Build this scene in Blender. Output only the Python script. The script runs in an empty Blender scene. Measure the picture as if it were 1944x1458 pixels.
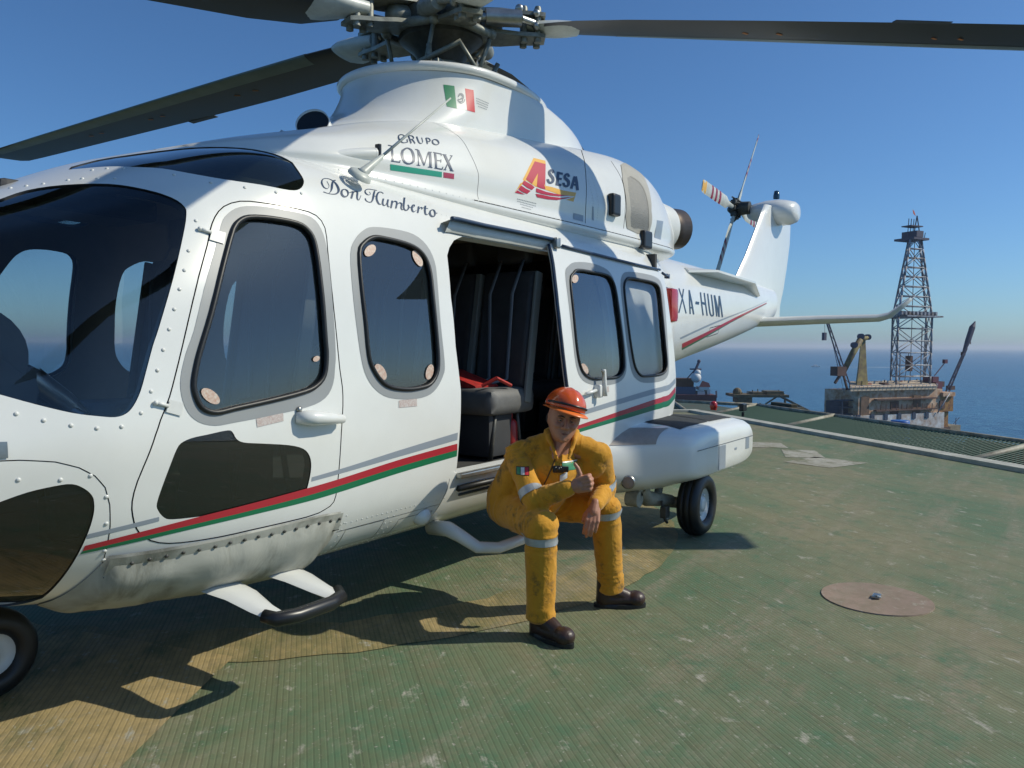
import bpy, bmesh, math, random
import numpy as np
from mathutils import Vector, Matrix, noise
from mathutils.geometry import delaunay_2d_cdt
random.seed(7)
scene = bpy.context.scene
COL = scene.collection
R_ = math.radians

# ---------------------------------------------------------------- camera
cd = bpy.data.cameras.new('camera'); cd.sensor_width = 36; cd.lens = 27.78; cd.clip_start = .05; cd.clip_end = 60000
cam = bpy.data.objects.new('camera', cd); COL.objects.link(cam)
c_r = Vector((0.56528118, -0.8248596, 0.0079896)); c_u = Vector((0.03701208, 0.03503803, 0.99870038)); c_f = Vector((0.82406753, 0.56425081, -0.05033611))
cam.matrix_world = Matrix(((c_r.x, c_u.x, -c_f.x, -1.506), (c_r.y, c_u.y, -c_f.y, -3.75), (c_r.z, c_u.z, -c_f.z, 1.48), (0, 0, 0, 1)))
scene.camera = cam

# ---------------------------------------------------------------- sky and sun
SUN = Vector((0.70, -0.98, 1.0)).normalized()
w = bpy.data.worlds.new('World'); scene.world = w; w.use_nodes = True
nt = w.node_tree; bg = nt.nodes['Background']
sky = nt.nodes.new('ShaderNodeTexSky'); sky.sky_type = 'NISHITA'; sky.sun_disc = False
sky.sun_elevation = math.asin(SUN.z); sky.sun_rotation = math.atan2(SUN.x, SUN.y)
sky.air_density = 1.0; sky.dust_density = 1.5; sky.ozone_density = 8; sky.altitude = 1000
tn = nt.nodes.new('ShaderNodeMix'); tn.data_type = 'RGBA'; tn.blend_type = 'MULTIPLY'; tn.inputs[0].default_value = 1; tn.inputs[7].default_value = (.86, 1.08, 1.16, 1)
nt.links.new(sky.outputs[0], tn.inputs[6]); nt.links.new(tn.outputs[2], bg.inputs[0]); bg.inputs[1].default_value = 0.098
sl = bpy.data.lights.new('sun', 'SUN'); sl.energy = 3.85; sl.angle = R_(.53); sl.color = (1.0, .94, .78)
so = bpy.data.objects.new('sun', sl); COL.objects.link(so)
so.rotation_euler = SUN.to_track_quat('Z', 'Y').to_euler(); so.location = SUN*60
scene.view_settings.view_transform = 'Standard'; scene.view_settings.look = 'None'
scene.view_settings.gamma = 1; scene.view_settings.exposure = 0.0
scene.render.engine = 'CYCLES'
scene.cycles.max_bounces = 8; scene.cycles.transparent_max_bounces = 16
scene.cycles.caustics_reflective = False; scene.cycles.caustics_refractive = False
# ---------------------------------------------------------------- lofted surfaces
def pchip(xs, ys, x):
    """xs (n), ys (n,...) -> values at x (m)"""
    xs = np.asarray(xs, float); ys = np.asarray(ys, float); x = np.asarray(x, float)
    h = np.diff(xs).reshape((-1,) + (1,)*(ys.ndim-1)); d = np.diff(ys, axis=0)/h
    m = np.zeros_like(ys)
    a = d[:-1]; b = d[1:]; w1 = 2*h[1:]+h[:-1]; w2 = h[1:]+2*h[:-1]
    ok = (a*b) > 0
    with np.errstate(divide='ignore', invalid='ignore'):
        hm = (w1+w2)/(w1/np.where(ok, a, 1)+w2/np.where(ok, b, 1))
    m[1:-1] = np.where(ok, hm, 0); m[0] = d[0]; m[-1] = d[-1]
    i = np.clip(np.searchsorted(xs, x, side='right')-1, 0, len(xs)-2)
    hh = (xs[i+1]-xs[i]); t = (x-xs[i])/hh
    sh = (-1,)+(1,)*(ys.ndim-1); t = t.reshape(sh); hh = hh.reshape(sh)
    return ((2*t**3-3*t**2+1)*ys[i] + (t**3-2*t**2+t)*hh*m[i] + (-2*t**3+3*t**2)*ys[i+1] + (t**3-t**2)*hh*m[i+1])

class Loft:
    """stations: list of (u, [(x,y,z),...]); control points run from bottom centre to top centre, y = half width (>=0)."""
    def __init__(s, stations, close='mirror'):
        s.us = np.array([a for a, _ in stations], float)
        s.P = np.array([p for _, p in stations], float)
        s.nv = s.P.shape[1]-1
        s.close = close; s.off = 0.0
    def raw(s, u, v):
        u = np.atleast_1d(np.asarray(u, float)); v = np.atleast_1d(np.asarray(v, float))
        u = np.clip(u, s.us[0], s.us[-1]); v = np.clip(v, 0, s.nv)
        C = pchip(s.us, s.P, u)                      # (m, npt, 3)
        i = np.clip(np.floor(v).astype(int), 0, s.nv-1); t = (v-i)[:, None]
        k = np.arange(len(u)); M = np.array([1, -1, 1.0])
        p1 = C[k, i]; p2 = C[k, i+1]
        p0 = np.where((i == 0)[:, None], C[k, 1]*M, C[k, np.maximum(i-1, 0)])
        p3 = np.where((i == s.nv-1)[:, None], C[k, s.nv-1]*M, C[k, np.minimum(i+2, s.nv)])
        return 0.5*((2*p1) + (-p0+p2)*t + (2*p0-5*p1+4*p2-p3)*t**2 + (-p0+3*p1-3*p2+p3)*t**3)
    def frame(s, u, v, side=-1, off=0.0):
        """position and outward normal; side -1 = port (y<0), +1 = starboard"""
        u = np.atleast_1d(np.asarray(u, float)); v = np.atleast_1d(np.asarray(v, float))
        e = 1e-3; M = np.array([1, side, 1.0])
        ua, ub = np.clip(u-e, s.us[0], s.us[-1]), np.clip(u+e, s.us[0], s.us[-1])
        va, vb = np.clip(v-e, 0, s.nv), np.clip(v+e, 0, s.nv)
        p = s.raw(u, v); du = s.raw(ub, v)-s.raw(ua, v); dv = s.raw(u, vb)-s.raw(u, va)
        n = np.cross(dv, du); n = np.where((n*(p-s.axis(p))).sum(1)[:, None] < 0, -n, n)
        n /= (np.linalg.norm(n, axis=1)[:, None]+1e-12)
        n[:, 1] = np.where(p[:, 1] < 1e-6, 0, n[:, 1]); n /= (np.linalg.norm(n, axis=1)[:, None]+1e-12)
        p = p + n*(off+s.off)
        return p*M, n*M
    def axis(s, p):
        c = p.copy(); c[:, 1] = 0; c[:, 2] = s.zax if not callable(getattr(s, 'zaxf', None)) else s.zaxf(p[:, 0]); return c
    zax = 1.4

def X(x, pts): return (x, [(x, a, b) for a, b in pts])
def boomsec(x, w, zb, zt, n=12, ex=0.9):
    r = []
    for k in range(n):
        a = -math.pi/2 + math.pi*k/(n-1); ca, sa = max(0, math.cos(a)), math.sin(a)
        r.append((w*ca**ex, (zb+zt)/2 + (zt-zb)/2*(abs(sa)**ex)*(1 if sa > 0 else -1)))
    r[0] = (0, zb); r[-1] = (0, zt)
    return X(x, r)
CAB = [(0, .40), (.60, .41), (.91, .475), (1.07, .66), (1.12, .92), (1.125, 1.22), (1.085, 1.68), (.985, 2.08), (.89, 2.25), (.72, 2.36), (.36, 2.43), (0, 2.45)]
HULL = Loft([
    X(-1.80, [(0, .90), (.02, .902), (.03, .91), (.04, .925), (.045, .94), (.04, .955), (.035, .965), (.03, .97), (.025, .975), (.02, .978), (.01, .98), (0, .981)]),
    X(-1.60, [(0, .78), (.17, .79), (.27, .83), (.34, .9), (.36, .96), (.35, 1.01), (.3, 1.04), (.24, 1.06), (.2, 1.07), (.14, 1.08), (.07, 1.085), (0, 1.09)]),
    X(-1.20, [(0, .66), (.3, .67), (.48, .73), (.62, .87), (.67, .98), (.65, 1.08), (.56, 1.16), (.46, 1.2), (.38, 1.22), (.27, 1.24), (.14, 1.26), (0, 1.27)]),
    X(-0.80, [(0, .58), (.38, .59), (.62, .66), (.80, .84), (.87, 1.0), (.85, 1.15), (.75, 1.34), (.61, 1.47), (.5, 1.52), (.36, 1.56), (.18, 1.59), (0, 1.60)]),
    X(-0.40, [(0, .51), (.45, .52), (.73, .59), (.93, .79), (1.0, 1.02), (.99, 1.22), (.89, 1.53), (.74, 1.74), (.61, 1.82), (.43, 1.88), (.22, 1.91), (0, 1.92)]),
    X(0.00, [(0, .46), (.52, .47), (.81, .53), (1.0, .73), (1.075, .98), (1.08, 1.23), (1.00, 1.62), (.85, 1.88), (.71, 1.98), (.51, 2.055), (.26, 2.10), (0, 2.11)]),
    X(0.45, [(0, .42), (.58, .43), (.88, .49), (1.05, .68), (1.11, .94), (1.115, 1.22), (1.06, 1.68), (.935, 2.02), (.82, 2.15), (.63, 2.245), (.32, 2.30), (0, 2.32)]),
    X(0.95, CAB), X(2.0, CAB), X(3.2, CAB), X(4.3, CAB),
    X(4.75, [(0, .47), (.57, .48), (.87, .55), (1.02, .74), (1.06, 1.0), (1.06, 1.27), (1.02, 1.7), (.94, 2.08), (.86, 2.25), (.71, 2.36), (.36, 2.43), (0, 2.45)]),
    X(5.3, [(0, .76), (.45, .77), (.68, .84), (.81, 1.0), (.85, 1.18), (.85, 1.38), (.82, 1.75), (.77, 2.08), (.71, 2.23), (.58, 2.35), (.3, 2.42), (0, 2.44)]),
    boomsec(6.0, .60, 1.08, 2.46), boomsec(6.8, .48, 1.23, 2.47), boomsec(8.4, .33, 1.45, 2.45), boomsec(10.0, .22, 1.70, 2.42), boomsec(11.2, .12, 1.92, 2.38)])
HULL.zaxf = lambda x: np.interp(x, [-1.8, -1.2, -.8, 0, 5, 6.5, 11.2], [.94, .98, 1.1, 1.3, 1.5, 1.85, 2.15])
DOOR = Loft([]) if False else None
class Off(Loft):
    def __init__(s, base, off): s.__dict__.update(base.__dict__); s.off = off
DOOR = Off(HULL, .065)

def cowl(x, w, zb, zt, zm=None, wt=.62, bulge=.02):
    """half profile from base edge (outer) over the top to the centre line; first point sits inside the roof"""
    zm = zt-.03 if zm is None else zm; h = zt-zb
    return X(x, [(0, zb-.12), (w*.6, zb-.10), (w, zb-.03), (w+bulge*.6, zb+h*.14), (w+bulge, zb+h*.34), (w*.975, zb+h*.56), (w*.90, zb+h*.76), (w*wt*1.22, zb+h*.92), (w*wt, zt), (w*.36, (zt+zm)/2+.01), (w*.16, zm), (0, zm)])
COWL = Loft([
    cowl(0.75, .10, 2.38, 2.425), cowl(1.0, .56, 2.36, 2.50), cowl(1.35, .74, 2.345, 2.60), cowl(1.8, .80, 2.33, 2.74), cowl(2.3, .83, 2.32, 2.85), cowl(3.0, .85, 2.32, 2.93), cowl(3.6, .865, 2.32, 2.99), cowl(4.1, .87, 2.32, 3.04, 2.96, wt=.64), cowl(4.6, .87, 2.32, 3.065, 2.92, wt=.66),
    cowl(5.0, .84, 2.33, 3.04, 2.84, wt=.67), cowl(5.35, .78, 2.35, 2.985, 2.72, wt=.67), cowl(5.65, .69, 2.37, 2.90, 2.62, wt=.68), cowl(5.95, .58, 2.40, 2.80, 2.56, wt=.7)])
COWL.zax = 2.5
def plan(z, xf, xr, w, xw=None, pw=1.0):
    """horizontal half section of the mast fairing, front centre -> rear centre; u = z"""
    xw = xf+w*1.15 if xw is None else xw; r = []; tl = .05*max(0, min(1, (z-2.8)/.4))
    for k in range(6):
        a = math.pi/2*k/5; r.append((xw-(xw-xf)*math.cos(a), w*math.sin(a)**pw, z))
    for t in (.18, .38, .58, .76, .9, 1.0):
        r.append((xw+(xr-xw)*t, w*(1-t**2.2)**.8 if t < 1 else 0, z))
    return (z, [(a, b, c+tl*(a-2.85)) for a, b, c in r])
MAST = Loft([plan(2.66, 1.6, 5.3, .52, 2.6), plan(2.78, 1.78, 5.3, .54, 2.6), plan(2.88, 1.98, 5.3, .565, 2.65), plan(2.98, 2.12, 5.22, .575, 2.72), plan(3.12, 2.22, 5.1, .575, 2.8), plan(3.20, 2.255, 4.92, .578, 2.84), plan(3.25, 2.265, 4.6, .58, 2.85), plan(3.27, 2.27, 4.3, .58, 2.85)])
MAST.axis = lambda p: np.stack([np.clip(p[:, 0], 2.7, 3.4), 0*p[:, 0], p[:, 2]], 1)
# outlines on the lofted skins, as (station, profile parameter)
D = {
 'W1': [(0.5171,6.6608),(0.5285,6.7048),(0.5395,6.7391),(0.5523,6.7678),(0.5667,6.7927),(0.5831,6.8116),(0.6043,6.8224),(0.6329,6.8242),(0.6671,6.8187),(0.7036,6.8091),(0.7447,6.796),(0.7888,6.7805),(0.826,6.7633),(0.8502,6.7437),(0.866,6.7204),(0.8786,6.6922),(0.8896,6.6604),(0.8974,6.6239),(0.9027,6.5786),(0.9053,6.5214),(0.9056,6.4565),(0.9052,6.3898),(0.9045,6.3234),(0.9031,6.2547),(0.9017,6.1817),(0.9007,6.1061),(0.8999,6.0253),(0.899,5.9318),(0.8977,5.8169),(0.8969,5.695),(0.8968,5.5955),(0.8977,5.5343),(0.8985,5.4927),(0.8973,5.4489),(0.8939,5.3917),(0.8886,5.3317),(0.88,5.2792),(0.8674,5.2393),(0.8515,5.2077),(0.833,5.1808),(0.8152,5.1592),(0.7948,5.1425),(0.7628,5.1246),(0.7133,5.1032),(0.6538,5.0809),(0.5944,5.0595),(0.5346,5.039),(0.4749,5.0194),(0.4257,5.0024),(0.3917,4.9863),(0.3667,4.9728),(0.345,4.9674),(0.3247,4.9726),(0.3076,4.9861),(0.2934,5.0059),(0.2825,5.0307),(0.2744,5.0611),(0.2681,5.0963),(0.2625,5.1366),(0.2585,5.1811),(0.2575,5.2284),(0.2606,5.2799),(0.2668,5.3341),(0.2739,5.3862),(0.2805,5.4299),(0.2881,5.4722),(0.2991,5.5282),(0.3151,5.6048),(0.3349,5.6968),(0.3561,5.8012),(0.38,5.9322),(0.4071,6.0906),(0.4323,6.2311),(0.4511,6.3306),(0.4655,6.4053),(0.479,6.4737),(0.4925,6.5431),(0.5049,6.606)],
 'W1G': [(0.4739,6.7359),(0.4877,6.7998),(0.4996,6.8431),(0.514,6.8814),(0.5322,6.922),(0.5531,6.9571),(0.5776,6.9812),(0.6067,6.9915),(0.6399,6.9905),(0.6758,6.982),(0.716,6.967),(0.7598,6.947),(0.8024,6.9271),(0.8433,6.9106),(0.8829,6.8937),(0.9158,6.8677),(0.9381,6.8284),(0.9524,6.7793),(0.9625,6.7225),(0.9693,6.6615),(0.972,6.5941),(0.9726,6.5156),(0.9717,6.4271),(0.9691,6.3283),(0.9656,6.2133),(0.9615,6.0675),(0.9584,5.9042),(0.957,5.7658),(0.9561,5.655),(0.9551,5.5593),(0.9538,5.4817),(0.9523,5.4309),(0.95,5.3981),(0.9466,5.3603),(0.9428,5.3061),(0.9379,5.2458),(0.9294,5.1882),(0.9175,5.1361),(0.902,5.0872),(0.8805,5.044),(0.8541,5.0095),(0.8219,4.9821),(0.7793,4.957),(0.7214,4.9325),(0.655,4.9105),(0.5911,4.8905),(0.5304,4.8718),(0.4717,4.8551),(0.4228,4.8413),(0.3874,4.8279),(0.3604,4.8174),(0.3357,4.8154),(0.3112,4.8243),(0.2888,4.8417),(0.2693,4.8668),(0.2528,4.8986),(0.239,4.9372),(0.2277,4.9832),(0.2186,5.0382),(0.2119,5.0978),(0.2079,5.1543),(0.2064,5.2049),(0.2074,5.2542),(0.2111,5.3072),(0.2183,5.3675),(0.2282,5.4315),(0.2393,5.4931),(0.2509,5.5449),(0.2637,5.5952),(0.2785,5.6623),(0.2962,5.7599),(0.3167,5.8807),(0.3392,6.0133),(0.3647,6.1525),(0.3927,6.2962),(0.4186,6.4292),(0.4398,6.5454),(0.4576,6.6483)],
 'DOOR1': [(0.4205,6.6627),(0.4369,6.7516),(0.4564,6.8401),(0.4797,6.9258),(0.508,7.0007),(0.544,7.0552),(0.5853,7.0832),(0.6276,7.0754),(0.6806,7.0436),(0.7657,6.9986),(0.8548,6.9618),(0.9111,6.9386),(0.9493,6.9028),(0.9751,6.8394),(0.9871,6.7503),(0.9855,6.6385),(0.9772,6.4997),(0.97,6.3229),(0.9642,6.1221),(0.9627,5.8951),(0.9654,5.6834),(0.9693,5.4955),(0.9741,5.3343),(0.9803,5.2327),(0.9851,5.1509),(0.9862,5.0569),(0.9842,4.9425),(0.9783,4.7758),(0.9719,4.5734),(0.9687,4.3556),(0.9668,4.1279),(0.9649,3.8951),(0.9615,3.6874),(0.9589,3.5431),(0.951,3.4393),(0.9329,3.3717),(0.9034,3.327),(0.8704,3.2856),(0.8065,3.2511),(0.6721,3.2122),(0.5367,3.1703),(0.4498,3.1389),(0.3769,3.1137),(0.3001,3.0899),(0.2338,3.0748),(0.1873,3.0774),(0.1505,3.099),(0.1179,3.1424),(0.0913,3.201),(0.0715,3.2688),(0.0566,3.3478),(0.045,3.4394),(0.0369,3.5378),(0.0312,3.634),(0.0296,3.7417),(0.0332,3.8685),(0.0423,4.0254),(0.0604,4.2444),(0.0826,4.4891),(0.1034,4.7164),(0.1244,4.9033),(0.1434,5.021),(0.1635,5.1391),(0.1909,5.3179),(0.219,5.4914),(0.2391,5.6122),(0.2599,5.7369),(0.2912,5.9251),(0.3275,6.1434),(0.3631,6.3322),(0.3937,6.4915),(0.4093,6.5897)],
 'LW': [(0.1961,4.5875),(0.2073,4.6149),(0.2211,4.6384),(0.2375,4.6588),(0.257,4.6756),(0.2794,4.6891),(0.3038,4.7029),(0.3328,4.7209),(0.3643,4.7386),(0.3891,4.7472),(0.4018,4.7439),(0.4073,4.7326),(0.412,4.7149),(0.4171,4.6881),(0.4215,4.6543),(0.4278,4.6235),(0.4358,4.5995),(0.4457,4.5791),(0.4611,4.561),(0.4835,4.5471),(0.5117,4.5361),(0.5451,4.5227),(0.5875,4.5053),(0.6359,4.4854),(0.6787,4.4631),(0.7107,4.4399),(0.736,4.4144),(0.7568,4.3834),(0.7728,4.346),(0.7839,4.3032),(0.7924,4.254),(0.7988,4.1993),(0.8025,4.1389),(0.804,4.071),(0.8029,3.9895),(0.7993,3.9012),(0.7949,3.8241),(0.7911,3.7649),(0.7864,3.7172),(0.7784,3.6789),(0.7683,3.6525),(0.7549,3.6359),(0.732,3.6213),(0.6968,3.6071),(0.653,3.5942),(0.6046,3.5782),(0.5514,3.5553),(0.4943,3.5299),(0.4385,3.5105),(0.384,3.4976),(0.3311,3.487),(0.2851,3.477),(0.2461,3.4674),(0.2127,3.4602),(0.1868,3.4582),(0.1704,3.4612),(0.1608,3.47),(0.1521,3.488),(0.1418,3.5196),(0.1323,3.5601),(0.1252,3.6),(0.1207,3.6304),(0.1184,3.6605),(0.1185,3.7068),(0.1216,3.7773),(0.1273,3.8643),(0.1344,3.9607),(0.1432,4.0762),(0.1535,4.2067),(0.1627,4.3175),(0.1688,4.3889),(0.1732,4.4371),(0.1779,4.4794),(0.1829,4.5208),(0.1883,4.5562)],
 'W2': [(1.1701,6.4999),(1.1829,6.5665),(1.1978,6.6026),(1.2158,6.6343),(1.2381,6.6717),(1.2636,6.7046),(1.29,6.7289),(1.3146,6.7405),(1.3401,6.7423),(1.3716,6.7405),(1.415,6.7369),(1.4653,6.7294),(1.5105,6.7186),(1.5456,6.7054),(1.5751,6.689),(1.6003,6.6658),(1.622,6.6358),(1.6394,6.5996),(1.6527,6.5553),(1.6617,6.5047),(1.6667,6.447),(1.6685,6.3767),(1.6667,6.2921),(1.6623,6.1955),(1.6584,6.088),(1.6562,5.9634),(1.6558,5.8342),(1.6564,5.7154),(1.6577,5.6043),(1.6592,5.4979),(1.6587,5.4073),(1.6557,5.3405),(1.6501,5.2901),(1.6406,5.2451),(1.6262,5.2009),(1.608,5.1624),(1.5874,5.1319),(1.5651,5.1124),(1.5405,5.1017),(1.5131,5.0942),(1.4827,5.0872),(1.4496,5.0834),(1.4146,5.0849),(1.3753,5.0922),(1.3342,5.1044),(1.2988,5.1212),(1.2724,5.1418),(1.2512,5.1666),(1.232,5.1968),(1.2134,5.2337),(1.1968,5.2756),(1.1826,5.3197),(1.1716,5.3601),(1.1631,5.4032),(1.1565,5.4646),(1.1526,5.556),(1.1512,5.6661),(1.1504,5.7771),(1.1485,5.8824),(1.1475,5.9925),(1.149,6.1103),(1.153,6.2446),(1.1598,6.3851)],
 'W2G': [(1.1147,6.4869),(1.1291,6.5656),(1.1458,6.6208),(1.1648,6.6709),(1.1866,6.7228),(1.2107,6.7694),(1.235,6.8095),(1.2561,6.8407),(1.2772,6.8636),(1.3068,6.8817),(1.3513,6.8963),(1.4053,6.9056),(1.4587,6.9089),(1.509,6.9077),(1.5584,6.9),(1.6018,6.8794),(1.6369,6.8437),(1.6657,6.7971),(1.6888,6.7415),(1.7066,6.6773),(1.7189,6.606),(1.726,6.5315),(1.7275,6.4626),(1.724,6.3901),(1.718,6.2903),(1.7103,6.1467),(1.7031,5.974),(1.7006,5.8093),(1.7036,5.6496),(1.7097,5.4918),(1.7131,5.3656),(1.7115,5.2954),(1.7059,5.26),(1.6955,5.2236),(1.6794,5.1709),(1.6588,5.1163),(1.6361,5.0685),(1.6137,5.0317),(1.5894,5.0027),(1.5595,4.9804),(1.5225,4.9644),(1.4804,4.9557),(1.4353,4.9548),(1.3845,4.9615),(1.3312,4.9755),(1.2853,4.9963),(1.2507,5.0235),(1.2226,5.0565),(1.1978,5.0953),(1.175,5.1398),(1.1553,5.1893),(1.1391,5.2421),(1.1271,5.2943),(1.1183,5.3503),(1.1106,5.4201),(1.1036,5.51),(1.0979,5.6137),(1.0935,5.7233),(1.0903,5.8404),(1.0892,5.9691),(1.0913,6.1022),(1.096,6.2374),(1.1036,6.3724)],
 'W3': [(3.0212,6.459),(3.0415,6.534),(3.0639,6.5678),(3.0873,6.5941),(3.1074,6.6242),(3.1285,6.6461),(3.1635,6.6616),(3.2224,6.669),(3.2966,6.6694),(3.3713,6.6674),(3.4459,6.6667),(3.5208,6.6637),(3.5804,6.6519),(3.6146,6.6303),(3.6317,6.6001),(3.6438,6.5613),(3.6542,6.5191),(3.6594,6.4689),(3.6604,6.3958),(3.6568,6.289),(3.6514,6.1612),(3.6485,6.0307),(3.6502,5.905),(3.6548,5.7827),(3.6599,5.663),(3.6654,5.5354),(3.6707,5.4055),(3.672,5.2973),(3.6673,5.2274),(3.6573,5.1833),(3.6411,5.147),(3.6202,5.1134),(3.5932,5.0888),(3.5557,5.0718),(3.5035,5.0645),(3.4416,5.0651),(3.3792,5.0668),(3.3161,5.0647),(3.2526,5.0637),(3.197,5.0719),(3.1522,5.092),(3.1146,5.12),(3.0832,5.1549),(3.0587,5.1939),(3.0401,5.239),(3.0245,5.2959),(3.0118,5.3626),(3.0023,5.4401),(2.9946,5.5378),(2.9892,5.6663),(2.9878,5.8184),(2.9901,5.9778),(2.9953,6.1497),(3.0052,6.322)],
 'W3G': [(2.9804,6.5739),(2.9992,6.6442),(3.0207,6.6789),(3.0458,6.7082),(3.0727,6.7433),(3.1034,6.7729),(3.1461,6.7976),(3.2086,6.8189),(3.2844,6.8349),(3.3593,6.8412),(3.4313,6.8358),(3.502,6.82),(3.561,6.7963),(3.6023,6.7687),(3.6306,6.7339),(3.6527,6.6853),(3.6709,6.6231),(3.6832,6.5493),(3.69,6.461),(3.6905,6.3525),(3.6871,6.2307),(3.6852,6.1101),(3.6868,5.9982),(3.6903,5.8893),(3.6948,5.7724),(3.7024,5.6308),(3.7117,5.4776),(3.7168,5.3445),(3.7156,5.2477),(3.7082,5.1729),(3.6909,5.1082),(3.6641,5.0516),(3.6277,5.0077),(3.5782,4.9741),(3.5099,4.9509),(3.43,4.939),(3.353,4.937),(3.2807,4.9446),(3.211,4.9613),(3.151,4.986),(3.1032,5.0162),(3.0642,5.0534),(3.0322,5.1013),(3.0079,5.1577),(2.9905,5.2235),(2.9763,5.305),(2.9659,5.4047),(2.9594,5.5193),(2.9536,5.6476),(2.948,5.8008),(2.9464,5.9771),(2.9506,6.1493),(2.9571,6.3062),(2.9661,6.4543)],
 'W4': [(3.8135,6.4792),(3.8331,6.5467),(3.8551,6.5883),(3.8783,6.6204),(3.8984,6.6467),(3.9193,6.6626),(3.9521,6.6732),(4.0044,6.6788),(4.0695,6.6787),(4.1375,6.6766),(4.2096,6.6747),(4.2848,6.6706),(4.3481,6.6621),(4.397,6.6515),(4.4344,6.6366),(4.4623,6.608),(4.4795,6.5685),(4.4845,6.5163),(4.4804,6.4376),(4.4676,6.3255),(4.4498,6.1906),(4.435,6.0423),(4.4276,5.874),(4.4275,5.7017),(4.4321,5.552),(4.4403,5.43),(4.4485,5.3244),(4.45,5.2375),(4.4427,5.1768),(4.4278,5.1396),(4.4042,5.1123),(4.3757,5.0913),(4.3411,5.0789),(4.2942,5.0687),(4.2202,5.0594),(4.1327,5.0546),(4.0589,5.0546),(4.0093,5.0563),(3.9719,5.0626),(3.9383,5.0827),(3.9055,5.1183),(3.8765,5.1656),(3.8522,5.2236),(3.8344,5.2911),(3.8214,5.3682),(3.8096,5.4546),(3.798,5.5543),(3.7883,5.6646),(3.7814,5.7756),(3.7775,5.8857),(3.7771,6.0005),(3.7808,6.1187),(3.7875,6.245),(3.7981,6.3733)],
 'W4G': [(3.7696,6.5179),(3.7915,6.603),(3.8176,6.6703),(3.8478,6.7243),(3.8784,6.7627),(3.9126,6.785),(3.9618,6.8016),(4.0374,6.8152),(4.1299,6.8223),(4.2182,6.8243),(4.2964,6.8223),(4.3706,6.8162),(4.441,6.8039),(4.5008,6.7881),(4.5478,6.7638),(4.5813,6.7171),(4.5982,6.645),(4.5994,6.555),(4.5923,6.4491),(4.5787,6.3274),(4.5593,6.1913),(4.5413,6.0414),(4.5285,5.8705),(4.5228,5.6959),(4.5218,5.5386),(4.5246,5.3994),(4.5276,5.2693),(4.5227,5.1581),(4.509,5.0763),(4.4874,5.0197),(4.453,4.9799),(4.409,4.9535),(4.3585,4.9397),(4.3011,4.9278),(4.2229,4.9168),(4.1335,4.9135),(4.0559,4.9178),(3.9982,4.9279),(3.9507,4.9453),(3.9082,4.9745),(3.8686,5.014),(3.8336,5.0635),(3.8046,5.1286),(3.7831,5.2106),(3.7677,5.3049),(3.7545,5.4077),(3.7429,5.5227),(3.7346,5.6482),(3.7292,5.7737),(3.7271,5.8987),(3.7292,6.0293),(3.7353,6.1571),(3.743,6.2842),(3.7535,6.409)],
 'WSedge': [(-0.354,5.2808),(-0.3306,5.2463),(-0.2966,5.1975),(-0.2618,5.1505),(-0.2289,5.1088),(-0.1952,5.0685),(-0.1638,5.0347),(-0.1363,5.0109),(-0.1116,4.9943),(-0.0888,4.981),(-0.0678,4.9686),(-0.0489,4.9595),(-0.0321,4.9568),(-0.0176,4.9621),(-0.0054,4.9737),(0.0057,4.9906),(0.0155,5.0115),(0.0242,5.037),(0.033,5.0688),(0.0422,5.1062),(0.0514,5.149),(0.0609,5.1986),(0.0706,5.2577),(0.0805,5.3227),(0.0905,5.3869),(0.1009,5.4508),(0.1115,5.515),(0.1218,5.5733),(0.1298,5.6129),(0.1373,5.6471),(0.1499,5.7095),(0.172,5.8254),(0.2009,5.9829),(0.2304,6.1515),(0.2582,6.3138),(0.2857,6.479),(0.3093,6.6264),(0.3262,6.739),(0.3377,6.825),(0.3456,6.8997),(0.3509,6.9611),(0.3525,7.0065),(0.3498,7.0587),(0.3436,7.1294),(0.3338,7.2157),(0.3191,7.3254),(0.2996,7.4772),(0.2781,7.6799),(0.256,7.8928),(0.232,8.0777),(0.2064,8.264),(0.1782,8.4487),(0.1453,8.6328),(0.1097,8.8171),(0.0763,8.9822),(0.0452,9.1115),(0.0135,9.2006),(-0.0194,9.2431),(-0.0578,9.2117),(-0.0969,9.1268),(-0.1239,9.0613)],
 'CHedge': [(-0.3683,3.7612),(-0.3502,3.7916),(-0.3239,3.8361),(-0.2971,3.8777),(-0.2712,3.9105),(-0.2447,3.9398),(-0.2208,3.9637),(-0.201,3.9822),(-0.1841,3.9944),(-0.1685,3.9955),(-0.1539,3.9818),(-0.1407,3.9571),(-0.1292,3.9292),(-0.1193,3.8997),(-0.1111,3.8669),(-0.1046,3.8333),(-0.1003,3.8014),(-0.0978,3.7687),(-0.096,3.7302),(-0.0944,3.6861),(-0.0936,3.6361),(-0.094,3.5754),(-0.0957,3.5013),(-0.0985,3.4155),(-0.1025,3.3186),(-0.1078,3.2039),(-0.1135,3.0728),(-0.1184,2.9405),(-0.1233,2.8205),(-0.1285,2.7064),(-0.1334,2.5975),(-0.1381,2.492),(-0.1427,2.3894),(-0.1465,2.2927),(-0.1501,2.2021),(-0.1534,2.1192),(-0.1548,2.0536)],
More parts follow.
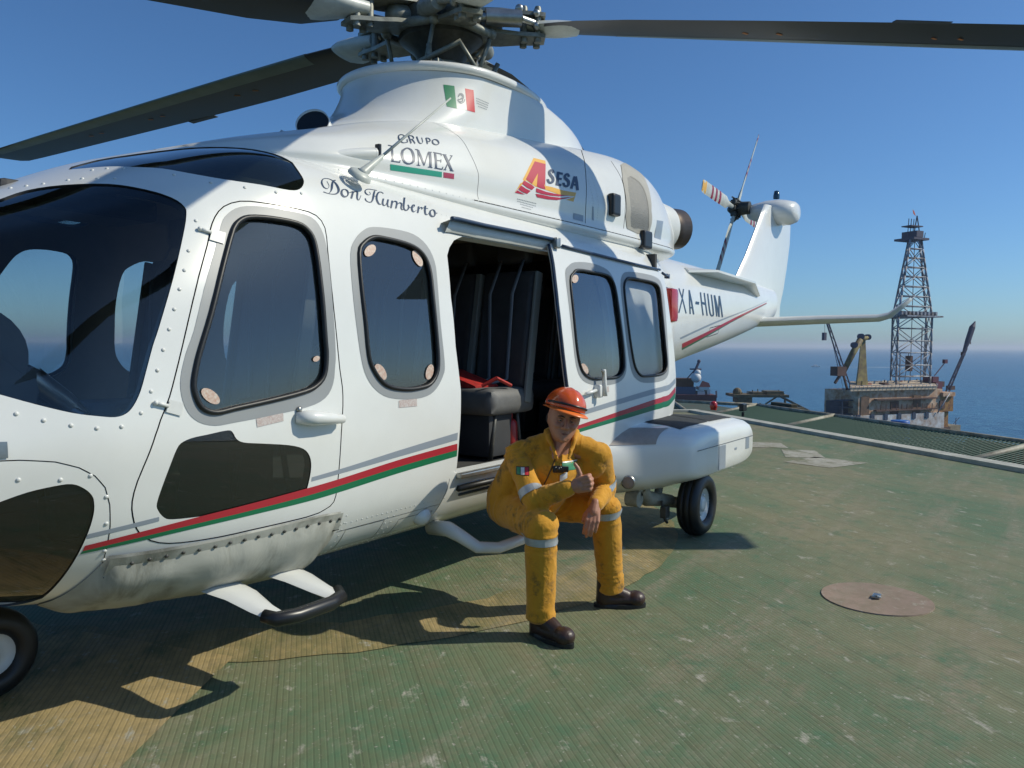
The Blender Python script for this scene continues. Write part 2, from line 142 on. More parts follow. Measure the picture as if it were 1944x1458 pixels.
 'EYlow': [(0.2091,9.9271),(0.2127,9.8757),(0.2184,9.8021),(0.2269,9.7053),(0.2409,9.5879),(0.259,9.4587),(0.2763,9.325),(0.2905,9.1851),(0.3051,9.0433),(0.322,8.9089),(0.342,8.7888),(0.3637,8.6748),(0.3858,8.5573),(0.4065,8.434),(0.4278,8.3082),(0.4545,8.1825),(0.4889,8.0497),(0.5281,7.9085),(0.5694,7.7647),(0.614,7.6411),(0.662,7.5421),(0.7091,7.4657),(0.7543,7.3996),(0.7976,7.3483),(0.8346,7.3245),(0.861,7.3273),(0.879,7.3468),(0.8947,7.3828),(0.9106,7.4435),(0.9246,7.5279),(0.9356,7.6203),(0.9425,7.702),(0.9459,7.7851),(0.9481,7.8961),(0.9498,8.0676),(0.9528,8.2884),(0.9606,8.4828)],
 'DWF': [(1.8284,3.5163),(1.8299,4.2092),(1.8421,5.0254),(1.8134,5.5428),(1.8124,6.1066),(1.8464,6.6433),(1.8809,6.7666),(1.9403,6.9052),(2.0288,7.0085),(2.5124,7.0263)],
 'DRF': [(2.8878,7.1216),(2.8833,6.9495),(2.8726,6.7136),(2.8481,6.4101),(2.8292,6.0843),(2.8287,5.7538),(2.8417,5.4558),(2.8583,5.2136),(2.8784,4.959),(2.9135,4.5838),(2.9522,4.2381)],
 'DRR': [(4.5638,7.0107),(4.6417,6.9362),(4.7244,6.8083),(4.7267,6.6145),(4.7053,6.4074),(4.6923,6.2111),(4.6856,6.0044),(4.7024,5.7987),(4.7265,5.5717),(4.75,5.2559),(4.7674,4.8773),(4.7626,4.523),(4.7557,4.2156),(4.7447,3.9875),(4.7291,3.8551)],
 'RED1': [[(-0.1047,3.1075),(-0.0845,3.131),(-0.0559,3.163),(-0.0212,3.1996),(0.0171,3.2375),(0.056,3.2752),(0.0967,3.3144),(0.1416,3.3565),(0.1891,3.3992),(0.2376,3.4401),(0.2851,3.477),(0.3308,3.509),(0.3761,3.5372),(0.4218,3.5624),(0.4687,3.5857),(0.5176,3.6102),(0.5699,3.637),(0.6253,3.6653),(0.6816,3.6933),(0.7368,3.7196),(0.7882,3.7426),(0.8319,3.7609),(0.869,3.7754),(0.9044,3.7888),(0.9438,3.8032),(0.9932,3.8205),(1.0552,3.8442),(1.1267,3.873),(1.2052,3.9047),(1.2875,3.9366),(1.3702,3.9657),(1.4599,3.9932),(1.5599,4.021),(1.6604,4.0476),(1.7498,4.0708),(1.8151,4.0881)],[(-0.1065,3.0202),(-0.0856,3.0445),(-0.0557,3.0778),(-0.0195,3.1154),(0.0202,3.1536),(0.0601,3.191),(0.1012,3.2286),(0.1461,3.2681),(0.1934,3.3076),(0.2416,3.3452),(0.2888,3.3794),(0.3345,3.4092),(0.3797,3.4355),(0.4253,3.4588),(0.4722,3.48),(0.5211,3.5023),(0.5733,3.5266),(0.6286,3.5518),(0.6849,3.5769),(0.74,3.6006),(0.7914,3.622),(0.835,3.6402),(0.872,3.6558),(0.9074,3.6708),(0.9468,3.6865),(0.9962,3.7045),(1.0583,3.7272),(1.1299,3.7544),(1.2085,3.7839),(1.291,3.8138),(1.3738,3.8417),(1.4637,3.8684),(1.5639,3.896),(1.6645,3.9224),(1.7541,3.9454),(1.8195,3.9625)]],
 'GRN1': [[(-0.1065,3.0202),(-0.0856,3.0445),(-0.0557,3.0778),(-0.0195,3.1154),(0.0202,3.1536),(0.0601,3.191),(0.1012,3.2286),(0.1461,3.2681),(0.1934,3.3076),(0.2416,3.3452),(0.2888,3.3794),(0.3345,3.4092),(0.3797,3.4355),(0.4253,3.4588),(0.4722,3.48),(0.5211,3.5023),(0.5733,3.5266),(0.6286,3.5518),(0.6849,3.5769),(0.74,3.6006),(0.7914,3.622),(0.835,3.6402),(0.872,3.6558),(0.9074,3.6708),(0.9468,3.6865),(0.9962,3.7045),(1.0583,3.7272),(1.1299,3.7544),(1.2085,3.7839),(1.291,3.8138),(1.3738,3.8417),(1.4637,3.8684),(1.5639,3.896),(1.6645,3.9224),(1.7541,3.9454),(1.8195,3.9625)],[(-0.1117,2.9665),(-0.0895,2.9898),(-0.0578,3.0216),(-0.0195,3.0576),(0.0221,3.0941),(0.0634,3.1299),(0.1051,3.1664),(0.1499,3.2048),(0.1969,3.2432),(0.2447,3.2797),(0.2917,3.3124),(0.3374,3.3407),(0.3826,3.3654),(0.4282,3.3869),(0.4751,3.406),(0.524,3.4257),(0.5762,3.4465),(0.6315,3.4675),(0.6878,3.488),(0.743,3.5072),(0.7944,3.5248),(0.8381,3.5398),(0.8751,3.5527),(0.9106,3.5654),(0.9501,3.5788),(0.9995,3.5948),(1.0616,3.616),(1.1335,3.6418),(1.2121,3.6702),(1.2947,3.6989),(1.3774,3.7253),(1.4668,3.7507),(1.5662,3.7765),(1.6659,3.8014),(1.7546,3.8229),(1.8194,3.8388)]],
 'GRY1': [[(-0.1029,3.2873),(-0.0893,3.3015),(-0.0701,3.3213),(-0.0471,3.3442),(-0.0223,3.3678),(0.0021,3.3901),(0.0283,3.4139),(0.0578,3.4408),(0.0874,3.4676),(0.1134,3.4907),(0.1319,3.5069)],[(-0.1035,3.2235),(-0.0895,3.2378),(-0.0696,3.2576),(-0.0458,3.2805),(-0.0202,3.3041),(0.0046,3.3264),(0.0309,3.3504),(0.0604,3.3776),(0.0899,3.4046),(0.1157,3.428),(0.1342,3.4442)]],
 'GRY2': [[(0.8104,3.9101),(0.8358,3.9216),(0.8714,3.9367),(0.915,3.9539),(0.9649,3.9719),(1.018,3.9917),(1.0762,4.0152),(1.1413,4.043),(1.2123,4.0738),(1.2876,4.1061),(1.3654,4.1384),(1.4532,4.1729),(1.5536,4.2114),(1.6558,4.25),(1.7474,4.2842),(1.8141,4.3091)],[(0.809,3.8438),(0.8348,3.854),(0.871,3.8672),(0.9155,3.882),(0.9662,3.8967),(1.02,3.9124),(1.0786,3.9305),(1.1442,3.9513),(1.2154,3.9741),(1.2908,3.9982),(1.3684,4.0228),(1.4559,4.0502),(1.5554,4.0814),(1.6565,4.1131),(1.7471,4.1416),(1.8129,4.1623)]],
 'GRYD': [[(2.9122,4.4411),(2.9282,4.4429),(2.9467,4.4439),(2.9744,4.4472),(3.0182,4.4558),(3.0855,4.4732),(3.1878,4.5032),(3.3236,4.5445),(3.4809,4.5918),(3.6449,4.6396),(3.7982,4.6818),(3.946,4.7193),(4.1002,4.7559),(4.2493,4.7896),(4.3824,4.8082),(4.5091,4.7818)],[(2.9149,4.3331),(2.9309,4.3348),(2.9495,4.3359),(2.9771,4.3391),(3.0209,4.3472),(3.0881,4.3631),(3.1903,4.3905),(3.3259,4.428),(3.4829,4.4714),(3.6466,4.5158),(3.7995,4.5555),(3.9469,4.5918),(4.1008,4.6281),(4.2495,4.6619),(4.3822,4.6791),(4.509,4.6445)]],
 'REDD': [[(2.9239,4.0994),(2.9318,4.1023),(2.9384,4.105),(2.9525,4.1103),(2.9831,4.1209),(3.0396,4.1397),(3.1324,4.1704),(3.2584,4.2117),(3.4068,4.26),(3.5647,4.3111),(3.717,4.3597),(3.8725,4.4084),(4.043,4.4608),(4.2134,4.5121),(4.3661,4.5482),(4.5116,4.5106)],[(2.9283,4.0133),(2.9361,4.0165),(2.9427,4.02),(2.9568,4.0255),(2.9874,4.0354),(3.0439,4.0518),(3.1369,4.0773),(3.2632,4.1113),(3.4117,4.1512),(3.5697,4.1939),(3.7219,4.2355),(3.8772,4.2786),(4.0475,4.326),(4.2175,4.3732),(4.3703,4.4036),(4.5182,4.3509)]],
 'GRND': [[(2.9283,4.0133),(2.9361,4.0165),(2.9427,4.02),(2.9568,4.0255),(2.9874,4.0354),(3.0439,4.0518),(3.1369,4.0773),(3.2632,4.1113),(3.4117,4.1512),(3.5697,4.1939),(3.7219,4.2355),(3.8772,4.2786),(4.0475,4.326),(4.2175,4.3732),(4.3703,4.4036),(4.5182,4.3509)],[(2.9337,3.9123),(2.9414,3.9178),(2.9478,3.9248),(2.9617,3.9342),(2.9922,3.9466),(3.0488,3.963),(3.1421,3.9853),(3.2686,4.013),(3.4175,4.0441),(3.5759,4.0773),(3.7283,4.11),(3.8839,4.1443),(4.0543,4.1823),(4.2243,4.2204),(4.378,4.239),(4.5307,4.1647)]],
 'GRYB': [[(6.3416,4.2881),(6.5223,4.3087),(6.7713,4.3694),(7.0731,4.4562),(7.394,4.5818),(7.7069,4.7183),(8.0274,4.8526),(8.3827,4.988),(8.7497,5.1199),(9.1019,5.2572),(9.4171,5.3976),(9.6927,5.5444),(9.9429,5.7016),(10.1651,5.8661),(10.3531,6.0326),(10.501,6.1804)],[(6.3933,4.1549),(6.5659,4.1803),(6.8082,4.2386),(7.1012,4.3258),(7.4134,4.4523),(7.7192,4.5922),(8.035,4.7344),(8.3872,4.8816),(8.7525,5.0308),(9.1038,5.1848),(9.4186,5.3369),(9.6933,5.4904),(9.943,5.651),(10.1645,5.816),(10.3519,5.9801),(10.4994,6.1279)]],
 'REDB': [[(6.5248,3.7656),(6.6527,3.7879),(6.8384,3.8209),(7.0592,3.8757),(7.2892,3.9611),(7.5066,4.0649),(7.708,4.1803),(7.9107,4.3095),(8.1234,4.448),(8.3554,4.5914),(8.6148,4.7401),(8.9308,4.9202),(9.3086,5.1386),(9.7141,5.3754),(10.1034,5.6209),(10.4041,5.8418)],[(6.6219,3.3555),(6.7429,3.3918),(6.9211,3.4423),(7.1299,3.5262),(7.3484,3.6401),(7.5562,3.7676),(7.75,3.901),(7.9463,4.0447),(8.1532,4.1969),(8.3799,4.3537),(8.6337,4.5189),(8.9438,4.7213),(9.3163,4.9693),(9.7178,5.2369),(10.1045,5.5002),(10.4035,5.7278)]],
 'GRNB': [[(6.6219,3.3555),(6.7429,3.3918),(6.9211,3.4423),(7.1299,3.5262),(7.3484,3.6401),(7.5562,3.7676),(7.75,3.901),(7.9463,4.0447),(8.1532,4.1969),(8.3799,4.3537),(8.6337,4.5189),(8.9438,4.7213),(9.3163,4.9693),(9.7178,5.2369),(10.1045,5.5002),(10.4035,5.7278)],[(6.6807,3.1704),(6.7982,3.2109),(6.9692,3.2727),(7.1687,3.3718),(7.3788,3.4994),(7.5798,3.6394),(7.7682,3.7858),(7.9603,3.9435),(8.1641,4.1086),(8.3884,4.2776),(8.64,4.4529),(8.9483,4.6621),(9.3192,4.9153),(9.7194,5.1883),(10.1052,5.4519),(10.4035,5.676)]],
 'SCRIPT': [[[(1.096,7.8927),(1.0958,7.817),(1.0933,7.7253),(1.0836,7.6452),(1.0727,7.593),(1.0636,7.5945),(1.057,7.6302),(1.0564,7.7074),(1.0608,7.7991),(1.069,7.8776),(1.0811,7.9499),(1.0973,7.9989),(1.1144,8.0253),(1.128,8.0222),(1.1381,7.9943),(1.1438,7.9423),(1.1458,7.8711),(1.1444,7.7789),(1.1416,7.6888),(1.1388,7.6298),(1.135,7.5866),(1.1278,7.534),(1.1174,7.485),(1.1029,7.4521),(1.0867,7.4326),(1.0722,7.4278),(1.0591,7.4327),(1.0469,7.443),(1.0382,7.4534)],[(1.1001,7.9082),(1.0997,7.8311),(1.0968,7.7328),(1.0856,7.64),(1.0722,7.5742),(1.0591,7.5619),(1.0485,7.5894),(1.0444,7.6648),(1.048,7.7717),(1.062,7.8856),(1.081,7.9774),(1.1,8.0267),(1.1177,8.0498),(1.1325,8.0494),(1.1449,8.0292),(1.1548,7.9932),(1.1612,7.9357),(1.1627,7.8466),(1.161,7.7487),(1.1566,7.6622),(1.1476,7.5776),(1.1336,7.501),(1.1176,7.4469),(1.1009,7.4218),(1.0847,7.4111),(1.0699,7.4084),(1.0563,7.4112),(1.0433,7.417),(1.0339,7.4229)]],[[(1.1735,8.053),(1.1653,8.0528),(1.1493,8.0172),(1.1297,7.9157),(1.1133,7.8007),(1.1032,7.7043),(1.0961,7.6259),(1.0887,7.5559),(1.0812,7.4967),(1.0724,7.4534),(1.0652,7.4254)],[(1.1706,8.0312),(1.161,8.0128),(1.1512,7.9814),(1.1401,7.907),(1.1276,7.8074),(1.1181,7.7182),(1.1083,7.6282),(1.0963,7.5465),(1.0847,7.4834),(1.0738,7.4403),(1.0659,7.4151)]],[[(1.1945,7.7395),(1.1838,7.7206),(1.1682,7.6731),(1.1543,7.5863),(1.1463,7.5012),(1.1473,7.4374),(1.1545,7.4004),(1.167,7.4024),(1.1804,7.4301),(1.1933,7.4796),(1.2049,7.5504),(1.2117,7.6326),(1.2132,7.7085),(1.205,7.7382),(1.1964,7.7436)],[(1.1927,7.7118),(1.1824,7.6795),(1.1727,7.6393),(1.1668,7.5879),(1.1629,7.5358),(1.1628,7.4914),(1.1654,7.4592),(1.1713,7.4513),(1.1797,7.4625),(1.1881,7.4999),(1.1947,7.5475),(1.198,7.6002),(1.1991,7.649),(1.1956,7.6835),(1.1908,7.7077)]],[[(1.2073,7.5903),(1.2162,7.6142),(1.2268,7.6408),(1.2341,7.6529),(1.2391,7.6589)],[(1.2075,7.6063),(1.2168,7.6357),(1.2281,7.6714),(1.2368,7.6974),(1.2429,7.715)]],[[(1.2428,7.7183),(1.2323,7.6392),(1.2203,7.5478),(1.2105,7.471),(1.2037,7.4177)],[(1.2534,7.7159),(1.2437,7.6363),(1.2324,7.5437),(1.2221,7.4664),(1.2147,7.4131)]],[[(1.2309,7.5697),(1.2445,7.6398),(1.2595,7.7061),(1.2668,7.709),(1.2687,7.6954),(1.2629,7.6424),(1.2535,7.557),(1.248,7.4832),(1.2466,7.4285),(1.2514,7.3979),(1.2624,7.4155),(1.2772,7.5074),(1.2918,7.6099)],[(1.229,7.577),(1.2422,7.654),(1.2599,7.7439),(1.2762,7.78),(1.2849,7.7486),(1.2765,7.6533),(1.2666,7.5677),(1.2608,7.5031),(1.2578,7.4572),(1.2577,7.4314),(1.2601,7.4267),(1.2743,7.511),(1.2892,7.6128)]],[[(1.3725,7.8616),(1.3716,7.8163),(1.3689,7.768),(1.361,7.7333),(1.3515,7.7132),(1.3457,7.7352),(1.3431,7.7758),(1.3439,7.822),(1.3474,7.8645),(1.3569,7.9108),(1.3726,7.9599),(1.3902,7.9849),(1.4088,7.9971),(1.4289,8.0032),(1.4445,8.0047)],[(1.3771,7.8772),(1.376,7.8298),(1.3721,7.7686),(1.3607,7.7167),(1.3487,7.6885),(1.3382,7.6933),(1.3311,7.7249),(1.3316,7.7882),(1.3405,7.8708),(1.3573,7.9424),(1.3757,7.9895),(1.3941,8.0117),(1.4127,8.0222),(1.433,8.0285),(1.4488,8.0304)]],[[(1.4201,7.9782),(1.406,7.8969),(1.389,7.7874),(1.3767,7.689),(1.3662,7.6013),(1.3554,7.5172),(1.3461,7.4596),(1.3356,7.4367),(1.3245,7.4323),(1.3178,7.4485),(1.3147,7.4754),(1.3151,7.5084),(1.3168,7.5391)],[(1.4294,7.9744),(1.4167,7.8936),(1.4018,7.7893),(1.3902,7.6939),(1.3783,7.5986),(1.364,7.5043),(1.3485,7.4311),(1.3331,7.4075),(1.3211,7.4096),(1.3124,7.4221),(1.3066,7.4469),(1.3059,7.4861),(1.3072,7.5196)]],[[(1.3823,7.6807),(1.3885,7.6917),(1.3948,7.7028),(1.401,7.7138),(1.4074,7.7255)],[(1.3839,7.701),(1.3903,7.7132),(1.3967,7.7254),(1.4031,7.7376),(1.4095,7.7498)]],[[(1.4873,7.9565),(1.4833,7.9825),(1.4757,8.0026),(1.4619,7.9918),(1.4424,7.9417),(1.4206,7.8388),(1.4029,7.7232),(1.3923,7.6213),(1.3876,7.5348),(1.388,7.4606),(1.3933,7.4106),(1.4044,7.4083),(1.4153,7.4308),(1.4242,7.4635),(1.4307,7.4939)],[(1.479,7.9207),(1.4764,7.9509),(1.4701,7.9701),(1.4574,7.9461),(1.4441,7.9002),(1.4296,7.8215),(1.4162,7.7278),(1.408,7.6469),(1.4033,7.5727),(1.4022,7.5031),(1.404,7.4558),(1.4083,7.4426),(1.4152,7.4465),(1.4228,7.4724),(1.4288,7.5015)]],[[(1.4496,7.6918),(1.4381,7.611),(1.4267,7.52),(1.4219,7.4555),(1.4227,7.4109),(1.4309,7.3961),(1.4424,7.4137),(1.4545,7.4722),(1.4648,7.5319)],[(1.4601,7.6878),(1.4496,7.61),(1.4396,7.5289),(1.4355,7.4802),(1.4344,7.4503),(1.4364,7.4328),(1.4413,7.4305),(1.452,7.4785),(1.4623,7.5368)]],[[(1.485,7.7008),(1.4722,7.6099),(1.4598,7.5083),(1.4557,7.4384),(1.4572,7.3933),(1.4659,7.3904),(1.4732,7.4026)],[(1.4959,7.6989),(1.4841,7.6102),(1.473,7.5191),(1.4683,7.4619),(1.4666,7.4262),(1.4694,7.4179),(1.4745,7.4184)]],[[(1.5132,7.687),(1.504,7.6131),(1.4932,7.524),(1.4825,7.4377),(1.4747,7.3754)],[(1.5253,7.6934),(1.5165,7.6186),(1.5058,7.5273),(1.4944,7.4388),(1.4859,7.3755)]],[[(1.5021,7.5239),(1.5165,7.5955),(1.5323,7.6622),(1.54,7.6601),(1.5427,7.6376),(1.5374,7.5883),(1.528,7.5145),(1.5193,7.4474),(1.5129,7.4003)],[(1.5,7.5309),(1.514,7.6081),(1.5331,7.6976),(1.5497,7.722),(1.558,7.6851),(1.5502,7.5968),(1.5395,7.5152),(1.5307,7.447),(1.524,7.3988)]],[[(1.5375,7.514),(1.5512,7.5774),(1.5663,7.6363),(1.5744,7.6347),(1.577,7.6159),(1.5693,7.5556),(1.5586,7.4711),(1.5573,7.4146),(1.5618,7.3844),(1.5717,7.3966),(1.5795,7.4171)],[(1.5353,7.5213),(1.5489,7.5915),(1.5673,7.6724),(1.584,7.6958),(1.5923,7.6551),(1.5812,7.5581),(1.5704,7.4819),(1.5679,7.4402),(1.568,7.4158),(1.5727,7.4183),(1.5794,7.4311)]],[[(1.6393,7.9743),(1.6215,7.8519),(1.6025,7.7019),(1.5882,7.5832),(1.5788,7.4874),(1.5783,7.4246),(1.5838,7.3909),(1.5947,7.3881),(1.6084,7.4132),(1.6237,7.4695),(1.6377,7.5487),(1.6411,7.6211),(1.6403,7.6664)],[(1.6551,7.9863),(1.6366,7.8636),(1.6165,7.7116),(1.6024,7.5946),(1.5938,7.5101),(1.5912,7.4587),(1.5925,7.4304),(1.5982,7.4273),(1.6062,7.4437),(1.6158,7.4901),(1.6241,7.5429),(1.6296,7.5961),(1.6338,7.649)]],[[(1.6286,7.6417),(1.6303,7.5904),(1.6347,7.5426),(1.6445,7.5455),(1.6531,7.5611)],[(1.6338,7.6597),(1.635,7.6076),(1.6385,7.5614),(1.6464,7.5652),(1.6543,7.5801)]],[[(1.6526,7.5349),(1.6653,7.5694),(1.6807,7.6177),(1.6916,7.6748),(1.6972,7.731),(1.6881,7.7368),(1.6727,7.6973),(1.6575,7.6201),(1.6463,7.5375),(1.6415,7.4587),(1.643,7.4012),(1.6538,7.3949),(1.6657,7.4194),(1.6773,7.4606),(1.6867,7.5004)],[(1.6526,7.5532),(1.6652,7.5894),(1.6789,7.6352),(1.6861,7.6768),(1.6877,7.6911),(1.6835,7.678),(1.6766,7.6535),(1.6687,7.6093),(1.6611,7.5532),(1.6574,7.4918),(1.6568,7.4473),(1.6587,7.4332),(1.6654,7.4352),(1.6758,7.4698),(1.6848,7.5092)]],[[(1.7162,7.6859),(1.7067,7.6075),(1.6961,7.5199),(1.6871,7.4514),(1.6805,7.4034)],[(1.73,7.6973),(1.7207,7.6171),(1.7099,7.5246),(1.6998,7.451),(1.6924,7.4016)]],[[(1.7053,7.5199),(1.7177,7.5752),(1.7317,7.6325),(1.7384,7.6428),(1.7401,7.6407),(1.7378,7.6185),(1.7338,7.5834)],[(1.7031,7.5276),(1.7152,7.5876),(1.7307,7.6582),(1.7438,7.6923),(1.7526,7.6857),(1.7482,7.6306),(1.7426,7.5879)]],[[(1.7847,7.802),(1.7699,7.6993),(1.7549,7.5786),(1.7463,7.4803),(1.7443,7.4086),(1.7541,7.3895),(1.7663,7.4058),(1.7767,7.4416),(1.7848,7.4771)],[(1.7993,7.8084),(1.7853,7.7081),(1.7715,7.5948),(1.7631,7.5058),(1.7593,7.448),(1.7608,7.4275),(1.7665,7.4227),(1.7749,7.4502),(1.7824,7.4845)]],[[(1.7538,7.662),(1.7646,7.6641),(1.7755,7.6665),(1.7865,7.6686),(1.7976,7.6712)],[(1.757,7.6854),(1.7679,7.6877),(1.7788,7.69),(1.7898,7.6924),(1.8009,7.6948)]],[[(1.838,7.6989),(1.824,7.6677),(1.8053,7.6098),(1.7908,7.5247),(1.7834,7.4486),(1.7851,7.3944),(1.7935,7.3651),(1.8081,7.3681),(1.8245,7.3982),(1.8383,7.4588),(1.8487,7.5338),(1.8545,7.6122),(1.8557,7.6815),(1.8482,7.7037),(1.8403,7.7015)],[(1.837,7.6712),(1.8242,7.6303),(1.8123,7.5833),(1.8062,7.533),(1.8025,7.4838),(1.8023,7.4462),(1.8051,7.4208),(1.8128,7.4161),(1.8215,7.4275),(1.828,7.4644),(1.8339,7.5177),(1.8379,7.576),(1.8399,7.6272),(1.8381,7.6529),(1.8346,7.6683)]],[[(1.8442,7.5455),(1.8492,7.5474),(1.8542,7.5493),(1.8593,7.5513),(1.8643,7.5532)],[(1.8468,7.5661),(1.8519,7.5683),(1.8569,7.5702),(1.8619,7.5721),(1.867,7.5743)]]],
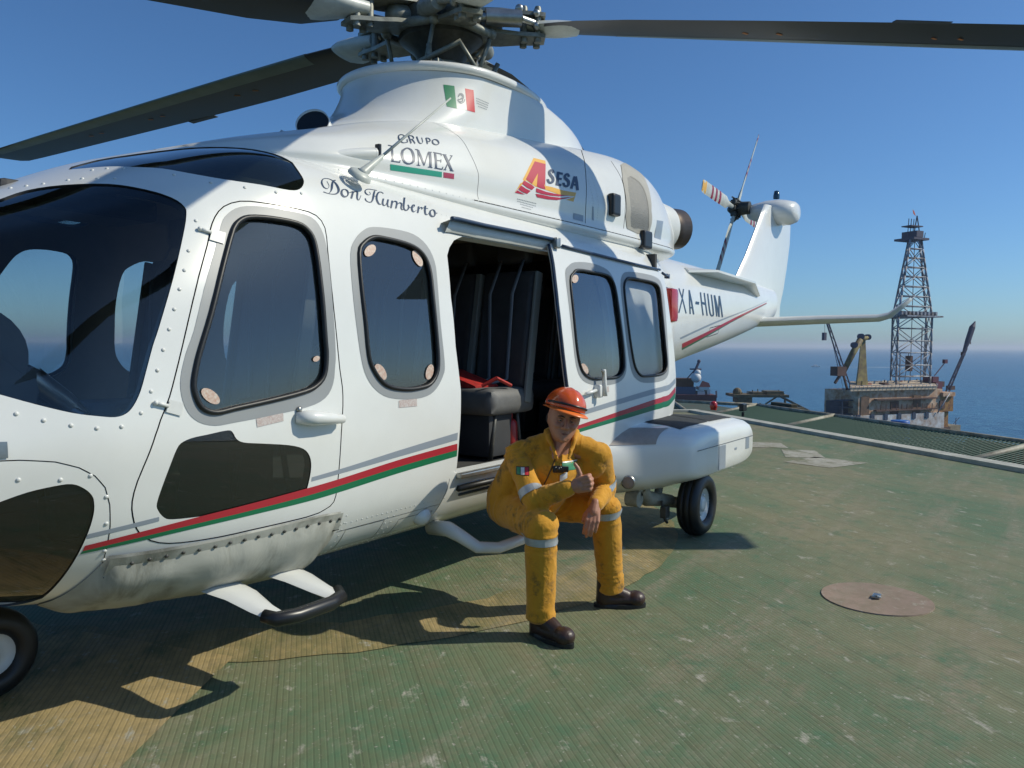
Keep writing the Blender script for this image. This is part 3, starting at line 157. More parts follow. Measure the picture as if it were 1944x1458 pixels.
 'LOMEX': [[[(1.674,4.9768),(1.6675,4.8235),(1.6613,4.6738),(1.6556,4.5262),(1.6505,4.3794),(1.6469,4.2481),(1.6442,4.1167),(1.6425,3.9841),(1.6422,3.8507)],[(1.6901,4.9936),(1.6834,4.8413),(1.677,4.6928),(1.6711,4.5465),(1.6659,4.4016),(1.662,4.2721),(1.6589,4.1419),(1.6569,4.0108),(1.6561,3.8789)]],[[(1.6541,4.9882),(1.663,4.9682),(1.672,4.9488),(1.681,4.9299),(1.6901,4.9117)],[(1.6586,5.0541),(1.6675,5.0337),(1.6765,5.0137),(1.6855,4.9942),(1.6945,4.9751)]],[[(1.6367,3.8473),(1.6524,3.8454),(1.6683,3.844),(1.6843,3.8428),(1.7005,3.8421)],[(1.6379,3.9115),(1.6537,3.9135),(1.6696,3.9159),(1.6858,3.9185),(1.702,3.9216)]],[[(1.7032,4.0761),(1.7009,4.0259),(1.6987,3.9756),(1.6968,3.9248),(1.695,3.8741)],[(1.7074,4.0719),(1.7055,4.0215),(1.7038,3.9707),(1.7023,3.9198),(1.701,3.8688)]],[[(1.7882,4.9379),(1.7675,4.8745),(1.7407,4.7393),(1.7224,4.5166),(1.7144,4.2842),(1.7174,4.0526),(1.7303,3.8678),(1.7505,3.8052),(1.7711,3.827),(1.7914,3.9143),(1.8104,4.07),(1.8205,4.2651),(1.8248,4.4588),(1.826,4.6635),(1.8217,4.8467),(1.8059,4.923),(1.7914,4.9419)],[(1.7881,4.869),(1.7692,4.7751),(1.7511,4.6559),(1.7413,4.5137),(1.7347,4.3366),(1.7348,4.1389),(1.7416,3.9777),(1.7544,3.9089),(1.7699,3.9104),(1.7846,4.0006),(1.7951,4.1178),(1.8,4.242),(1.8033,4.4014),(1.8059,4.5889),(1.8054,4.7468),(1.7959,4.8239),(1.7849,4.8649)]],[[(1.8449,4.8435),(1.8496,4.8323),(1.8543,4.8213),(1.859,4.8103),(1.8637,4.7996)],[(1.8486,4.8899),(1.854,4.8886),(1.8595,4.8875),(1.865,4.8863),(1.8705,4.8852)]],[[(1.8614,4.8217),(1.8556,4.6884),(1.8503,4.5572),(1.8457,4.4273),(1.8417,4.2985),(1.8387,4.1966),(1.8363,4.0933),(1.8347,3.9894),(1.834,3.8852)],[(1.8679,4.8312),(1.8623,4.6983),(1.8571,4.5676),(1.8526,4.4384),(1.8487,4.3093),(1.8456,4.2062),(1.8432,4.1034),(1.8415,4.0),(1.8406,3.8961)]],[[(1.8218,3.8474),(1.8288,3.8466),(1.8358,3.8459),(1.8428,3.8452),(1.8498,3.8446)],[(1.8229,3.893),(1.8299,3.892),(1.8369,3.8912),(1.8439,3.8903),(1.851,3.8896)]],[[(1.8576,4.7952),(1.8579,4.6806),(1.8585,4.5683),(1.8596,4.4576),(1.8612,4.3493),(1.8636,4.2377),(1.8668,4.1253),(1.8709,4.0127),(1.8761,3.9002)],[(1.8751,4.8607),(1.8755,4.7464),(1.8761,4.6347),(1.8772,4.5249),(1.8788,4.4151),(1.8792,4.2959),(1.8805,4.1783),(1.8827,4.0605),(1.8859,3.9424)]],[[(1.8841,3.9175),(1.8901,4.0318),(1.8971,4.1447),(1.9049,4.2565),(1.9135,4.3672),(1.9216,4.4639),(1.9301,4.5606),(1.939,4.6578),(1.9482,4.7555)],[(1.8777,3.9253),(1.8836,4.04),(1.8905,4.1535),(1.8983,4.2656),(1.9068,4.3772),(1.9148,4.4747),(1.9232,4.572),(1.9319,4.6698),(1.9409,4.7683)]],[[(1.9456,4.7796),(1.9416,4.6669),(1.9379,4.5557),(1.9347,4.4457),(1.9322,4.3404),(1.9281,4.2261),(1.9248,4.1073),(1.9225,3.9875),(1.9214,3.8672)],[(1.9684,4.8174),(1.9637,4.7041),(1.9594,4.5926),(1.9555,4.4822),(1.952,4.3684),(1.9472,4.2468),(1.9433,4.1287),(1.9404,4.0096),(1.9388,3.8898)]],[[(1.9088,3.8429),(1.9178,3.8415),(1.9268,3.8401),(1.9358,3.8388),(1.9449,3.8376)],[(1.91,3.8865),(1.919,3.885),(1.928,3.8835),(1.9371,3.882),(1.9462,3.8805)]],[[(1.9443,4.7617),(1.9512,4.7626),(1.9583,4.7635),(1.9653,4.7645),(1.9724,4.7655)],[(1.9472,4.8056),(1.9542,4.8064),(1.9612,4.8072),(1.9682,4.8081),(1.9753,4.8089)]],[[(1.9905,4.7568),(1.9862,4.6429),(1.9822,4.5305),(1.9788,4.4191),(1.976,4.3106),(1.9724,4.2006),(1.9697,4.0876),(1.9678,3.9736),(1.9672,3.8592)],[(2.0084,4.7856),(2.0039,4.672),(1.9999,4.56),(1.9963,4.4492),(1.9932,4.3365),(1.9894,4.2223),(1.9864,4.1102),(1.9844,3.9971),(1.9835,3.8836)]],[[(1.9831,4.7752),(1.9991,4.7612),(2.0152,4.7478),(2.0315,4.7349),(2.0479,4.7224)],[(1.9867,4.8184),(2.0031,4.8094),(2.0197,4.8009),(2.0364,4.7928),(2.0532,4.7852)]],[[(2.0497,4.7573),(2.0472,4.7272),(2.0448,4.6971),(2.0423,4.6672),(2.0399,4.6373)],[(2.0552,4.7536),(2.0526,4.7236),(2.0499,4.6938),(2.0473,4.664),(2.0447,4.6343)]],[[(1.9857,4.315),(1.9956,4.3184),(2.0055,4.3219),(2.0155,4.3255),(2.0255,4.3291)],[(1.9882,4.3616),(1.9981,4.3662),(2.0081,4.3708),(2.0182,4.3754),(2.0283,4.3801)]],[[(2.0289,4.4418),(2.0266,4.3941),(2.0243,4.3465),(2.0222,4.2989),(2.0203,4.2512)],[(2.0342,4.446),(2.0318,4.3985),(2.0296,4.3509),(2.0275,4.3033),(2.0255,4.2558)]],[[(1.9606,3.8476),(1.9768,3.8451),(1.9931,3.8429),(2.0095,3.8408),(2.0261,3.8389)],[(1.962,3.8956),(1.9783,3.8981),(1.9948,3.9008),(2.0113,3.9036),(2.028,3.9065)]],[[(2.0302,4.0317),(2.0281,3.9919),(2.0262,3.952),(2.0244,3.9121),(2.0228,3.8722)],[(2.0351,4.0301),(2.0333,3.9903),(2.0318,3.9503),(2.0304,3.9104),(2.0291,3.8705)]],[[(2.0651,4.7031),(2.0672,4.5926),(2.0697,4.4838),(2.0728,4.3762),(2.0764,4.2707),(2.0803,4.1663),(2.0851,4.0605),(2.0908,3.9544),(2.0975,3.8489)],[(2.0856,4.7751),(2.088,4.6656),(2.0907,4.5581),(2.0939,4.4521),(2.0976,4.3461),(2.1006,4.2378),(2.1043,4.1311),(2.1089,4.024),(2.1145,3.9167)]],[[(2.0576,4.7233),(2.0659,4.7233),(2.0741,4.7235),(2.0824,4.7237),(2.0907,4.724)],[(2.0604,4.7598),(2.0686,4.7598),(2.0768,4.7599),(2.0851,4.76),(2.0935,4.7602)]],[[(2.0868,3.867),(2.0956,3.8673),(2.1045,3.8677),(2.1133,3.8681),(2.1223,3.8686)],[(2.088,3.9027),(2.0968,3.9029),(2.1056,3.9032),(2.1145,3.9035),(2.1234,3.9038)]],[[(2.1375,4.7486),(2.1229,4.6396),(2.1086,4.5316),(2.095,4.4239),(2.0818,4.315),(2.0708,4.2072),(2.0606,4.0992),(2.0514,3.9899),(2.0433,3.8796)],[(2.1436,4.7285),(2.129,4.6199),(2.1148,4.5121),(2.1012,4.4047),(2.0883,4.2979),(2.0776,4.1921),(2.0676,4.0843),(2.0584,3.975),(2.0505,3.865)]],[[(2.1224,4.7268),(2.1279,4.7241),(2.1334,4.7214),(2.1389,4.7189),(2.1445,4.7163)],[(2.1252,4.7576),(2.1306,4.7548),(2.1361,4.7521),(2.1417,4.7494),(2.1472,4.7468)]],[[(2.0338,3.8535),(2.0402,3.8551),(2.0465,3.8568),(2.0529,3.8585),(2.0593,3.8602)],[(2.0346,3.8846),(2.0409,3.8862),(2.0473,3.8878),(2.0537,3.8894),(2.0601,3.8911)]],[[(1.8186,5.785),(1.8139,5.8392),(1.8059,5.8884),(1.7914,5.88),(1.7737,5.8105),(1.7593,5.6629),(1.7533,5.5018),(1.7579,5.3482),(1.7675,5.2351),(1.7786,5.2181),(1.7892,5.2403),(1.7989,5.2601),(1.8061,5.2789)],[(1.8132,5.7427),(1.8088,5.796),(1.8013,5.8373),(1.7879,5.8109),(1.7763,5.7542),(1.7689,5.6661),(1.7646,5.5504),(1.7673,5.4097),(1.7742,5.296),(1.7818,5.2725),(1.7907,5.283),(1.8,5.3035),(1.8071,5.3257)]],[[(1.8166,5.5176),(1.8139,5.4579),(1.8114,5.399),(1.8089,5.3405),(1.8066,5.2825)],[(1.8238,5.5297),(1.8214,5.4707),(1.8192,5.4124),(1.8171,5.3547),(1.8151,5.2975)]],[[(1.8433,5.7937),(1.8405,5.7215),(1.8383,5.6515),(1.8364,5.5832),(1.8348,5.5158),(1.8336,5.4423),(1.8326,5.3702),(1.8317,5.2991),(1.831,5.2286)],[(1.8548,5.8302),(1.852,5.7578),(1.8498,5.688),(1.8479,5.6199),(1.8464,5.5533),(1.845,5.4802),(1.8439,5.408),(1.843,5.3368),(1.8422,5.2664)]],[[(1.8459,5.7937),(1.8586,5.7871),(1.8713,5.7635),(1.8743,5.7046),(1.8736,5.6516),(1.8709,5.6137),(1.865,5.5704),(1.8556,5.5564),(1.847,5.5564)],[(1.8487,5.8286),(1.8623,5.8298),(1.877,5.8158),(1.8834,5.759),(1.8837,5.6746),(1.8753,5.5825),(1.8642,5.5244),(1.8531,5.5142),(1.8444,5.5183)]],[[(1.8532,5.517),(1.8545,5.483),(1.8558,5.4494),(1.8573,5.4162),(1.8586,5.3856),(1.8596,5.3494),(1.8607,5.311),(1.8618,5.2729),(1.863,5.235)],[(1.8624,5.5707),(1.8638,5.5375),(1.8652,5.5047),(1.8668,5.4723),(1.8685,5.4377),(1.8689,5.3937),(1.8694,5.3525),(1.8699,5.3116),(1.8705,5.271)]],[[(1.9035,5.741),(1.9001,5.6414),(1.8974,5.5205),(1.8959,5.413),(1.8973,5.3213),(1.9041,5.2737),(1.913,5.264),(1.9229,5.2967),(1.9305,5.334)],[(1.9143,5.7734),(1.9111,5.6754),(1.9084,5.5563),(1.9068,5.4536),(1.9071,5.3745),(1.9102,5.3268),(1.9151,5.305),(1.9223,5.3313),(1.929,5.3687)]],[[(1.9419,5.6989),(1.94,5.6461),(1.9383,5.5942),(1.9368,5.543),(1.9355,5.4937),(1.9343,5.4661),(1.933,5.4365),(1.9317,5.407),(1.9305,5.3778)],[(1.9477,5.7143),(1.9457,5.6613),(1.944,5.6092),(1.9424,5.5578),(1.941,5.5062),(1.9396,5.4743),(1.9383,5.4447),(1.937,5.4153),(1.9358,5.3861)]],[[(1.9744,5.6886),(1.9723,5.6348),(1.9705,5.5819),(1.9688,5.5299),(1.9674,5.48),(1.9658,5.4304),(1.9642,5.3802),(1.9627,5.3304),(1.9613,5.2809)],[(1.9844,5.7143),(1.9823,5.6604),(1.9806,5.6081),(1.9791,5.5565),(1.9778,5.5044),(1.976,5.4523),(1.9744,5.4021),(1.9728,5.3523),(1.9714,5.3028)]],[[(1.9763,5.6845),(1.9864,5.6793),(1.9965,5.6597),(1.9992,5.6085),(1.999,5.5554),(1.9972,5.5149),(1.9941,5.4845),(1.9849,5.4773),(1.9759,5.4826)],[(1.9788,5.7162),(1.9899,5.7186),(2.0022,5.7065),(2.0079,5.6539),(2.0089,5.5826),(2.0035,5.5028),(1.9935,5.442),(1.982,5.4375),(1.973,5.4472)]],[[(2.047,5.6615),(2.035,5.6351),(2.0193,5.57),(2.0107,5.4554),(2.01,5.3552),(2.0173,5.297),(2.0283,5.2714),(2.0412,5.2761),(2.0543,5.3064),(2.0659,5.3673),(2.074,5.4556),(2.0747,5.5497),(2.0703,5.6285),(2.0589,5.6572),(2.0488,5.6635)],[(2.0458,5.6174),(2.0347,5.5785),(2.0258,5.535),(2.0224,5.4766),(2.0212,5.4065),(2.025,5.355),(2.0327,5.3216),(2.0433,5.3224),(2.0536,5.348),(2.0597,5.3906),(2.0626,5.4352),(2.0627,5.4992),(2.0602,5.5622),(2.0523,5.5964),(2.0441,5.6156)]]],
 'LOMG': [(1.6317,3.6474),(1.723,3.6521),(1.8186,3.6677),(1.9186,3.6894),(2.0235,3.7146),(2.0237,3.6343),(2.0242,3.5541),(2.025,3.4743),(2.0259,3.3946),(1.9225,3.3475),(1.8237,3.3008),(1.7292,3.256),(1.6389,3.2155),(1.637,3.3211),(1.635,3.4284),(1.6332,3.5373)],
 'LOMR': [(2.0361,3.7185),(2.0583,3.7223),(2.0808,3.7263),(2.1035,3.7306),(2.1265,3.7351),(2.1266,3.6606),(2.127,3.5862),(2.1276,3.512),(2.1284,3.4379),(2.106,3.4289),(2.0839,3.42),(2.062,3.4112),(2.0403,3.4025),(2.0389,3.4811),(2.0377,3.56),(2.0367,3.6391)],
 'AYEL': [(3.0433,5.605),(3.1133,5.5964),(3.1849,5.5889),(3.1785,5.4893),(3.1729,5.3923),(3.1177,4.7554),(3.0763,4.1728),(3.1192,4.1805),(3.1626,4.1883),(3.2328,4.1657),(3.3047,4.1435),(3.3918,4.1667),(3.4818,4.1903),(3.4759,4.1251),(3.4706,4.0595),(3.4519,3.8679),(3.438,3.678),(3.3879,3.6833),(3.3387,3.6888),(3.3986,3.8306),(3.4622,3.9735),(3.35,3.9278),(3.2421,3.8831),(3.1549,3.9239),(3.07,3.9655),(3.0128,3.988),(2.9566,4.0106),(2.9421,4.041),(2.9277,4.0712),(2.8924,4.1466),(2.8581,4.2218),(2.8003,3.9368),(2.7521,3.6532),(2.7383,3.5444),(2.7251,3.4355),(2.772,3.906),(2.8412,4.3792),(2.9363,4.964)],
 'ARED': [[(3.0387,5.4019),(3.1031,5.3887),(3.1688,5.3762),(3.1098,4.6491),(3.0729,3.9798),(3.0453,3.9807),(3.0179,3.9817),(2.9952,4.01),(2.9727,4.0382),(2.9961,4.396),(3.0286,4.7597),(2.9699,4.4305),(2.9187,4.1068),(2.8869,4.1961),(2.8561,4.2854),(2.942,4.8207)],[(2.8322,4.1952),(2.874,4.1222),(2.9169,4.049),(2.9309,4.0012),(2.9453,3.9535),(2.9291,3.8681),(2.9138,3.783),(2.886,3.8169),(2.8586,3.8509),(2.8307,3.9182),(2.8035,3.986),(2.8173,4.091)],[(2.79,3.8913),(2.8191,3.8311),(2.8487,3.7711),(2.8737,3.7461),(2.899,3.7212),(2.8802,3.6197),(2.8621,3.5183),(2.8344,3.5405),(2.8069,3.5628),(2.7829,3.612),(2.7592,3.6612),(2.774,3.776)],[(2.7506,3.5933),(2.7717,3.5586),(2.793,3.5239),(2.8157,3.4906),(2.8387,3.4573),(2.8094,3.4482),(2.7803,3.4392),(2.7526,3.4373),(2.7251,3.4355),(2.7377,3.5144)],[(2.9655,3.9401),(3.0219,3.9004),(3.0794,3.861),(3.1327,3.8624),(3.1869,3.8641),(3.2421,3.8831),(3.2984,3.9023),(3.3414,3.9312),(3.3853,3.9603),(3.3123,3.8699),(3.242,3.7802),(3.187,3.7497),(3.1331,3.7195),(3.0798,3.7121),(3.0273,3.7049),(2.9947,3.7176),(2.9624,3.7303),(2.9634,3.8349)],[(2.9584,3.6335),(2.993,3.6464),(3.0279,3.6592),(3.0804,3.6608),(3.1338,3.6625),(3.2012,3.6946),(3.2702,3.7271),(3.3464,3.8278),(3.4258,3.9294),(3.3753,3.8319),(3.3267,3.735),(3.2712,3.6474),(3.2173,3.56),(3.1634,3.5238),(3.1104,3.4877),(3.0444,3.4783),(2.9797,3.469),(2.9689,3.5513)]],
 'SESA': [[[(3.2525,4.9914),(3.2522,5.0587),(3.247,5.1376),(3.228,5.1565),(3.2053,5.1239),(3.1827,5.049),(3.1641,4.9439),(3.1586,4.8425),(3.1622,4.7551),(3.1743,4.6839),(3.1835,4.6284),(3.183,4.5767),(3.1793,4.5263),(3.1737,4.4894),(3.1661,4.4594),(3.1571,4.4419),(3.1512,4.4395),(3.1486,4.4722),(3.1475,4.521),(3.148,4.5493),(3.1491,4.5689)],[(3.2149,4.92),(3.2176,4.9815),(3.2186,5.029),(3.2149,5.0278),(3.2088,5.0164),(3.2026,4.9884),(3.1987,4.9594),(3.1984,4.9267),(3.201,4.8765),(3.2125,4.8166),(3.2245,4.7344),(3.2221,4.6224),(3.211,4.516),(3.1929,4.4262),(3.1719,4.3628),(3.1504,4.328),(3.1297,4.3303),(3.1184,4.3846),(3.1135,4.4463),(3.1135,4.4968),(3.1154,4.5313)]],[[(3.2883,5.083),(3.2797,4.9928),(3.2711,4.904),(3.2628,4.8173),(3.2549,4.7342),(3.2445,4.636),(3.2346,4.5377),(3.2251,4.4403),(3.2164,4.3436)],[(3.3239,5.1068),(3.3153,5.0167),(3.3066,4.9274),(3.2981,4.8402),(3.2897,4.7528),(3.2792,4.6513),(3.2693,4.553),(3.26,4.4556),(3.2513,4.359)]],[[(3.2809,4.9553),(3.2986,4.9575),(3.3164,4.9598),(3.3343,4.9621),(3.3523,4.9645)],[(3.2968,5.0849),(3.3146,5.0872),(3.3325,5.0895),(3.3505,5.0918),(3.3686,5.0941)]],[[(3.2603,4.65),(3.2738,4.654),(3.2874,4.658),(3.3011,4.6621),(3.3148,4.6661)],[(3.2728,4.761),(3.2864,4.7651),(3.3001,4.7692),(3.3139,4.7733),(3.3277,4.7774)]],[[(3.2159,4.3253),(3.2332,4.3269),(3.2506,4.3285),(3.268,4.3302),(3.2856,4.3319)],[(3.2283,4.4422),(3.2458,4.445),(3.2634,4.4478),(3.2811,4.4506),(3.2989,4.4535)]],[[(3.4541,4.9688),(3.4543,5.0436),(3.4488,5.1295),(3.4242,5.1324),(3.3996,5.0808),(3.3767,5.0002),(3.3579,4.898),(3.3528,4.8027),(3.3592,4.7283),(3.3753,4.6753),(3.3861,4.6358),(3.3838,4.5773),(3.3773,4.51),(3.3722,4.4778),(3.3668,4.4586),(3.358,4.4493),(3.3503,4.4538),(3.3481,4.4842),(3.3479,4.5248),(3.3487,4.545),(3.3498,4.5583)],[(3.414,4.9008),(3.4174,4.9694),(3.419,5.0185),(3.4174,5.0105),(3.409,4.9892),(3.3998,4.9483),(3.3945,4.9119),(3.3949,4.8946),(3.3982,4.8623),(3.4135,4.8184),(3.4299,4.7415),(3.4249,4.6128),(3.4106,4.4964),(3.3908,4.4077),(3.3674,4.3508),(3.3451,4.3328),(3.3259,4.348),(3.3157,4.3994),(3.3116,4.4559),(3.3125,4.5032),(3.3152,4.535)]],[[(3.5097,5.0454),(3.4958,4.9514),(3.4821,4.8596),(3.4687,4.7699),(3.4559,4.6829),(3.4425,4.5964),(3.4295,4.5098),(3.417,4.4239),(3.405,4.3383)],[(3.5442,5.0378),(3.5298,4.944),(3.5157,4.8525),(3.5019,4.7629),(3.4883,4.6738),(3.4746,4.5853),(3.4615,4.4989),(3.4489,4.413),(3.4369,4.3275)]],[[(3.5155,5.018),(3.5118,4.9223),(3.5083,4.8291),(3.5052,4.7379),(3.5026,4.6514),(3.4981,4.5642),(3.494,4.4748),(3.4904,4.386),(3.4874,4.2975)],[(3.5583,5.0828),(3.5545,4.9863),(3.5509,4.8915),(3.5475,4.7991),(3.5444,4.7053),(3.539,4.6108),(3.5342,4.5206),(3.53,4.4312),(3.5263,4.3422)]],[[(3.4582,4.5267),(3.4703,4.5288),(3.4825,4.531),(3.4947,4.5333),(3.5069,4.5355)],[(3.4697,4.6213),(3.4819,4.6235),(3.4941,4.6257),(3.5064,4.6279),(3.5187,4.6301)]]],
 'FINE': [[[(2.7582,3.1097),(2.7706,3.1089)],[(2.7593,3.1504),(2.7716,3.1496)]],[[(2.7764,3.1086),(2.7888,3.1078)],[(2.7774,3.1493),(2.7898,3.1485)]],[[(2.7946,3.1075),(2.8071,3.1067)],[(2.7957,3.1482),(2.8082,3.1474)]],[[(2.813,3.1064),(2.8255,3.1056)],[(2.814,3.1471),(2.8266,3.1464)]],[[(2.8314,3.1053),(2.844,3.1046)],[(2.8325,3.146),(2.8451,3.1453)]],[[(2.85,3.1042),(2.8627,3.1035)],[(2.8511,3.145),(2.8638,3.1443)]],[[(2.8687,3.1032),(2.8814,3.1025)],[(2.8698,3.1439),(2.8825,3.1432)]],[[(2.8874,3.1021),(2.9003,3.1014)],[(2.8885,3.1429),(2.9014,3.1422)]],[[(2.9063,3.1011),(2.9192,3.1004)],[(2.9074,3.1419),(2.9203,3.1412)]],[[(2.9253,3.1001),(2.9383,3.0994)],[(2.9264,3.1409),(2.9394,3.1402)]],[[(2.9444,3.0991),(2.9574,3.0984)],[(2.9455,3.1399),(2.9586,3.1392)]],[[(2.9636,3.0981),(2.9767,3.0974)],[(2.9647,3.1389),(2.9778,3.1382)]],[[(2.7603,2.9923),(2.7714,2.9901)],[(2.7618,3.0334),(2.7729,3.0312)]],[[(2.7767,2.989),(2.7879,2.9868)],[(2.7782,3.0302),(2.7894,3.0279)]],[[(2.7932,2.9857),(2.8044,2.9835)],[(2.7947,3.0269),(2.806,3.0247)]],[[(2.8097,2.9825),(2.8211,2.9802)],[(2.8113,3.0237),(2.8226,3.0215)]],[[(2.8264,2.9792),(2.8378,2.977)],[(2.828,3.0204),(2.8394,3.0182)]],[[(2.8431,2.9759),(2.8545,2.9736)],[(2.8448,3.0172),(2.8562,3.015)]],[[(2.86,2.9727),(2.8715,2.9705)],[(2.8617,3.014),(2.8732,3.0118)]],[[(2.8769,2.9694),(2.8884,2.9672)],[(2.8786,3.0108),(2.8902,3.0086)]],[[(2.8938,2.9661),(2.9054,2.9639)],[(2.8956,3.0076),(2.9072,3.0054)]],[[(2.9108,2.9629),(2.9225,2.9606)],[(2.9127,3.0044),(2.9244,3.0022)]],[[(2.928,2.9596),(2.9396,2.9574)],[(2.9299,3.0012),(2.9416,2.999)]],[[(2.9452,2.9563),(2.9569,2.9541)],[(2.9472,2.998),(2.9589,2.9958)]],[[(2.9624,2.9531),(2.9742,2.9509)],[(2.9645,2.9948),(2.9764,2.9926)]],[[(2.7925,2.8612),(2.8035,2.8583)],[(2.796,2.9045),(2.807,2.9016)]],[[(2.8086,2.8569),(2.8197,2.854)],[(2.8122,2.9003),(2.8232,2.8974)]],[[(2.8248,2.8527),(2.8359,2.8497)],[(2.8285,2.8961),(2.8396,2.8932)]],[[(2.8411,2.8484),(2.8523,2.8455)],[(2.8448,2.8918),(2.856,2.889)]],[[(2.8575,2.8441),(2.8687,2.8412)],[(2.8613,2.8876),(2.8725,2.8848)]],[[(2.874,2.8399),(2.8852,2.837)],[(2.8778,2.8835),(2.8891,2.8806)]],[[(2.8905,2.8357),(2.9018,2.8328)],[(2.8944,2.8793),(2.9057,2.8764)]],[[(2.9071,2.8314),(2.9184,2.8285)],[(2.9111,2.8751),(2.9225,2.8723)]],[[(2.9238,2.8272),(2.9352,2.8243)],[(2.9278,2.8709),(2.9392,2.868)]],[[(2.8019,2.7035),(2.8122,2.7012)],[(2.8066,2.7485),(2.817,2.7462)]],[[(2.8171,2.7002),(2.8275,2.698)],[(2.8219,2.7452),(2.8323,2.743)]],[[(2.8324,2.6969),(2.8428,2.6947)],[(2.8372,2.7419),(2.8477,2.7397)]],[[(2.8477,2.6937),(2.8582,2.6915)],[(2.8526,2.7387),(2.8631,2.7365)]],[[(2.8631,2.6904),(2.8737,2.6882)],[(2.868,2.7354),(2.8786,2.7332)]],[[(2.8786,2.6872),(2.8892,2.6849)],[(2.8836,2.7322),(2.8942,2.73)]],[[(2.8942,2.6839),(2.9048,2.6817)],[(2.8992,2.7289),(2.9098,2.7268)]]],
 'FLG': [(3.1501,3.0385),(3.1496,3.14),(3.1493,3.2415),(3.1492,3.3435),(3.1493,3.4464),(3.1096,3.554),(3.0701,3.6631),(3.0306,3.7822),(2.9911,3.9146),(2.9916,3.8131),(2.9923,3.7137),(2.9932,3.616),(2.9944,3.5196),(3.0333,3.3853),(3.0722,3.2633),(3.111,3.1503)],
 'FLR': [(3.1436,3.8804),(3.1433,3.9734),(3.1431,4.0709),(3.1431,4.1793),(3.1432,4.2969),(3.1055,4.4387),(3.0682,4.5756),(3.0314,4.7033),(2.9949,4.8184),(2.9942,4.7308),(2.9937,4.6334),(2.9935,4.5263),(2.9937,4.4123),(3.0309,4.249),(3.0685,4.1074),(3.106,3.9897)],
 'FLW': [(3.1493,3.4464),(3.1476,3.5519),(3.146,3.6591),(3.1447,3.7684),(3.1436,3.8804),(3.106,3.9897),(3.0685,4.1074),(3.0309,4.249),(2.9937,4.4123),(2.9927,4.2704),(2.992,4.1378),(2.9915,4.0202),(2.9911,3.9146),(3.0306,3.7822),(3.0701,3.6631),(3.1096,3.554)],
 'EMB': [[[(3.0727,3.7756),(3.0833,3.786),(3.0911,3.8045),(3.0892,3.8204),(3.0866,3.8491),(3.0824,3.8917),(3.077,3.9289),(3.0696,3.931),(3.0622,3.9215)],[(3.0744,3.7357),(3.0867,3.7281),(3.1012,3.7378),(3.1062,3.8099),(3.1021,3.8886),(3.0918,3.9528),(3.0786,3.9949),(3.0663,3.9909),(3.0581,3.9757)]],[[(3.057,3.7872),(3.0541,3.8308),(3.0536,3.8919),(3.0625,3.9105),(3.0667,3.9081),(3.0644,3.924),(3.0597,3.9527),(3.0536,3.9602),(3.0473,3.9616)],[(3.0624,3.7881),(3.0615,3.8266),(3.0616,3.8538),(3.0668,3.859),(3.0747,3.8835),(3.0707,3.9477),(3.0624,3.9959),(3.0527,4.0064),(3.0456,4.0038)]],[[(3.0526,3.7664),(3.0443,3.8186),(3.0354,3.8873),(3.0319,3.9502),(3.0329,4.0065),(3.039,4.0519),(3.0481,4.0805),(3.0594,4.0756),(3.0684,4.0624)],[(3.0561,3.782),(3.0488,3.8354),(3.0414,3.8993),(3.0385,3.9463),(3.0386,3.986),(3.0432,4.0205),(3.0503,4.0445),(3.0599,4.0441),(3.0685,4.0358)]],[[(3.0426,3.8536),(3.0414,3.8905),(3.0413,3.9404),(3.0448,3.9874),(3.0484,4.0219)],[(3.0463,3.8489),(3.047,3.8819),(3.0481,3.9231),(3.05,3.9695),(3.0518,4.0092)]]],
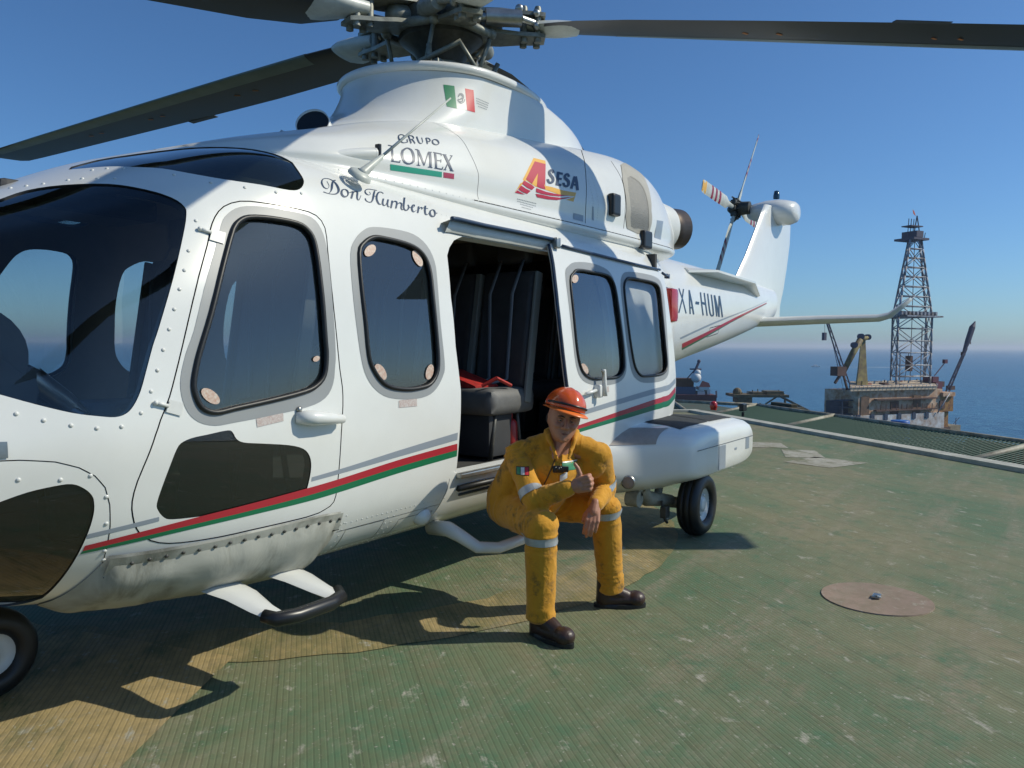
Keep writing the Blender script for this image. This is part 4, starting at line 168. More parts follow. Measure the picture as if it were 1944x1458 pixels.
 'FINE2': [[[(3.0912,4.6121),(3.0902,4.6662)],[(3.0959,4.6132),(3.095,4.6673)]],[[(3.0898,4.6906),(3.089,4.7407)],[(3.0946,4.6917),(3.0938,4.7417)]],[[(3.0887,4.7636),(3.0879,4.8098)],[(3.0934,4.7647),(3.0927,4.8109)]],[[(3.0876,4.8303),(3.087,4.8728)],[(3.0924,4.8314),(3.0917,4.874)]],[[(3.0867,4.8922),(3.086,4.9314)],[(3.0914,4.8933),(3.0908,4.9326)]],[[(3.0858,4.9495),(3.0852,4.9857)],[(3.0906,4.9506),(3.09,4.987)]],[[(3.0849,5.0022),(3.0844,5.0364)],[(3.0897,5.0035),(3.0892,5.0378)]],[[(3.0842,5.0518),(3.0837,5.0843)],[(3.089,5.0532),(3.0885,5.0857)]],[[(3.0835,5.099),(3.083,5.13)],[(3.0883,5.1004),(3.0878,5.1316)]],[[(3.0736,4.663),(3.073,4.7113)],[(3.0784,4.663),(3.0778,4.7113)]],[[(3.0727,4.733),(3.0722,4.7778)],[(3.0775,4.7331),(3.077,4.7779)]],[[(3.0719,4.798),(3.0715,4.8394)],[(3.0767,4.7982),(3.0763,4.8396)]],[[(3.0713,4.8584),(3.0708,4.8966)],[(3.076,4.8586),(3.0756,4.897)]],[[(3.0707,4.9139),(3.0703,4.9498)],[(3.0754,4.9143),(3.0751,4.9502)]],[[(3.0701,4.9657),(3.0698,4.9991)],[(3.0749,4.9661),(3.0745,4.9996)]],[[(3.0696,5.014),(3.0693,5.0455)],[(3.0744,5.0146),(3.0741,5.0461)]],[[(3.0691,5.0597),(3.0689,5.0898)],[(3.0739,5.0604),(3.0737,5.0905)]],[[(3.0687,5.1034),(3.0685,5.1323)],[(3.0735,5.1041),(3.0733,5.1331)]],[[(3.059,4.7195),(3.0583,4.7679)],[(3.0638,4.7201),(3.063,4.7685)]],[[(3.0579,4.7896),(3.0573,4.8341)],[(3.0627,4.7902),(3.0621,4.8348)]],[[(3.057,4.8545),(3.0564,4.8954)],[(3.0618,4.8552),(3.0612,4.8961)]],[[(3.0561,4.9139),(3.0555,4.9519)],[(3.0609,4.9146),(3.0603,4.9527)]],[[(3.0553,4.9689),(3.0548,5.0041)],[(3.0601,4.9696),(3.0596,5.005)]],[[(3.0545,5.0201),(3.0541,5.0532)],[(3.0593,5.0209),(3.0589,5.0541)]],[[(3.0538,5.0683),(3.0534,5.0998)],[(3.0586,5.0692),(3.0582,5.1008)]],[[(3.0532,5.1143),(3.0528,5.1445)],[(3.058,5.1153),(3.0576,5.1455)]],[[(3.0408,4.8401),(3.0404,4.8821)],[(3.0456,4.8395),(3.0452,4.8817)]],[[(3.0402,4.9015),(3.0399,4.9401)],[(3.045,4.9011),(3.0447,4.9399)]],[[(3.0398,4.9577),(3.0395,4.9936)],[(3.0446,4.9575),(3.0443,4.9934)]],[[(3.0394,5.0099),(3.0391,5.0438)],[(3.0442,5.0098),(3.0439,5.0438)]],[[(3.039,5.059),(3.0388,5.0912)],[(3.0438,5.0591),(3.0436,5.0913)]],[[(3.0387,5.1058),(3.0385,5.1366)],[(3.0435,5.1059),(3.0433,5.1368)]]],
 'XAHUM': [[[(6.2484,6.8556),(6.2568,6.6782),(6.2703,6.5032),(6.2894,6.3324),(6.3138,6.169),(6.336,5.9837),(6.3646,5.8108),(6.3979,5.6468),(6.4349,5.4853)],[(6.2985,6.8785),(6.3062,6.6985),(6.3193,6.5209),(6.3378,6.3479),(6.362,6.1796),(6.3842,5.9902),(6.4124,5.8157),(6.4452,5.6508),(6.4819,5.4883)]],[[(6.431,6.8205),(6.3896,6.653),(6.3517,6.4905),(6.3174,6.3346),(6.2874,6.1885),(6.2395,6.0254),(6.1955,5.8763),(6.1547,5.741),(6.1162,5.6145)],[(6.4749,6.8064),(6.4345,6.6386),(6.3975,6.4757),(6.3642,6.3191),(6.3343,6.1685),(6.287,6.001),(6.2445,5.8511),(6.2053,5.7139),(6.1685,5.5846)]],[[(6.637,6.7348),(6.6153,6.5387),(6.5988,6.3505),(6.5876,6.1706),(6.5813,5.9989),(6.5818,5.847),(6.5857,5.7041),(6.5923,5.5653),(6.6015,5.4273)],[(6.689,6.7368),(6.6675,6.5392),(6.6514,6.35),(6.6405,6.1692),(6.6343,5.9971),(6.635,5.8446),(6.6389,5.7004),(6.6456,5.5603),(6.6549,5.4208)]],[[(6.6365,6.7279),(6.6343,6.5407),(6.6372,6.3602),(6.6451,6.1868),(6.6575,6.0213),(6.673,5.8528),(6.6927,5.6935),(6.7157,5.538),(6.7419,5.3814)],[(6.6895,6.7438),(6.6899,6.5558),(6.6955,6.3748),(6.7059,6.2007),(6.7209,6.0323),(6.7352,5.8597),(6.7535,5.6981),(6.7753,5.5403),(6.8004,5.3814)]],[[(6.5903,5.7159),(6.6135,5.705),(6.6367,5.6942),(6.66,5.6833),(6.6833,5.6724)],[(6.609,5.7861),(6.6321,5.7754),(6.6552,5.7646),(6.6784,5.754),(6.7016,5.7432)]],[[(6.834,5.885),(6.8722,5.8731),(6.9106,5.8613),(6.949,5.8497),(6.9876,5.8382)],[(6.8612,6.0402),(6.8992,6.0293),(6.9373,6.0179),(6.9755,6.0069),(7.0139,5.9959)]],[[(7.0814,6.6148),(7.073,6.4202),(7.0697,6.2348),(7.0709,6.0576),(7.0763,5.8891),(7.0895,5.727),(7.1059,5.5708),(7.1251,5.4149),(7.1472,5.2549)],[(7.1371,6.6316),(7.1284,6.4338),(7.1248,6.2454),(7.1259,6.0655),(7.1312,5.8956),(7.1442,5.7324),(7.1606,5.5742),(7.1798,5.4166),(7.2021,5.2548)]],[[(7.2359,6.5886),(7.2313,6.3887),(7.2319,6.1982),(7.237,6.0161),(7.2465,5.8449),(7.2609,5.6839),(7.2784,5.5272),(7.2985,5.3696),(7.3217,5.2063)],[(7.2924,6.6086),(7.2875,6.4053),(7.2877,6.2117),(7.2927,6.0268),(7.302,5.8532),(7.3164,5.6904),(7.3337,5.5316),(7.354,5.3723),(7.3772,5.2073)]],[[(7.0888,5.8887),(7.1295,5.8684),(7.1704,5.8484),(7.2115,5.8282),(7.2528,5.8081)],[(7.123,6.011),(7.1635,5.9907),(7.2041,5.9705),(7.2449,5.9504),(7.286,5.9302)]],[[(7.3761,6.5624),(7.3686,6.1975),(7.3827,5.8029),(7.4088,5.5284),(7.4447,5.3124),(7.4945,5.1814),(7.5563,5.1175),(7.6261,5.1335),(7.6513,5.2562),(7.6318,5.5035),(7.6041,5.809),(7.5862,6.1925),(7.5854,6.5332)],[(7.4332,6.5819),(7.428,6.2119),(7.4445,5.8117),(7.4706,5.5356),(7.5042,5.3275),(7.5428,5.225),(7.5658,5.2021),(7.5734,5.1967),(7.5876,5.2688),(7.5686,5.5001),(7.5414,5.7994),(7.526,6.1764),(7.5274,6.5117)]],[[(7.6549,6.4812),(7.6538,6.2859),(7.6572,6.0994),(7.6647,5.9223),(7.6759,5.7576),(7.6899,5.5947),(7.7067,5.4332),(7.7263,5.2685),(7.749,5.0939)],[(7.7194,6.504),(7.7165,6.3045),(7.7182,6.1145),(7.724,5.9337),(7.7336,5.766),(7.7477,5.6009),(7.7645,5.4374),(7.7841,5.2706),(7.8069,5.0938)]],[[(7.6636,6.4766),(7.6742,6.2818),(7.6894,6.095),(7.7086,5.9167),(7.7315,5.7509),(7.7575,5.5794),(7.7865,5.4077),(7.8188,5.2301),(7.8549,5.0387)],[(7.728,6.5113),(7.7396,6.3132),(7.7557,6.1231),(7.776,5.941),(7.8003,5.7703),(7.8248,5.5942),(7.8525,5.4196),(7.8834,5.2396),(7.9181,5.0459)]],[[(7.8701,6.4694),(7.8543,6.2638),(7.8432,6.0694),(7.8363,5.8869),(7.8329,5.7182),(7.8332,5.5542),(7.8362,5.3919),(7.8418,5.2257),(7.8507,5.0493)],[(7.9353,6.4778),(7.9178,6.2687),(7.9052,6.0712),(7.8968,5.8862),(7.892,5.7159),(7.8924,5.5504),(7.8954,5.3858),(7.9013,5.2171),(7.9104,5.0374)]],[[(7.8756,6.4604),(7.88,6.2569),(7.8889,6.0627),(7.9022,5.879),(7.9191,5.7086),(7.9367,5.5355),(7.9574,5.3612),(7.9813,5.1796),(8.0092,4.9816)],[(7.9419,6.4895),(7.9456,6.2809),(7.9542,6.0828),(7.9672,5.8951),(7.9841,5.7198),(8.0004,5.5424),(8.0197,5.3654),(8.0422,5.1813),(8.0688,4.9805)]]],
 'RIV': [(-0.3182,5.0738),(-0.2465,4.9751),(-0.1703,4.8914),(-0.0933,4.8369),(-0.0134,4.8403),(0.0565,4.9883),(0.0979,5.1937),(0.1274,5.3686),(0.1558,5.5294),(0.1854,5.6892),(0.2143,5.8526),(0.2459,6.0365),(0.2783,6.2269),(0.3126,6.4356),(0.3751,6.8039),(-0.2035,4.057),(-0.1139,4.1237),(-0.0589,3.8183),(-0.049,3.4369),(-0.0336,3.0036),(-0.0263,2.8432),(-0.0063,2.4738),(-0.3218,4.0682)],
 'RIVTOP': [(0.1129,9.1747),(0.1469,9.0374),(0.1765,8.8188),(0.2151,8.6024),(-0.024,9.7333),(0.0118,9.5571),(0.0502,9.3776),(0.3939,8.2075),(0.4998,7.6978),(0.6283,7.409),(0.7638,7.2583),(0.8958,7.2752),(0.2221,9.3682),(0.2561,9.2179),(0.2869,8.972)],
 'BAGT': [(-0.0149,2.9332),(0.0382,2.9444),(0.1533,2.9955),(0.3112,3.0757),(0.4891,3.1489),(0.689,3.212),(0.8564,3.2497),(1.0004,3.2298)],
 'BAGS': [(0.0661,2.8883),(0.1246,2.9369),(0.1841,2.9761),(0.244,3.0143),(0.3051,3.0398),(0.3685,3.0701),(0.43,3.106),(0.4935,3.1179),(0.556,3.1406),(0.6194,3.144),(0.6816,3.1577),(0.7406,3.1725),(0.8019,3.1848),(0.8657,3.1937),(0.9301,3.1892),(0.9838,3.1903)],
 'PLQ': [[(0.5199,4.8664),(0.5847,4.8885),(0.6518,4.9107),(0.6524,4.8627),(0.6531,4.8131),(0.5872,4.7864),(0.5236,4.7593),(0.5217,4.8139)],[(1.3512,4.9529),(1.4159,4.954),(1.4825,4.9552),(1.4817,4.9042),(1.481,4.8511),(1.4145,4.8514),(1.3498,4.8517),(1.3504,4.9033)]],
 'PLQD': [[(3.3294,4.9098),(3.376,4.9146),(3.4232,4.9195),(3.4264,4.8628),(3.4298,4.8037),(3.3825,4.7992),(3.3358,4.7947),(3.3325,4.8535)]],
 'STK': [[(0.3619,5.0637),(0.353,5.0525),(0.3401,5.0537),(0.3254,5.0668),(0.3111,5.0896),(0.2994,5.1181),(0.2919,5.1478),(0.2897,5.1742),(0.2932,5.1937),(0.3017,5.2037),(0.3142,5.2028),(0.3287,5.1912),(0.3431,5.1703),(0.3552,5.1431),(0.3631,5.1131),(0.3654,5.0851)],[(1.2962,6.635),(1.301,6.6167),(1.299,6.5903),(1.2907,6.5603),(1.2773,6.5314),(1.261,6.5077),(1.2442,6.4928),(1.2295,6.4886),(1.219,6.4956),(1.2142,6.5127),(1.2159,6.5375),(1.224,6.5666),(1.2371,6.5959),(1.2534,6.6208),(1.2704,6.6372),(1.2855,6.6422)],[(1.6196,6.4565),(1.6068,6.4532),(1.5929,6.4643),(1.5798,6.4883),(1.5696,6.5215),(1.5638,6.5595),(1.5633,6.5964),(1.5681,6.627),(1.5776,6.6459),(1.5902,6.65),(1.604,6.6384),(1.617,6.613),(1.6272,6.5783),(1.633,6.5395),(1.6337,6.5029),(1.629,6.4739)],[(1.2664,5.2071),(1.2532,5.2047),(1.2378,5.2156),(1.2226,5.2377),(1.2098,5.2675),(1.2015,5.3001),(1.1987,5.3307),(1.2018,5.355),(1.2105,5.3697),(1.2234,5.3723),(1.2386,5.3627),(1.2539,5.342),(1.2668,5.3131),(1.2754,5.2803),(1.2784,5.2483),(1.2752,5.2226)],[(1.6131,5.3549),(1.6225,5.3444),(1.6277,5.3229),(1.628,5.2932),(1.6233,5.2599),(1.6144,5.2279),(1.6026,5.2022),(1.5898,5.1873),(1.5779,5.1853),(1.5686,5.1967),(1.5634,5.2194),(1.5631,5.2496),(1.5676,5.2827),(1.5765,5.3137),(1.5882,5.3382),(1.601,5.3526)],[(0.8645,5.447),(0.8656,5.4378),(0.8638,5.4276),(0.8592,5.4178),(0.8527,5.41),(0.8452,5.4054),(0.8378,5.4047),(0.8317,5.4078),(0.8278,5.4145),(0.8267,5.4236),(0.8285,5.4337),(0.833,5.4434),(0.8394,5.4512),(0.8469,5.4559),(0.8544,5.4567),(0.8605,5.4535)]],
 'STKD': [[(3.1352,6.5838),(3.1484,6.5761),(3.1554,6.5588),(3.1552,6.5349),(3.1477,6.5079),(3.1341,6.4824),(3.1168,6.4618),(3.0981,6.4494),(3.0809,6.4468),(3.0678,6.4541),(3.0608,6.4705),(3.0609,6.4936),(3.0681,6.5199),(3.0815,6.5458),(3.0989,6.5672),(3.1178,6.5806)],[(3.1346,5.1541),(3.1171,5.1524),(3.0971,5.1632),(3.0776,5.1846),(3.0616,5.2127),(3.0516,5.2433),(3.0489,5.2718),(3.054,5.2941),(3.066,5.3071),(3.0833,5.3091),(3.1031,5.2995),(3.1227,5.2798),(3.1389,5.2525),(3.1492,5.2217),(3.1521,5.1919),(3.1469,5.1681)]],
 'HNG': [[(0.4276,6.6688),(0.4542,6.6443),(0.4814,6.6218),(0.4707,6.555),(0.4601,6.4904),(0.432,6.5137),(0.4047,6.5402),(0.4161,6.6033)],[(0.1626,5.1098),(0.1869,5.0927),(0.2116,5.0755),(0.2059,5.0099),(0.2002,4.939),(0.1717,4.9646),(0.1437,4.9899),(0.1531,5.052)]],
 'HNGA': [[(0.3765,6.6783),(0.419,6.6227)],[(0.1077,5.085),(0.1531,5.0494)]],
 'RAILH': [(1.8628,7.1881),(1.877,7.1992),(1.9196,7.209),(2.0191,7.2028),(2.1584,7.1956),(2.3343,7.204),(2.5363,7.215),(2.7713,7.2184),(2.9673,7.2192)],
 'RAILD': [(3.0165,7.095),(3.1701,7.0791),(3.4058,7.056),(3.723,7.0267),(4.0667,6.9996),(4.3517,6.9889),(4.6073,7.0105)],
 'HANDLE': [(0.7019,4.8233),(0.7548,4.8328),(0.8265,4.8184),(0.9475,4.7786),(0.7312,4.9402)],
 'DHAND': [(3.2597,5.1771),(3.2553,5.0133),(3.2669,4.7394),(3.0481,4.8136)],
 'GRILL': [[(4.454,5.7844),(4.5465,6.0027),(4.6244,5.9288),(4.6931,5.8177),(4.7374,5.5705),(4.7419,5.1702),(4.7268,4.6996),(4.6967,4.1735),(4.6907,3.688),(4.705,3.3617),(4.6888,3.1492),(4.6061,3.1022),(4.5105,3.1277),(4.4286,3.0537),(4.3629,3.1257),(4.336,3.5917),(4.3459,4.2297),(4.3789,5.0202)],[(4.4802,6.7162),(4.7055,7.4128),(4.8488,7.418),(4.9855,7.4389),(4.9666,6.7613),(4.9317,5.9853),(4.869,5.26),(4.8293,4.7972),(4.7752,4.3374),(4.762,3.656),(4.7284,3.0575),(4.4986,2.8163),(4.3,2.954),(4.2511,3.5879),(4.2849,4.444),(4.3359,5.517)]],
 'CPANEL': [[(3.8641,7.6862),(3.9256,7.6862),(4.0053,7.4888),(3.8479,6.4632),(3.7521,5.8017),(3.7047,5.2403),(3.6691,4.7561),(3.6391,4.3582),(3.6179,3.9905),(3.6135,3.6404),(3.6207,3.2771),(3.6257,2.9209),(3.6084,2.6524)],[(4.3382,6.8169),(4.325,6.4457),(4.3296,6.0135),(4.332,5.5978),(4.3216,5.2255),(4.3023,4.8429),(4.2749,4.4363),(4.2446,3.9077),(4.2425,3.3315),(4.2426,2.9056)]],
 'CVENT': [[(3.4496,3.0896),(3.5194,3.083),(3.5911,3.077),(3.5924,2.9021),(3.5825,2.7167),(3.5116,2.7236),(3.4426,2.7312),(3.4515,2.9156)],[(3.7065,3.6641),(3.7185,3.6601),(3.7305,3.6561),(3.7405,3.2972),(3.7493,2.9263),(3.7374,2.9305),(3.7255,2.9347),(3.7164,3.3051)],[(4.9005,3.9429),(4.9903,4.0013),(5.0886,4.0713),(5.0518,3.4711),(5.0359,2.872),(4.9466,2.874),(4.8606,2.8751),(4.8769,3.415)]],
 'SCOOP': [(4.0307,3.9787),(3.8927,4.3227),(4.164,3.8141)],
 'SC1': [(1.257,4.2105),(1.5419,4.3841),(1.5148,3.0853)],
 'ANT': [(1.4835,8.9749),(1.4984,3.0494)],
 'ROSE': [(1.6495,2.5502)],
 'NAVR': [(4.8417,6.289),(6.2347,5.974)],
}
# ---------------------------------------------------------------- object helpers
def link(o, parent=None):
    COL.objects.link(o)
    if parent is not None: o.parent = parent
    return o
def tag(o, label=None, cat=None, group=None, kind=None):
    if label: o['label'] = label
    if cat: o['category'] = cat
    if group: o['group'] = group
    if kind: o['kind'] = kind
    return o
def thing(name, label, cat, loc=(0, 0, 0), rz=0, group=None, keep=False):
    o = bpy.data.objects.new(name, None); COL.objects.link(o); o.location = loc; o.rotation_euler = (0, 0, rz); o.empty_display_size = .2
    return tag(o, label, cat, group)
def mobj(name, verts, faces, mat, parent=None, smooth=True, normals=None, local=True):
    """one mesh object; verts in world space; the parent's offset is taken off"""
    me = bpy.data.meshes.new(name)
    if parent is not None and local:
        M = parent.matrix_world if False else world(parent)
        Mi = M.inverted()
        if M != Matrix.Identity(4):
            verts = [tuple(Mi @ Vector(v)) for v in verts]
            if normals is not None:
                r = Mi.to_3x3(); normals = [tuple(r @ Vector(n)) for n in normals]
    me.from_pydata([tuple(map(float, v)) for v in verts], [], [tuple(int(i) for i in f) for f in faces]); me.update()
    if smooth: me.polygons.foreach_set('use_smooth', [True]*len(me.polygons))
    if mat: me.materials.append(mat)
    if normals is not None: me.normals_split_custom_set_from_vertices([tuple(map(float, n)) for n in normals])
    o = bpy.data.objects.new(name, me); return link(o, parent)
def world(o):
    m = Matrix.LocRotScale(o.location, o.rotation_euler, o.scale)
    return world(o.parent) @ m if o.parent else m

class MB:
    """collects shapes into one mesh"""
    def __init__(s): s.v = []; s.f = []; s.sharp = False
    def add(s, vs, fs):
        b = len(s.v); s.v += [tuple(v) for v in vs]; s.f += [tuple(i+b for i in f) for f in fs]; return s
    def box(s, c, d, rot=None, bev=0.0):
        c = Vector(c); M = rot if rot is not None else Matrix.Identity(3); h = [x/2 for x in d]
        if bev <= 0:
            vs = [c + M @ Vector((x*h[0], y*h[1], z*h[2])) for x in (-1, 1) for y in (-1, 1) for z in (-1, 1)]
            return s.add(vs, [(0, 1, 3, 2), (4, 6, 7, 5), (0, 4, 5, 1), (2, 3, 7, 6), (0, 2, 6, 4), (1, 5, 7, 3)])
        bm = bmesh.new(); bmesh.ops.create_cube(bm, size=1); bmesh.ops.scale(bm, vec=d, verts=bm.verts)
        bmesh.ops.bevel(bm, geom=bm.edges[:], offset=bev, segments=2, affect='EDGES', profile=.6)
        s.bm(bm, Matrix.Translation(c) @ M.to_4x4()); return s
    def bm(s, bm, M=None):
        bm.verts.ensure_lookup_table(); bm.verts.index_update()
        s.add([(M @ v.co if M else v.co) for v in bm.verts], [[v.index for v in f.verts] for f in bm.faces]); bm.free(); return s
    def tube(s, pts, r, n=10, cap=True, flat=None):
        """pts polyline, r radius or list; flat=(axis vector, factor) squashes the section"""
        P = [Vector(p) for p in pts]; m = len(P); rs = r if isinstance(r, (list, tuple)) else [r]*m
        T = [(P[min(i+1, m-1)]-P[max(i-1, 0)]).normalized() for i in range(m)]
        a = Vector((0, 0, 1)) if abs(T[0].z) < .9 else Vector((1, 0, 0)); u = T[0].cross(a).normalized()
        vs = []; fs = []
        for i in range(m):
            u = (u - T[i]*u.dot(T[i])).normalized(); w_ = T[i].cross(u)
            for k in range(n):
                an = 2*math.pi*k/n; d = u*math.cos(an)+w_*math.sin(an)
                if flat: d = d - flat[0]*d.dot(flat[0])*(1-flat[1])
                vs.append(P[i]+d*rs[i])
        for i in range(m-1):
            for k in range(n): fs.append((i*n+k, i*n+(k+1) % n, (i+1)*n+(k+1) % n, (i+1)*n+k))
        if cap: fs.append(tuple(reversed(range(n)))); fs.append(tuple((m-1)*n+k for k in range(n)))
        return s.add(vs, fs)
    def loop(s, pts, r, n=8):
        P = [Vector(p) for p in pts]; m = len(P); vs = []; fs = []
        T = [(P[(i+1) % m]-P[i-1]).normalized() for i in range(m)]
        u = T[0].orthogonal().normalized(); 
        for i in range(m):
            u = (u - T[i]*u.dot(T[i])).normalized(); w_ = T[i].cross(u)
            for k in range(n):
                an = 2*math.pi*k/n; vs.append(P[i]+(u*math.cos(an)+w_*math.sin(an))*r)
        # find the twist that closes the ring
        best = min(range(n), key=lambda q: sum((vs[(m-1)*n+k]-vs[(k+q) % n]).length for k in range(n)))
        for i in range(m-1):
            for k in range(n): fs.append((i*n+k, i*n+(k+1) % n, (i+1)*n+(k+1) % n, (i+1)*n+k))
        for k in range(n): fs.append(((m-1)*n+k, (m-1)*n+(k+1) % n, (k+1+best) % n, (k+best) % n))
        return s.add(vs, fs)
    def lathe(s, prof, c=(0, 0, 0), axis=(0, 0, 1), n=24, a0=0, a1=2*math.pi, cap=False):
        """prof list of (radius, height along axis)"""
        ax = Vector(axis).normalized(); u = ax.orthogonal().normalized(); w_ = ax.cross(u); c = Vector(c)
        full = abs(a1-a0-2*math.pi) < 1e-6; m = n if full else n+1; vs = []; fs = []
        for r, h in prof:
            for k in range(m):
                a = a0+(a1-a0)*k/n; vs.append(c+ax*h+(u*math.cos(a)+w_*math.sin(a))*r)
        for i in range(len(prof)-1):
            for k in range(n): fs.append((i*m+k, i*m+(k+1) % m, (i+1)*m+(k+1) % m, (i+1)*m+k))
        if cap: fs.append(tuple(reversed(range(m)))); fs.append(tuple((len(prof)-1)*m+k for k in range(m)))
        return s.add(vs, fs)
    def sph(s, c, r, n=12, M=None):
        bm = bmesh.new(); bmesh.ops.create_uvsphere(bm, u_segments=n, v_segments=max(6, n//2+2), radius=1)
        rr = r if isinstance(r, (tuple, list)) else (r, r, r)
        bmesh.ops.scale(bm, vec=rr, verts=bm.verts)
        s.bm(bm, Matrix.Translation(c) @ (M.to_4x4() if M is not None else Matrix.Identity(4))); return s
    def cap(s, p0, p1, r0, r1, n=16):
        """closed tapered capsule"""
        p0 = Vector(p0); p1 = Vector(p1); d = p1-p0; L = d.length; ax = d/L if L > 1e-6 else Vector((0, 0, 1)); prof = [(0.0005, -r0)]
        for k in range(1, 5): a = math.pi/2*(k/4); prof.append((r0*math.sin(a), -r0*math.cos(a)))
        for k in range(0, 4): a = math.pi/2*(k/4); prof.append((r1*math.cos(a), L+r1*math.sin(a)))
        prof.append((0.0005, L+r1)); return s.lathe(prof, p0, ax, n, cap=True)
    def prism(s, poly, z0, z1):
        n = len(poly); vs = [(x, y, z0) for x, y in poly]+[(x, y, z1) for x, y in poly]
        fs = [tuple(reversed(range(n))), tuple(range(n, 2*n))]+[(i, (i+1) % n, n+(i+1) % n, n+i) for i in range(n)]
        return s.add(vs, fs)
    def rings(s, rings, closed=True, cap=True):
        n = len(rings[0]); vs = [p for r in rings for p in r]; fs = []
        for i in range(len(rings)-1):
            for k in range(n if closed else n-1): fs.append((i*n+k, i*n+(k+1) % n, (i+1)*n+(k+1) % n, (i+1)*n+k))
        if cap: fs.append(tuple(reversed(range(n)))); fs.append(tuple((len(rings)-1)*n+k for k in range(n)))
        return s.add(vs, fs)
    def build(s, name, mat, parent=None, smooth=False, auto=None):
        o = mobj(name, s.v, s.f, mat, parent, smooth)
        if auto:
            o.data.polygons.foreach_set('use_smooth', [True]*len(o.data.polygons))
            bm = bmesh.new(); bm.from_mesh(o.data); bmesh.ops.recalc_face_normals(bm, faces=bm.faces)
            for e in bm.edges:
                if len(e.link_faces) == 2 and e.calc_face_angle(0) > R_(auto): e.smooth = False
            bm.to_mesh(o.data); bm.free()
        return o

def inside(P, poly):
    P = np.asarray(P); poly = np.asarray(poly); x, y = P[:, 0], P[:, 1]; r = np.zeros(len(P), bool); n = len(poly)
    for i in range(n):
        x1, y1 = poly[i]; x2, y2 = poly[(i+1) % n]
        if y1 == y2: continue
        c = ((y1 > y) != (y2 > y)) & (x < (x2-x1)*(y-y1)/(y2-y1)+x1); r ^= c
    return r
def dist_poly(P, poly, closed=True):
    P = np.asarray(P); poly = np.asarray(poly); d = np.full(len(P), 1e9); n = len(poly)
    for i in range(n if closed else n-1):
        a = poly[i]; b = poly[(i+1) % n]; ab = b-a; t = np.clip(((P-a)@ab)/(ab@ab+1e-12), 0, 1)
        d = np.minimum(d, np.linalg.norm(P-a-t[:, None]*ab, axis=1))
    return d
VS = .25
def trim(surf, outer=None, holes=(), us=None, vs=None, du=.05, dv=.12, side=-1, off=0.0, margin=.45):
    """trimmed patch of a lofted skin: returns verts, faces, normals"""
    sc = np.array([1, VS])
    loops = [np.asarray(h, float)*sc for h in holes]
    if outer is not None:
        o = np.asarray(outer, float)*sc; lo, hi = o.min(0), o.max(0)
        gu = np.arange(lo[0], hi[0], du); gv = np.arange(lo[1], hi[1], dv*VS)
    else: gu = us; gv = np.asarray(vs)*VS
    U, V = np.meshgrid(gu, gv, indexing='ij'); G = np.stack([U.ravel(), V.ravel()], 1)
    keep = np.ones(len(G), bool); g = min(du, dv*VS)*margin
    if outer is not None: keep &= inside(G, o) & (dist_poly(G, o) > g)
    for h in loops: keep &= ~inside(G, h) & (dist_poly(G, h) > g)
    G = G[keep]; verts = [Vector(p) for p in G]; edges = []
    for h in ([o] if outer is not None else [])+loops:
        b = len(verts); verts += [Vector(p) for p in h]; edges += [(b+i, b+(i+1) % len(h)) for i in range(len(h))]
    r = delaunay_2d_cdt(verts, edges, [], 0, 1e-6)
    P = np.array([tuple(v) for v in r[0]]); F = np.array([f for f in r[2]]); cen = P[F].mean(1)
    k = np.ones(len(F), bool)
    if outer is not None: k &= inside(cen, o)
    for h in loops: k &= ~inside(cen, h)
    F = F[k]; used = np.unique(F); mp = -np.ones(len(P), int); mp[used] = np.arange(len(used)); F = mp[F]; P = P[used]
    u, v = P[:, 0], P[:, 1]/VS
    of = off(u, v) if callable(off) else off
    if callable(off): of = of[:, None]
    X3, N = surf.frame(u, v, side, 0); X3 = X3+N*of
    a, b, c = X3[F[:, 0]], X3[F[:, 1]], X3[F[:, 2]]; fl = (np.cross(b-a, c-a)*(N[F].sum(1))).sum(1) < 0
    F[fl] = F[fl][:, ::-1]
    return X3, F, N
def patch(name, surf, outer, mat, parent, side=-1, off=.002, holes=(), du=.04, dv=.15, normals=True, us=None, vs=None):
    X3, F, N = trim(surf, outer, holes, us, vs, du, dv, side, off)
    return mobj(name, X3, F, mat, parent, True, N if normals else None)
def merge(parts):
    vs = []; fs = []; ns = []; b = 0
    for X3, F, N in parts: vs.append(X3); fs.append(F+b); ns.append(N); b += len(X3)
    return np.concatenate(vs), np.concatenate(fs), np.concatenate(ns)
def strip(surf, L, Rr, side=-1, off=.002):
    L = np.asarray(L, float); Rr = np.asarray(Rr, float); l2, r2 = [L[0]], [Rr[0]]
    for i in range(1, len(L)):
        k = max(1, int(math.ceil(max(abs(L[i][0]-L[i-1][0])/.03, abs(L[i][1]-L[i-1][1])/.08))))
        for q in range(1, k+1): l2.append(L[i-1]+(L[i]-L[i-1])*q/k); r2.append(Rr[i-1]+(Rr[i]-Rr[i-1])*q/k)
    L = np.array(l2); Rr = np.array(r2); n = len(L); A = np.concatenate([L, Rr]); X3, N = surf.frame(A[:, 0], A[:, 1], side, off)
    F = np.array([(i, i+1, n+i+1) for i in range(n-1)]+[(i, n+i+1, n+i) for i in range(n-1)])
    a, b, c = X3[F[:, 0]], X3[F[:, 1]], X3[F[:, 2]]; fl = (np.cross(b-a, c-a)*(N[F].sum(1))).sum(1) < 0
    F[fl] = F[fl][:, ::-1]
    return X3, F, N
def strips(name, surf, S, mat, parent, off=.0015, step=.00005, side=-1):
    v, f, n = merge([strip(surf, a, b, side, off+i*step) for i, (a, b) in enumerate(S)])
    return mobj(name, v, f, mat, parent, True, n)
def on(surf, uv, off=0, side=-1):
    uv = np.asarray(uv, float).reshape(-1, 2); p, n = surf.frame(uv[:, 0], uv[:, 1], side, off); return [Vector(q) for q in p], [Vector(q) for q in n]
